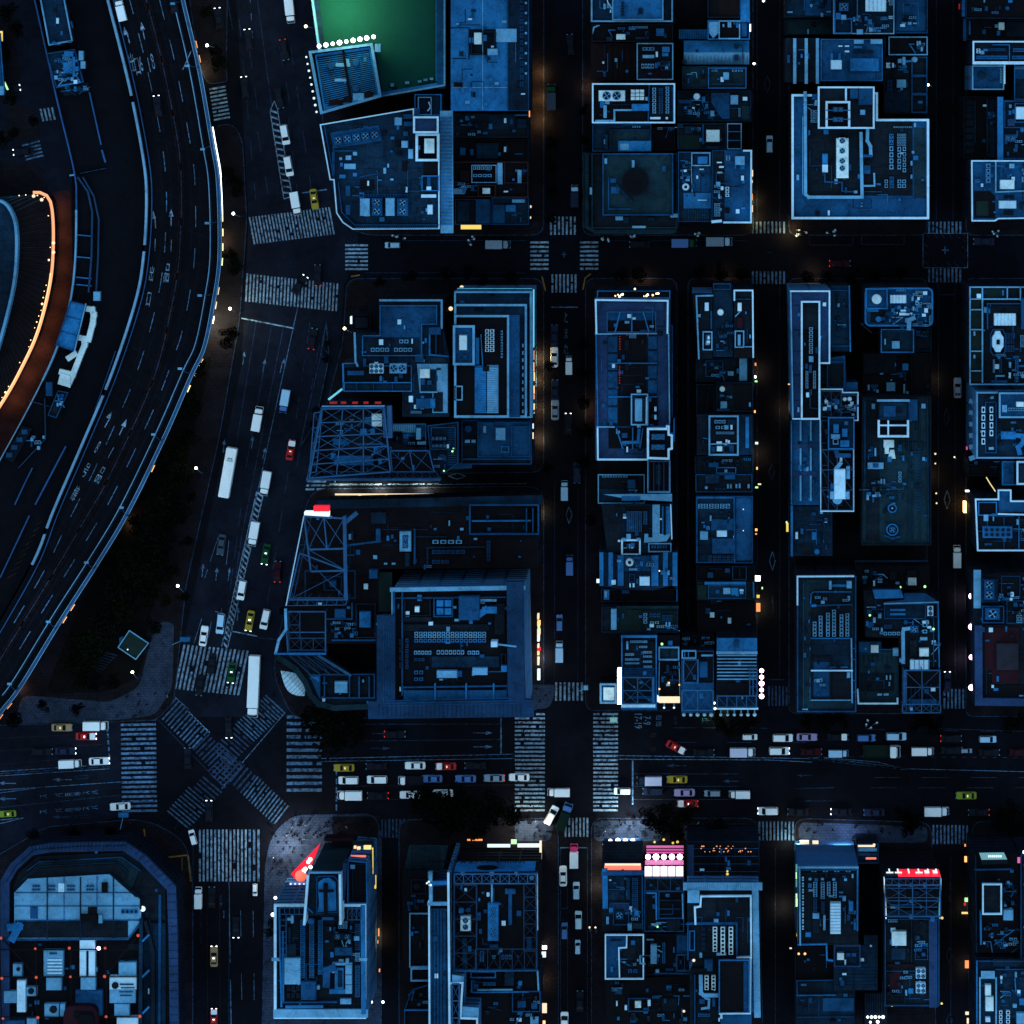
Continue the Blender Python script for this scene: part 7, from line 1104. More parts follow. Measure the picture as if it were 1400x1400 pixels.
b=B(O,'white-fitted crowded roof with two cream tanks at the south-east corner',(1140,1050,1460,1460),30,'n','m',5);b.wallrun([(1142,1055),(1142,1450)],6,'b',1);b.frame((1155,1145,1252,1450),8,1.2,'l');b.pen((1165,1110,1240,1150),2,'l',None);b.unit((1188,1186,1220,1245),'c',1.8);b.unit((1190,1252,1234,1330),'c',1.8);b.grid((1262,1325,1284,1400),1,3,'w',1.3);b.grid((1300,1325,1326,1400),1,3,'w',1.3);b.unit((1360,1340,1440,1400),'l',2);b.unit((1375,1262,1420,1298),'b',1.4);b.slab((1230,1048,1450,1085),'n',.8);b.wallrun([(1245,1100),(1440,1100)],5,'m',1);b.grid((1282,1225,1330,1250),3,1,'b',1.2);b.clutter((1260,1110,1450,1320),22,'mblnw');b.unit((1190,1365,1216,1390),'w',1.6);b.wallrun([(1350,1150),(1355,1220)],5,'b',1)
b=B(O,'small roof with a pale wall at the east border above the crowded white-fitted roof',(1380,470,1460,1040),29,'n','m',5);b.clutter((1390,500,1450,1000),10)
for g,k in (((1075,485,1088,515),'warm'),((1075,418,1082,430),'amber'),((1135,424,1152,432),'amber'),((1176,425,1220,432),'cream'),((1240,424,1250,430),'cream'),((1310,424,1340,436),'yellow_light'),((1365,490,1380,520),'pink_sign'),((1395,455,1405,490),'white_light'),((1076,712,1094,732),'green_light'),((1072,740,1082,752),'red_sign'),((1060,790,1110,798),'warm'),((1078,1055,1098,1095),'amber'),((1080,1335,1098,1350),'cream'),((1088,1370,1098,1398),'cream')): b.glow(g,k,4,.6)
# ================================================================== vehicles
PAINT=dict(white=(.70,.85,.88),silver=(.17,.27,.36),grey=(.035,.06,.09),black=(.007,.010,.016),navy=(.012,.022,.05),blue=(.05,.16,.42),pale=(.30,.58,.80),red=(.42,.016,.02),wine=(.03,.005,.010),yellow=(.30,.25,.02),lime=(.17,.26,.02),green=(.006,.060,.022),tan=(.30,.22,.11),violet=(.30,.27,.48),dgreen=(.004,.014,.012),marble=(.50,.58,.76),pink=(.55,.03,.16))
for k,c in PAINT.items(): mat('paint_'+k,c,.4,.06,spec=.14 if max(c) > .1 else .03)
mat('window',(.004,.007,.013),.2,0,spec=.10)
VM={}
def rr_plan(l,w,r,x=0,n=4):
 return [(x+a,b) for a,b in rounded([(-l/2,-w/2),(l/2,-w/2),(l/2,w/2),(-l/2,w/2)],r,n)]
def vmesh(key,fn):
 if key not in VM: mb=MB();fn(mb);VM[key]=mb.mesh(key[0])
 return VM[key]
def wheel_f(mb):
 A=[(.32*math.cos(a*math.pi/6),.32*math.sin(a*math.pi/6)) for a in range(12)]
 i=len(mb.v);mb.v += [(x,-.1,z) for x,z in A]+[(x,.1,z) for x,z in A]
 for j in range(12): q=(j+1) % 12;mb.f.append((i+j,i+12+j,i+12+q,i+q));mb.mi.append(mb.m('tyre'))
 for o in (0,12): mb.f.append(tuple(range(i+o,i+o+12)));mb.mi.append(mb.m('tyre'))
 mb.cyl(0,0,.01,-.01,.01,'chrome',6)
def glass_quad(a,b,c,d): return lambda mb: mb.face([a,b,c,d],'window')
def put(name,me,root,loc=(0,0,0)): return link(name,me,root,loc)
def vehicle(kind,col,x,y,ang,label,h=0.0,lit=0,sc=1.0,group=None,col2=None):
 """kind: sedan, taxi, van, truck, lorry, bus, flatbed; ang is the heading (0 east, 90 north)"""
 nm=dict(sedan='car',taxi='taxi',van='van',truck='box_truck',lorry='long_lorry',bus='bus',flatbed='flatbed_truck')[kind]
 root=bpy.data.objects.new(nm,None);COL.objects.link(root);root.location=(*W(x,y,h),h+.02);root.rotation_euler.z=R(ang);root.scale=(sc,sc,sc);root.empty_display_size=1
 tag(root,label,dict(sedan='car',taxi='taxi',van='van',truck='truck',lorry='lorry',bus='bus',flatbed='truck')[kind],group)
 pk='paint_'+col;pk2='paint_'+(col2 or col)
 if kind in ('sedan','taxi'):
  L_,w,H_=4.65,1.76,1.45
  def body(mb):
   p0=rr_plan(L_,w*.94,.45);p1=rr_plan(L_+.06,w,.5);p2=rr_plan(L_*.985,w*.95,.45)
   mb.frustum(p0,p1,.22,.5,pk,cap=False);mb.frustum(p1,p2,.5,.82,pk,cap=False);mb.frustum(p2,rr_plan(L_*.93,w*.82,.4),.82,.9,pk)
   if col2: mb.prism(rr_plan(1.25,w*.86,.3,1.5),.9,.925,pk2)
  me=vmesh(('body',kind,col,col2),body);put('body',me,root)
  def cab(mb):
   b0=[(-1.75,-.74),(.95,-.74),(.95,.74),(-1.75,.74)];b1=[(-1.1,-.58),(.22,-.58),(.22,.58),(-1.1,.58)]
   mb.prism(rr_plan(1.36,1.2,.15,-.44),1.40,1.46,pk)
   for a,c in zip(b0,b1): mb.bar((*a,.88),(*c,1.42),.09,pk)
   if kind == 'taxi': mb.box(-.35,-.22,-.12,.22,1.46,1.60,'head' if lit else 'cream')
  put('cabin',vmesh(('cabin',kind,col,lit),cab),root)
  b0=[(-1.75,-.72),(.95,-.72),(.95,.72),(-1.75,.72)];b1=[(-1.1,-.57),(.22,-.57),(.22,.57),(-1.1,.57)]
  g=lambda i,j: glass_quad((*b0[i],.88),(*b0[j],.88),(*b1[j],1.41),(*b1[i],1.41))
  for n_,i,j in (('windscreen',1,2),('rear_window',3,0),('side_window',0,1),('side_window',2,3)): put(n_,vmesh((n_,'sedan',i),g(i,j)),root)
  fx,hw=L_/2,w/2
 elif kind == 'van':
  L_,w,H_=4.6,1.78,1.95
  def body(mb):
   p1=rr_plan(L_,w,.35);mb.frustum(rr_plan(L_*.98,w*.96,.3),p1,.25,.6,pk,cap=False);mb.frustum(p1,rr_plan(L_*.98,w*.97,.32),.6,1.0,pk)
   b0=rr_plan(3.55,w*.95,.2,-.45);b1=rr_plan(2.65,w*.82,.2,-.78);mb.frustum(b0,b1,1.0,H_-.08,pk,cap=False);mb.frustum(b1,rr_plan(2.55,w*.76,.2,-.78),H_-.08,H_,pk)
  put('body',vmesh(('body',kind,col),body),root)
  put('windscreen',vmesh(('windscreen','van'),glass_quad((1.38,-.74,1.05),(1.38,.74,1.05),(.62,.66,H_-.07),(.62,-.66,H_-.07))),root)
  put('rear_window',vmesh(('rear_window','van'),glass_quad((-2.235,.66,1.1),(-2.235,-.66,1.1),(-2.12,-.58,1.75),(-2.12,.58,1.75))),root)
  for s_ in (-1,1): put('side_window',vmesh(('side_window','van',s_),glass_quad((-1.9,s_*.845,1.1),(1.0,s_*.845,1.1),(.65,s_*.765,1.75),(-1.8,s_*.765,1.75))),root)
  fx,hw=L_/2,w/2
 elif kind in ('truck','lorry','flatbed'):
  L_,w,H_=(5.6,2.0,2.75) if kind != 'lorry' else (14.2,2.5,3.5)
  cl=1.55 if kind != 'lorry' else 2.2
  def cab(mb):
   x0=L_/2-cl;mb.frustum(rr_plan(cl,w*.92,.22,x0+cl/2),rr_plan(cl,w*.92,.25,x0+cl/2),.4,1.25,pk2,cap=False)
   mb.frustum(rr_plan(cl,w*.92,.25,x0+cl/2),rr_plan(cl*.56,w*.84,.2,x0+cl*.30),1.25,2.15 if kind != 'lorry' else 2.9,pk2)
  put('cab',vmesh(('cab',kind,col2 or col),cab),root)
  zt=2.1 if kind != 'lorry' else 2.85
  put('windscreen',vmesh(('windscreen',kind),glass_quad((L_/2-.05,-w*.42,1.34),(L_/2-.05,w*.42,1.34),(L_/2-cl*.415,w*.40,zt+.03),(L_/2-cl*.415,-w*.40,zt+.03))),root)
  def chas(mb): mb.box(-L_/2+.1,-w*.36,L_/2-.4,w*.36,.45,.72,'tyre')
  put('chassis',vmesh(('chassis',kind),chas),root)
  def box(mb):
   bl=L_-cl-.22;bx=-L_/2+bl/2
   if kind == 'flatbed': mb.prism(rr_plan(bl,w,.05,bx),.75,.9,pk);mb.ring(rr_plan(bl,w,.05,bx),rr_plan(bl-.16,w-.16,.05,bx),.9,1.25,pk)
   else: mb.prism(rr_plan(bl,w,.08,bx),.75,H_-.06,pk);mb.frustum(rr_plan(bl,w,.08,bx),rr_plan(bl-.12,w-.12,.08,bx),H_-.06,H_,pk)
  put('cargo_box' if kind != 'flatbed' else 'load_bed',vmesh(('cargo_box',kind,col),box),root)
  fx,hw=L_/2,w/2
 else:
  L_,w,H_=11.4,2.45,3.1
  def body(mb):
   p=rr_plan(L_,w,.3);mb.prism(p,.35,1.2,pk);mb.prism(rr_plan(L_,w,.3),2.3,H_-.1,pk);mb.frustum(rr_plan(L_,w,.3),rr_plan(L_-.25,w-.25,.3),H_-.1,H_,pk)
   for q in range(3): mb.box(3.2,-.5+.4*q,3.45,-.25+.4*q,H_,H_+.05,'window')
  put('body',vmesh(('body',kind,col),body),root);put('window_band',vmesh(('window_band','bus'),lambda mb: mb.prism(rr_plan(L_-.06,w-.06,.3),1.2,2.3,'window')),root)
  put('roof_hatch',vmesh(('roof_hatch','bus'),lambda mb: (mb.box(-1.2,-.6,.6,.6,H_,H_+.12,pk),mb.box(2.6,-.7,3.1,.7,H_,H_+.05,'c'))),root)
  fx,hw=L_/2,w/2
 wx=L_*.31
 for sx in (-1,1):
  for sy in (-1,1):
   o=put('wheel',vmesh(('wheel',),wheel_f),root,(sx*wx,sy*(hw-.12),.32));
   if kind in ('lorry','bus'): o.scale=(1.5,1.4,1.5);o.location.z=.46
 zl_=.68 if kind in ('sedan','taxi','van') else .85
 for sy in (-1,1):
  put('headlight',vmesh(('headlight',lit > 0),lambda mb: mb.box(-.06,-.17,.10,.17,-.10,.12,'head' if lit > 0 else 'l')),root,(fx,sy*(hw-.32),zl_))
  put('tail_light',vmesh(('tail_light',lit < 0 or lit > 1),lambda mb: mb.box(-.09,-.15,.05,.15,-.09,.09,'tail' if (lit < 0 or lit > 1) else 'wine_lamp')),root,(-fx,sy*(hw-.28),zl_+.05))
 return root
mat('wine_lamp',(.08,.004,.004),.4,0)
V=[
# boulevard, north part
('sedan','black',299,25,97,'black car with lit headlamps beside the tree strip at the top of the boulevard',1),('sedan','black',340,54,98,'black car one lane out from the tree strip, top of the boulevard',1),('sedan','black',335,119,96,'black car with a green glint abreast of the small kerbside crosswalk',1),
('sedan','black',389,68,-80,'black car near the round white tank truck, tail lamps glowing',-1),('sedan','black',382,134,-80,'unlit black car just above the tip of the striped median'),
('van','white',390,184,-80,'white van half way along the upper striped median'),('van','white',395,227,-80,'white van with a dark rear near the foot of the upper striped median'),('truck','white',405,278,-80,'white truck waiting at the stop line beside the yellow taxi',0,.95),('taxi','yellow',430,272,-82,'yellow taxi crossing the line north of the upper boulevard crosswalk'),
('truck','white',397,15,-84,'white tank truck at the kerb by the floodlit turf court'),
('sedan','black',410,389,55,'black car turning across the middle boulevard crosswalk with bright headlamps',1),('sedan','black',435,376,92,'dark car just behind the turning black car at the crosswalk',-1),('sedan','black',428,463,80,'dark car beside the striped kerb island north of the truss building',-1),
('truck','pale',390,548,-100,'pale blue truck with a blue cab in the boulevard',0,.95,'blue'),('truck','white',353,572,80,'white truck abreast of the pale blue one, nearer the expressway'),('taxi','red',398,615,80,'red taxi with a white boot beside the lit lane corner',0,1,'white'),('truck','white',364,660,-100,'white truck at the top of the lower striped median'),
('bus','white',313,645,80,'long white bus in the boulevard beside the dark park'),
('sedan','grey',303,744,-98,'grey car below the bus, by the lane arrows'),('truck','white',348,729,-100,'white truck against the middle of the lower striped median'),('van','white',331,806,-100,'white van with dark roof marks near the foot of the lower striped median'),('taxi','yellow',342,848,-100,'yellow taxi stopped short of the scramble crossing stop line',1),('van','white',363,846,-103,'white van at the kerb by the low curved corner building'),
('van','pale',302,852,-96,'pale blue van tucked at the end of the striped median'),('sedan','white',279,869,82,'white car in the innermost lane before the north crosswalk'),('taxi','green',317,919,-97,'green taxi on the north crosswalk of the scramble crossing',1),('sedan','black',290,907,-97,'black car on the stripes beside the green taxi'),('sedan','black',274,936,-97,'black car leaving the north crosswalk toward the scramble'),
('taxi','green',364,757,-100,'green taxi in the lane beside the long truss-tower block',1),('sedan','wine',380,781,88,'dark wine car with red tail lamps at the boulevard kerb',-1),
('lorry','white',348,937,-92.5,'very long white lorry entering the scramble crossing'),('sedan','black',313,994,-88,'black car in the heart of the scramble with small lit lamps',1),('sedan','black',286,1108,90,'black car facing north out of the south boulevard, headlamps lit',1),('sedan','black',257,1036,92,'dark car west of the scramble centre, hard to see'),
# west arm of the cross avenue
('taxi','tan',85,994,0,'tan taxi in the kerb lane west of the scramble'),('truck','white',132,991,0,'white truck first in the kerb lane west of the scramble'),('taxi','red',118,1006,0,'red taxi with white bonnet one lane below the white truck',1,1,'white'),('sedan','navy',90,1026,0,'dark navy car in the third lane west of the scramble',1),('sedan','black',58,1027,0,'black car behind the navy one in the third lane'),('truck','white',97,1043,2,'white truck in the median lane west of the scramble',0,.9),('sedan','white',136,1040,2,'white car first in the median lane west of the scramble',1),('taxi','lime',11,1112,183,'lime taxi at the west border leaving the scramble',0,.85),('sedan','white',165,1102,183,'white car crossing the west crosswalk of the scramble'),
# middle of the cross avenue
('sedan','black',540,1003,0,'black car with red tail lamps alone in the eastbound lanes',-1),('taxi','yellow',471,1049,180,'yellow taxi first at the scramble stop line from the east'),('sedan','black',515,1047,180,'black car second in the median queue behind the yellow taxi'),('sedan','white',568,1046,180,'white car third in the median queue behind the yellow taxi'),('taxi','red',610,1047,180,'red taxi with pale front in the median queue',0,1,'white'),('sedan','black',650,1046,180,'black car last in the median queue'),
('van','white',477,1066,180,'white van first in the middle queue, under the yellow taxi'),('van','white',516,1065,180,'white van second in the middle queue'),('flatbed','black',562,1066,180,'black flatbed with a white cab in the middle queue',0,1,'white'),('sedan','blue',591,1064,180,'blue car just behind the flatbed'),('sedan','blue',637,1064,180,'blue car two places behind the flatbed'),('sedan','silver',676,1063,180,'silver car last before the middle crosswalk, tail lamps lit',-1),('sedan','white',710,1062,180,'white car driving over the middle crosswalk'),
('truck','white',479,1086,180,'white truck first in the kerb queue by the trees'),('sedan','black',517,1087,180,'black car with red lamps behind the kerb queue truck',-1),('sedan','white',561,1086,180,'white car half under the kerbside trees'),('sedan','white',606,1084,180,'white car almost hidden by the kerbside trees'),
('truck','white',764,1082,180,'white truck between the two middle crosswalks',0,.9),('van','white',851,1081,180,'white van on the edge of the east crosswalk',0,.85),('truck','marble',888,1066,180,'truck with marbled pale roof and dark cab at the eastern stop line',0,1,'navy'),('taxi','yellow',926,1065,180,'yellow taxi behind the marbled truck'),('van','navy',893,1081,180,'dark navy van below the marbled truck'),('sedan','violet',936,1083,180,'violet car behind the dark navy van'),('van','silver',974,1084,180,'small silver van behind the violet car',0,.8),('truck','white',1011,1085,180,'white truck behind the small silver van',0,.85),('taxi','red',940,1098,180,'red taxi with a white front in the kerb lane under the trees',-1,1,'white'),
('van','white',754,1114,62,'white van turning south into the side street'),('truck','dgreen',772,1115,70,'dark green truck turning beside the white van',0,1.1,'blue'),
('taxi','red',924,1021,-28,'red taxi with white tail slewed across the orange lane letters',0,1,'white'),('sedan','black',962,1028,0,'black car just east of the slewed red taxi'),('van','white',1025,1007,0,'white van above the marbled box truck',0,.75),('truck','marble',1015,1027,0,'box truck with a grey scrawled white roof, eastbound median lane',0,1.02,'white'),
('van','white',1070,1008,0,'white van first of the eastbound upper row, past the scrawled truck'),('sedan','violet',1103,1007,0,'violet car second of the eastbound upper row'),('sedan','black',1145,1007,0,'black car with a white bonnet in the eastbound upper row',0,1,'white'),('van','blue',1184,1008,0,'blue van in the eastbound upper row',0,.9),('van','pale',1225,1006,0,'pale blue van in the eastbound upper row',0,1),('sedan','black',1300,1009,0,'long black car with orange lamps, upper row near the east border',-1),('van','pale',1350,1010,0,'pale blue van last of the upper row near the east border',0,.85),
('van','white',1065,1026,0,'white van first of the eastbound lower row, rear lamps lit',1),('sedan','wine',1109,1027,0,'dark wine car in the eastbound lower row'),('truck','pale',1146,1029,0,'pale blue truck in the eastbound lower row',0,.8),('flatbed','dgreen',1205,1026,0,'empty dark flatbed with a pale cab in the lower row',0,1.5,'white'),('truck','white',1261,1026,0,'white truck behind the empty flatbed',0,.9),('sedan','black',1301,1025,0,'black car behind a pale small van, lower row'),('van','silver',1321,1026,0,'pale small van in the lower row near the east border',0,.55),('sedan','black',1352,1028,0,'black car last but one of the lower row at the east border'),('sedan','wine',1394,1028,0,'wine car cut by the east border'),
('van','white',1050,1108,180,'white van in the southern kerb lane by the pavement corner',1),('sedan','black',1091,1109,180,'black car behind the white van in the southern kerb lane'),('sedan','black',1150,1109,180,'black car with silver trim, mid block in the southern kerb lane',1),('sedan','navy',1195,1110,180,'navy car behind the silver-trimmed one in the southern kerb lane'),('truck','white',1280,1108,0,'white truck in the southern kerb lane facing east',0,1.0),('sedan','black',1338,1110,180,'black car with orange lamps by the south-east corner trees',-1),('taxi','lime',1321,1087,180,'lime taxi alone in the westbound lanes near the east border'),
# side streets
('truck','white',785,1169,90,'white truck with a pink nose entering the south side street',0,.95,'pink'),('sedan','white',770,1197,90,'white car first at the kerb bays of the south side street'),('van','pale',788,1217,90,'pale blue van second in line behind the pink-nosed truck',0,.85),('van','pale',791,1257,90,'pale blue van third in line, wide gap ahead',0,.9),('van','blue',772,1272,90,'blue van parked in the kerb bays of the south side street',0,.8),('van','pale',790,1294,90,'small pale van last in line of the south side street',0,.7),('van','white',772,1396,90,'white van cut by the south border'),('sedan','black',793,1368,90,'black car at the south end of the side street'),
('van','white',264,1144,105,'white van rounding the corner of the octagonal theatre complex',0,.75),('truck','white',272,1226,90,'white truck waiting south of the scramble',0,.85),('sedan','black',290,1226,90,'black car beside the waiting white truck'),('taxi','tan',293,1307,90,'tan taxi with lit lamps going north toward the scramble',1),('sedan','black',323,1267,-90,'black car facing south with headlamps lit',1),('taxi','red',293,1391,90,'red taxi with white bonnet at the south border',1,.9,'white'),('van','white',349,1216,-90,'white van by the plaza kerb south of the scramble',0,.6),
('sedan','navy',758,458,90,'navy car parked ahead of the white saloon under the teal-lit terrace'),('sedan','white',758,488,90,'white saloon parked in the main side street'),('truck','white',778,499,90,'white truck in the lane beside the parked white saloon',0,.75),('sedan','navy',759,533,90,'navy car parked ahead of the grey saloon'),('sedan','silver',759,560,90,'silver grey saloon parked below the navy one'),('sedan','black',777,579,90,'black car with two bright headlamps in the main side street',1),('sedan','navy',789,646,-90,'navy car standing at the lit lane mouth'),('truck','pale',772,670,90,'pale blue truck south of the lit lane mouth',0,.8),('truck','blue',779,772,90,'blue truck alone half way down the main side street',0,.8),('van','blue',765,851,90,'short blue van parked opposite the pale shop window',0,.8),('truck','pale',765,890,90,'pale blue truck parked below the short blue van',0,.85),
('truck','grey',754,133,90,'grey truck with a green cab beside the amber glow',0,1.05,'green'),('sedan','black',780,61,95,'black car in the northern stretch of the main side street'),('truck','navy',786,268,90,'dark truck with a square pale cover by the corner crosswalk',0,.9,'pale'),('van','pale',537,335,180,'pale blue van pulled up under the rounded-corner roof',0,.75),('truck','silver',681,334,0,'grey truck parked east of the yellow awning',0,1),('truck','blue',935,332,0,'blue truck with a green cab on the upper cross street',0,1.0,'green'),('truck','silver',983,330,0,'grey truck with a pale blue cab behind the green-cabbed one',0,1.05,'pale'),('van','pale',1052,197,90,'pale blue van by the big white-edged building',0,.85),('sedan','wine',1148,360,0,'dark car at the shaded kerb north of the L-shaped roof',-1),('sedan','silver',1309,530,90,'silver saloon parked beside the white-beamed roof'),('truck','white',1308,760,90,'white truck alone in the eastern side street',0,.9),('sedan','navy',1295,932,90,'navy car with yellow headlamps near the pink-lit block',1),('sedan','black',875,334,180,'black car with thin silver outline under the teal octagon'),('sedan','navy',1345,330,180,'dark car hidden near the north-east kerb bays'),
('sedan','black',33,207,185,'black car driving over the small west crosswalk, headlamps lit',1),('sedan','black',14,122,10,'black car with bright headlamps by the lit kiosk',1)]
for v in V:
 kind,col,x,y,a,lab=v[:6];vehicle(kind,col,x,y,a,lab,0,v[6] if len(v) > 6 else 0,v[7] if len(v) > 7 else 1.0,None,v[8] if len(v) > 8 else None)
vehicle('sedan','black',216,145,98,'black car with white headlamps on the expressway',HD,1);vehicle('truck','white',166,14,104,'white truck on the expressway at the north border',HD,0,.9);vehicle('sedan','black',238,4,97,'dark car on the far carriageway of the expressway at the north border',HD)
# ================================================================== street trees: bark, limbs, thousands of leaf-sized faces
TM=[]
def crown_mesh(seed,k):
 r=random.Random(seed);mb=MB();blobs=[(r.uniform(-.55,.55),r.uniform(-.55,.55),r.uniform(-.25,.35),r.uniform(.28,.5)) for _ in range(11)]
 for i in range(620):
  bx,by,bz,br=r.choice(blobs);u=Vector((r.gauss(0,1),r.gauss(0,1),r.gauss(0,1))).normalized()*br*r.uniform(.55,1.08)
  p=Vector((bx,by,bz))+u;s_=r.uniform(.035,.085);n=(u+Vector((r.gauss(0,.3),r.gauss(0,.3),r.gauss(0,.3)))).normalized();t=n.orthogonal().normalized();t=(Matrix.Rotation(r.uniform(0,6.28),3,n) @ t);b_=n.cross(t)
  mb.face([tuple(p+t*s_*1.5),tuple(p+b_*s_),tuple(p-t*s_*1.5),tuple(p-b_*s_)],k)
 return mb.mesh('crown')
CR=[crown_mesh(i,'leaf' if i < 4 else 'leafg') for i in range(6)]
def trunk_f():
 mb=MB();mb.cyl(0,0,.09,0,.55,'bark',8,r1=.055);r=random.Random(3)
 for i in range(5): a=i*1.26;mb.bar((0,0,.45),(.34*math.cos(a),.34*math.sin(a),.8+.1*r.random()),.04,'bark')
 return mb.mesh('trunk')
TRK=trunk_f();tr=random.Random(11)
def tree(x,y,rad,hgt,label,group,g=0):
 o=bpy.data.objects.new('street_tree',None);COL.objects.link(o);o.location=(*W(x,y,hgt*.6),0);o.rotation_euler.z=tr.uniform(0,6.28);tag(o,label,'tree',group)
 rm=rad/SC;c=link('crown',CR[tr.randrange(4)+(2 if g else 0)],o,(0,0,hgt*.66));c.scale=(rm*1.15,rm*1.15,hgt*.42)
 t=link('trunk',TRK,o);t.scale=(hgt*.25,hgt*.25,hgt*.75)
def trees(pts,label,group,g=0,h=8):
 for x,y,r in pts: tree(x,y,r,h*tr.uniform(.85,1.15),label,group,g)
trees([(432,985,22),(455,1005,30),(478,992,26),(462,978,24)],'broad black-crowned tree over the north end of the east crosswalk of the scramble','trees at the low corner building',0,9)
trees([(575,1096,20),(598,1108,24),(625,1100,26),(650,1112,24),(675,1104,22),(695,1112,18),(615,1126,18),(655,1130,16),(590,1088,14)],'dark leafy tree in the dense row hiding the kerb north of the bank','trees north of the bank',0,9)
trees([(888,1115,14),(902,1128,16),(920,1122,18),(938,1114,14),(908,1108,12),(925,1138,12),(980,1128,14),(975,1140,10)],'dark brown-green tree on the pavement before the neon building','trees before the neon building',0,8)
trees([(985,990,10),(1000,998,12),(1015,992,12),(1030,985,10),(1105,985,12),(1128,988,14),(1150,982,12),(1258,985,16),(1278,992,12),(1380,990,14),(1400,985,14)],'dark tree in the kerb row along the north side of the cross avenue','trees on the north side of the cross avenue',0,8)
trees([(1235,1112,12),(1250,1122,14),(1240,1134,10),(1370,1122,18),(1392,1134,20),(1384,1108,14)],'dark tree on the south pavement near the east border','trees on the south-east pavement',0,8)
trees([(755,196+34*i,9) for i in range(4)]+[(798,150+40*i,8) for i in range(4)]+[(797,470+40*i,10) for i in range(5)]+[(750,500,8),(748,640,8),(808,710,9),(804,590,8)],'small dark tree lining the main side street','small trees of the main side street',0,6)
trees([(700,378,9),(660,380,10),(640,372,10),(610,376,12),(560,378,10),(520,384,9),(850,374,10),(875,376,12),(955,374,10),(985,372,12),(1015,374,10),(1105,378,10),(1130,380,12),(1165,378,12),(1195,376,10),(1230,372,10)],'low dark tree on the shaded south kerb of the upper cross street','trees of the upper cross street',0,6)
trees([(282,15,10),(296,70,10),(300,85,12),(312,235,10),(322,250,12),(325,262,9),(316,350,10),(320,365,12),(314,455,12),(310,470,10)],'green-tinged tree in the strip between expressway and boulevard','trees along the expressway strip',1,7)
trees([(270,505,16),(255,600,16),(245,650,18),(228,660,16),(215,690,20),(200,720,22),(225,740,20),(245,700,18),(180,760,22),(205,770,22),(160,800,22),(190,810,22),(140,840,20),(125,880,20),(155,930,12),(130,930,14),(120,905,18),(215,800,18),(100,905,14),(238,780,10),(250,815,9),(255,740,9),(262,680,8),(210,855,12),(226,820,10),(135,870,16),(240,560,12),(258,545,14),(262,560,16),(240,625,18),(208,735,20),(185,780,22),(150,770,14),(170,830,20),(148,860,20),(100,880,14),(222,770,18),(228,700,16),(110,930,12)],'black-green tree in the triangular park below the expressway','trees of the triangular park',1,9)
trees([(10,18,14),(22,38,12),(8,75,10),(15,135,10),(20,180,8),(45,165,8),(4,190,12),(105,970,10),(60,965,9),(20,985,12),(46,1140,10),(100,1140,12),(150,1136,8)],'dark tree on the western pavements','trees of the western pavements',0,7)
trees([(448,470,5),(446,490,6),(432,560,6),(428,580,5),(395,820,8),(388,835,7),(372,1262,8),(368,1275,7)],'small shrub-like tree on the narrow east kerb of the boulevard','small trees of the boulevard kerb',1,4)
tree(980,976,9,7,'lime-lit tree squeezed against the lamp row of the pale curved roof building',None,1)
# park pavilion and pergola
TP()
b=B('park_pavilion','small square pavilion with a pale rim in the dark triangular park',[(177,861),(204,879),(186,902),(161,885)],4,'g','l',1.2,.5,win=False,cat='pavilion');b.bulbs([(174.5,888)],'white_soft',.2,.5,'roof_lamp');b.slab([(163,872),(168,870),(170,877),(163,880)],'m',.4,-.6,'porch')
pg=MB()
for i in range(10): a,c=W(116+3.2*i,921-3.2*i,2.6),W(131+3.2*i,929-3.2*i-4,2.6);pg.bar((*a,2.6),(*c,2.6),.22,'n')
for p,q in (((116,920),(147,890)),((132,925),(160,895))): a,c=W(*p,2.4),W(*q,2.4);pg.bar((*a,2.45),(*c,2.45),.25,'d');[pg.bar((*v,0),(*v,2.45),.2,'d') for v in (a,c)]
tag(pg.obj('pergola'),'slatted timber pergola among the park trees','pergola')
# kerb island frame on the boulevard (subway vent)
mb=MB()
for p,q in (((446,440),(438,488)),((446,440),(450,488)),((438,488),(450,488)),((438,488),(418,575)),((450,488),(432,575)),((418,575),(410,612)),((432,575),(410,612))): a,c=W(*p,1),W(*q,1);mb.bar((*a,1),(*c,1),.22,'lined')
for i in range(6): a,c=W(445-i,448+7*i,1),W(449-(i % 2)*8,455+7*i,1);mb.bar((*a,1),(*c,1),.12,'lined')
P_=[W(*p) for p in ((438,490),(450,490),(432,575),(418,575))];mb.prism(P_[::-1] if area(P_) < 0 else P_,0,.9,'x');tag(mb.obj('vent_island'),'long grey vent island with striped steel rails on the east edge of the boulevard','vent island')
# ================================================================== street lamps
def lamp(x,y,label,h=8.0,dx=14,dy=3,e=110,k='lamp_bulb',group=None,r=.34):
 o=bpy.data.objects.new('street_lamp',None);COL.objects.link(o);bx,by=W(x+dx,y+dy);hx,hy=W(x,y,h);o.location=(bx,by,0);tag(o,label,'street lamp',group)
 mb=MB();mb.cyl(0,0,.11,0,h+.4,'steeld',8,r1=.07);mb.bar((0,0,h+.4),(hx-bx,hy-by,h+.35),.1,'steeld');mb.obj('pole',o)
 mb=MB();mb.sphere(hx-bx,hy-by,h,r,k);mb.cyl(hx-bx,hy-by,r*.5,h-r*1.5,h-r*.6,'steeld',10);mb.obj('lamp_head',o)
 if e: L_=bpy.data.lights.new('lamp_light','POINT');L_.energy=e*2.6;L_.color=(1,.74,.44);L_.shadow_soft_size=r;link('lamp_light',L_,o,(hx-bx,hy-by,h+.8))
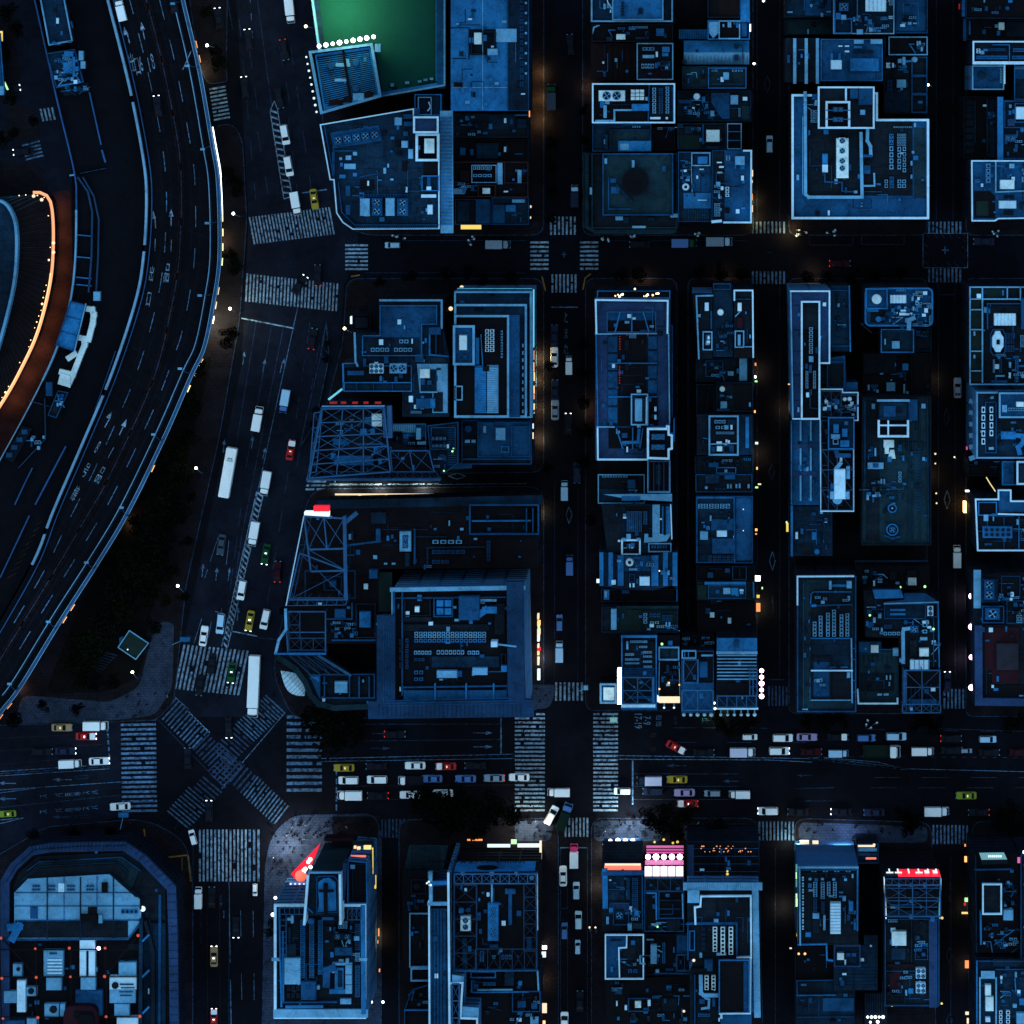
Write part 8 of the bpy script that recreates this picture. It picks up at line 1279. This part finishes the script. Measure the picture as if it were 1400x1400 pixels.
for a in ((283,62,'lit street lamp by the trees at the top of the expressway strip'),(319,292,'lit street lamp west of the upper boulevard crosswalk'),(314.5,422,'lit street lamp west of the middle boulevard stop line'),(268,640,'lit street lamp level with the long white bus'),(243,801,'lit street lamp at the east edge of the triangular park'),(471,449,'lit street lamp by the black corner roof with the white sign'),(418,36,'lit street lamp at the kerb by the turf court'),(181,919,'milky white globe lamp south of the park pavilion')): lamp(*a)
for a in ((1269,116,'lamp on the kerb beside the framed-bay roof'),(1031,87,'lamp at the alley mouth east of the gabled sheet roof'),(1044,1,'lamp at the north border of the second side street')): lamp(*a,5,3,2,30,r=.28)
for i,a in enumerate(((722,1215),(806,1268),(814,1268),(1305,625),(1280,1265))): lamp(a[0],a[1],'small pavement lamp in the southern side streets' if i != 3 else 'small pavement lamp in the eastern side street',4,2,2,25,'cream','small pavement lamps' if i != 3 else None,r=.22)
# unseen area lamps added for light pools and to lift the black pavements
def spill(x,y,z,e,col,sz=1.0):
 if z <= 4: z *= .62;e *= .42
 L_=bpy.data.lights.new('added_spill','AREA');L_.energy=e*14;L_.size=sz;L_.color=col;o=link('added_spill',L_,None,(*W(x,y),z))
for a in ((741,135,4,60,(1,.45,.12)),(736,520,3,40,(1,.55,.2)),(738,560,3,30,(1,.55,.2)),(1032,275,3,30,(1,.6,.2)),(1318,690,4,50,(1,.4,.1)),(520,668,4,90,(1,.85,.6)),(580,668,4,70,(1,.85,.6)),(470,668,4,50,(1,.85,.6)),(293,440,5,160,(1,.8,.5),3),(303,330,4,60,(1,.6,.3),2),(276,96,4,60,(1,.6,.3),2),(178,715,3,30,(1,.5,.2)),(28,940,3,25,(1,.4,.2)),(77,290,4,34,(1,.42,.13),4),(80,325,4,36,(1,.42,.13),4),(78,362,4,38,(1,.42,.13),4),(74,400,4,40,(1,.42,.13),4),(66,437,4,40,(1,.42,.13),4),(52,474,4,40,(1,.42,.13),4),(35,510,4,40,(1,.42,.13),4),(16,545,4,38,(1,.42,.13),4),(400,1155,7,170,(1,.85,.75),4),(860,1128,6,170,(.95,.95,.9),4),(725,1130,5,90,(1,.8,.6),3),(1095,1145,5,60,(1,.9,.7),2),(1070,1240,4,40,(1,.7,.4),2),(825,1165,4,40,(1,.85,.6),2),(735,1290,4,40,(1,.6,.35),2),(1150,1145,6,60,(.6,.7,1),4),(1010,1140,6,50,(.9,.7,.7),3),(980,975,4,25,(.7,1,.3)),(742,900,4,50,(1,.8,.7)),(741,100,3,50,(1,.45,.14),2),(742,165,4,60,(1,.45,.12),2),(738,490,3,60,(1,.55,.2),2),(738,600,3,40,(1,.6,.25),2),(740,700,3,40,(1,.6,.25),2),(803,120,4,22,(1,.5,.25),2),(803,560,4,22,(1,.5,.25),2),(1033,300,3,36,(1,.6,.2),2),(1080,318,4,50,(1,.55,.2),2),(1036,510,4,30,(1,.55,.25),2),(1036,620,4,30,(1,.55,.25),2),(1036,830,4,40,(1,.6,.25),2),(1074,560,4,26,(1,.5,.2),2),(1272,650,4,26,(1,.5,.2),2),(1276,520,4,20,(1,.5,.2),2),(1316,820,4,26,(1,.6,.6),2),(1316,900,4,26,(1,.6,.6),2),(1322,1240,4,40,(1,.65,.3),2),(1322,1320,4,36,(1,.6,.3),2),(742,1340,4,36,(1,.65,.35),2),(520,1280,4,30,(1,.55,.25),2),(818,1210,4,40,(1,.8,.5),2),(1078,1150,4,30,(1,.8,.5),2),(1110,372,4,24,(1,.5,.25),2),(990,378,4,20,(1,.5,.25),2),(880,382,4,20,(1,.5,.25),2)): spill(*a)
# ================================================================== people
def person_mesh(seed,top,leg):
 r=random.Random(seed);st_=.16+.12*r.random();arm=.2+.15*r.random()
 V_=[(0,0,.95),(0,0,1.2),(0,0,1.45),(0,0,1.56),(.02,0,1.70)];E=[(0,1),(1,2),(2,3),(3,4)];RD=[.15,.15,.17,.06,.11]
 def ch(start,pts):
  p=start
  for x,y,z,rad in pts: V_.append((x,y,z));RD.append(rad);E.append((p,len(V_)-1));p=len(V_)-1
 for s_,d in ((1,1),(-1,-1)):
  ch(0,[(.05*d,.10*s_,.86,.10),(.55*st_*d,.10*s_,.48,.07),(st_*d-.03,.10*s_,.08,.045),(st_*d+.14,.11*s_,.04,.04)])
  ch(2,[(0,.21*s_,1.42,.07),(-arm*.4*d,.25*s_,1.14,.05),(-arm*d*.4+.12,.24*s_,.92,.04),(-arm*d*.4+.17,.24*s_,.84,.038)])
 me=bpy.data.meshes.new('person');me.from_pydata(V_,E,[]);o=bpy.data.objects.new('tmp',me);COL.objects.link(o)
 m=o.modifiers.new('s','SKIN');m2=o.modifiers.new('d','SUBSURF');m2.levels=1
 for i,sv in enumerate(me.skin_vertices[0].data): sv.radius=(RD[i],RD[i]);sv.use_root=(i == 0)
 dg=bpy.context.evaluated_depsgraph_get();dg.update();out=bpy.data.meshes.new_from_object(o.evaluated_get(dg));bpy.data.objects.remove(o)
 for k in (top,leg,'skin'): out.materials.append(M(k))
 for p in out.polygons: p.material_index=1 if p.center.z < .92 else 2 if p.center.z > 1.55 or (abs(p.center.y) > .19 and p.center.z < .98) else 0;p.use_smooth=True
 out.name='person';return out
mat('skin',(.16,.11,.09),.7,0);mat('cloth_dark',(.008,.010,.016),.9,0);mat('cloth_navy',(.012,.018,.04),.9,0);mat('cloth_pale',(.25,.34,.42),.9,0);mat('hair_dark',(.006,.005,.005),.7,0)
PM=[person_mesh(i,t,l) for i,(t,l) in enumerate((('cloth_dark','cloth_dark'),('cloth_navy','cloth_dark'),('cloth_dark','cloth_navy'),('cloth_dark','cloth_dark'),('cloth_pale','cloth_dark')))]
hb=MB();hb.sphere(.005,0,1.75,.125,'hair_dark',8,6);HAIR=hb.mesh('hair')
prg=random.Random(5)
def people(n,x0,y0,x1,y1,where):
 for i in range(n):
  t=prg.randrange(4) if prg.random() < .93 else 4
  o=link('person',PM[t],None,(*W(prg.uniform(x0,x1),prg.uniform(y0,y1)),PV+.02));o.rotation_euler.z=prg.uniform(0,6.28);o.scale=(1.1,1.1,1.0)
  tag(o,('person in dark clothes walking ' if t != 4 else 'person in a pale top walking ')+where,'person',('dark' if t != 4 else 'pale')+' clothed people '+where);link('hair',HAIR,o)
people(60,372,1116,455,1190,'on the pale corner plaza beside the sign tower');people(16,455,1116,512,1148,'on the plaza edge under the kerbside trees')
people(52,816,1114,905,1147,'on the lit pavement below the floodlit corner building');people(24,702,1118,755,1147,'on the pavement outside the bank shop windows');people(16,160,945,232,985,'on the pavement corner north-west of the scramble')
people(8,215,1118,262,1150,'on the pavement corner south-west of the scramble');people(14,706,985,743,1105,'along the west crosswalk of the middle junction');people(14,813,985,845,1105,'along the east crosswalk of the middle junction');people(16,935,1122,1030,1148,'on the pavement before the louvred front block');people(6,722,938,756,966,'on the rounded pavement corner by the shopping centre');people(6,372,900,395,950,'by the shell canopy corner');people(20,1095,1122,1265,1148,'on the southern pavement by the white-fronted building');people(8,250,985,380,1110,'across the scramble crossing')
# bicycles parked at the upper cross street kerbs
def bike_mesh():
 mb=MB()
 for x in (-.52,.52):
  A=[(x+.33*math.cos(a*math.pi/7),.34+.33*math.sin(a*math.pi/7)) for a in range(14)]
  for j in range(14): mb.bar((A[j][0],0,A[j][1]),(A[(j+1) % 14][0],0,A[(j+1) % 14][1]),.05,'tyre')
 mb2=MB()
 for p,q in (((-.52,.34),(-.15,.75)),((-.15,.75),(.4,.8)),((.4,.8),(.52,.34)),((-.52,.34),(0,.32)),((0,.32),(-.2,.9)),((0,.32),(.4,.8)),((.4,.8),(.36,1.0))): mb2.bar((p[0],0,p[1]),(q[0],0,q[1]),.05,'w')
 mb3=MB();mb3.bar((.36,-.3,1.02),(.36,.3,1.02),.05,'w');mb3.box(.42,-.18,.75,.18,.78,1.0,'w')
 mb4=MB();mb4.prism(rr_plan(.28,.18,.06,-.2),.9,.97,'cloth_dark')
 return [('wheels',mb.mesh('wheels')),('frame',mb2.mesh('frame')),('handlebar',mb3.mesh('handlebar')),('saddle',mb4.mesh('saddle'))]
BK=bike_mesh()
for x,y,where in ((646,328,'by the yellow awning'),(826,322,'below the teal octagon'),(864,322,'at the east corner of the teal octagon'),(958,321,'by the white-edged deck roof'),(1095,318,'south of the stepped corner building'),(1138,320,'mid block south of the stepped corner building'),(1365,316,'at the north-east corner'),(545,325,'under the rounded-corner roof'),(1190,991,'on the cross avenue kerb')):
 for i in range(4):
  o=bpy.data.objects.new('bicycle',None);COL.objects.link(o);o.location=(*W(x+prg.uniform(-7,7),y+prg.uniform(-5,5)),PV);o.rotation_euler.z=prg.uniform(0,6.28);tag(o,'pale bicycle parked in a loose cluster '+where,'bicycle','bicycles parked '+where)
  for n_,me in BK: link(n_,me,o)
# road direction boards on arms
def board(x,y,dx,dy,label,k='b',w=2.2):
 o=bpy.data.objects.new('road_sign',None);COL.objects.link(o);bx,by=W(x+dx,y+dy);o.location=(bx,by,0);tag(o,label,'road sign');hx,hy=W(x,y,6)
 mb=MB();mb.cyl(0,0,.1,0,6.2,'steeld',8);mb.bar((0,0,6),(hx-bx,hy-by,6),.12,'l');mb.obj('pole',o)
 mb=MB();mb.box(hx-bx-w/2,hy-by-.5,hx-bx+w/2,hy-by+.5,5.2,6.6,k);mb.obj('sign_board',o)
board(253,874,-14,3,'blue overhead road sign at the north crosswalk of the scramble');board(169,1114,0,14,'blue overhead road sign at the west crosswalk of the scramble');board(839,984,0,-14,'teal traffic sign at the top of the east junction crosswalk','teal_sign',1.6);board(801,940,-8,0,'small grey traffic sign at the top of the main side street','l',1.0)
# ================================================================== small roof hardware that every roof carries: conduits, cowls, drain boxes
TP()
for b in ALLB:
 A_=abs(area(b.P));n_=min(34,int(A_/17))
 if A_ < 60 or b.h < 10 or b.root['category'] == 'sports court': continue
 xs=[p[0] for p in b.P];ys=[p[1] for p in b.P];I_=inset(b.P,1.2);r=b.rng
 def pt():
  for _ in range(30):
   x,y=r.uniform(min(xs),max(xs)),r.uniform(min(ys),max(ys))
   if inside(x,y,I_): return x,y
  return None
 for i in range(n_ // 3+2):
  pm=MB()
  p=pt()
  if not p: continue
  x,y=p;k_=r.choice('mnnbd')
  for j in range(r.choice((1,2,3))):
   d=r.uniform(1.2,6)*r.choice((-1,1));x2,y2=(x+d,y) if (i+j) % 2 else (x,y+d)
   if not inside(x2,y2,I_): break
   zz=b.h+.12+eps();pm.bar((x,y,zz),(x2,y2,zz),.13,k_);x,y=x2,y2
  if pm.v: b.add(pm,'conduit')
 for i in range(n_):
  p=pt()
  if not p: continue
  w_,l_,h_=r.uniform(.3,1.1),r.uniform(.3,1.3),r.uniform(.25,.9)
  k_=r.choice('mmnbbldw');nm_=r.choice(('vent_cowl','drain_box','cable_box'))
  o=link(nm_,um(nm_,k_),b.root,(p[0]-b.cx,p[1]-b.cy,b.h-b.z0));o.scale=(w_,l_,h_+eps())
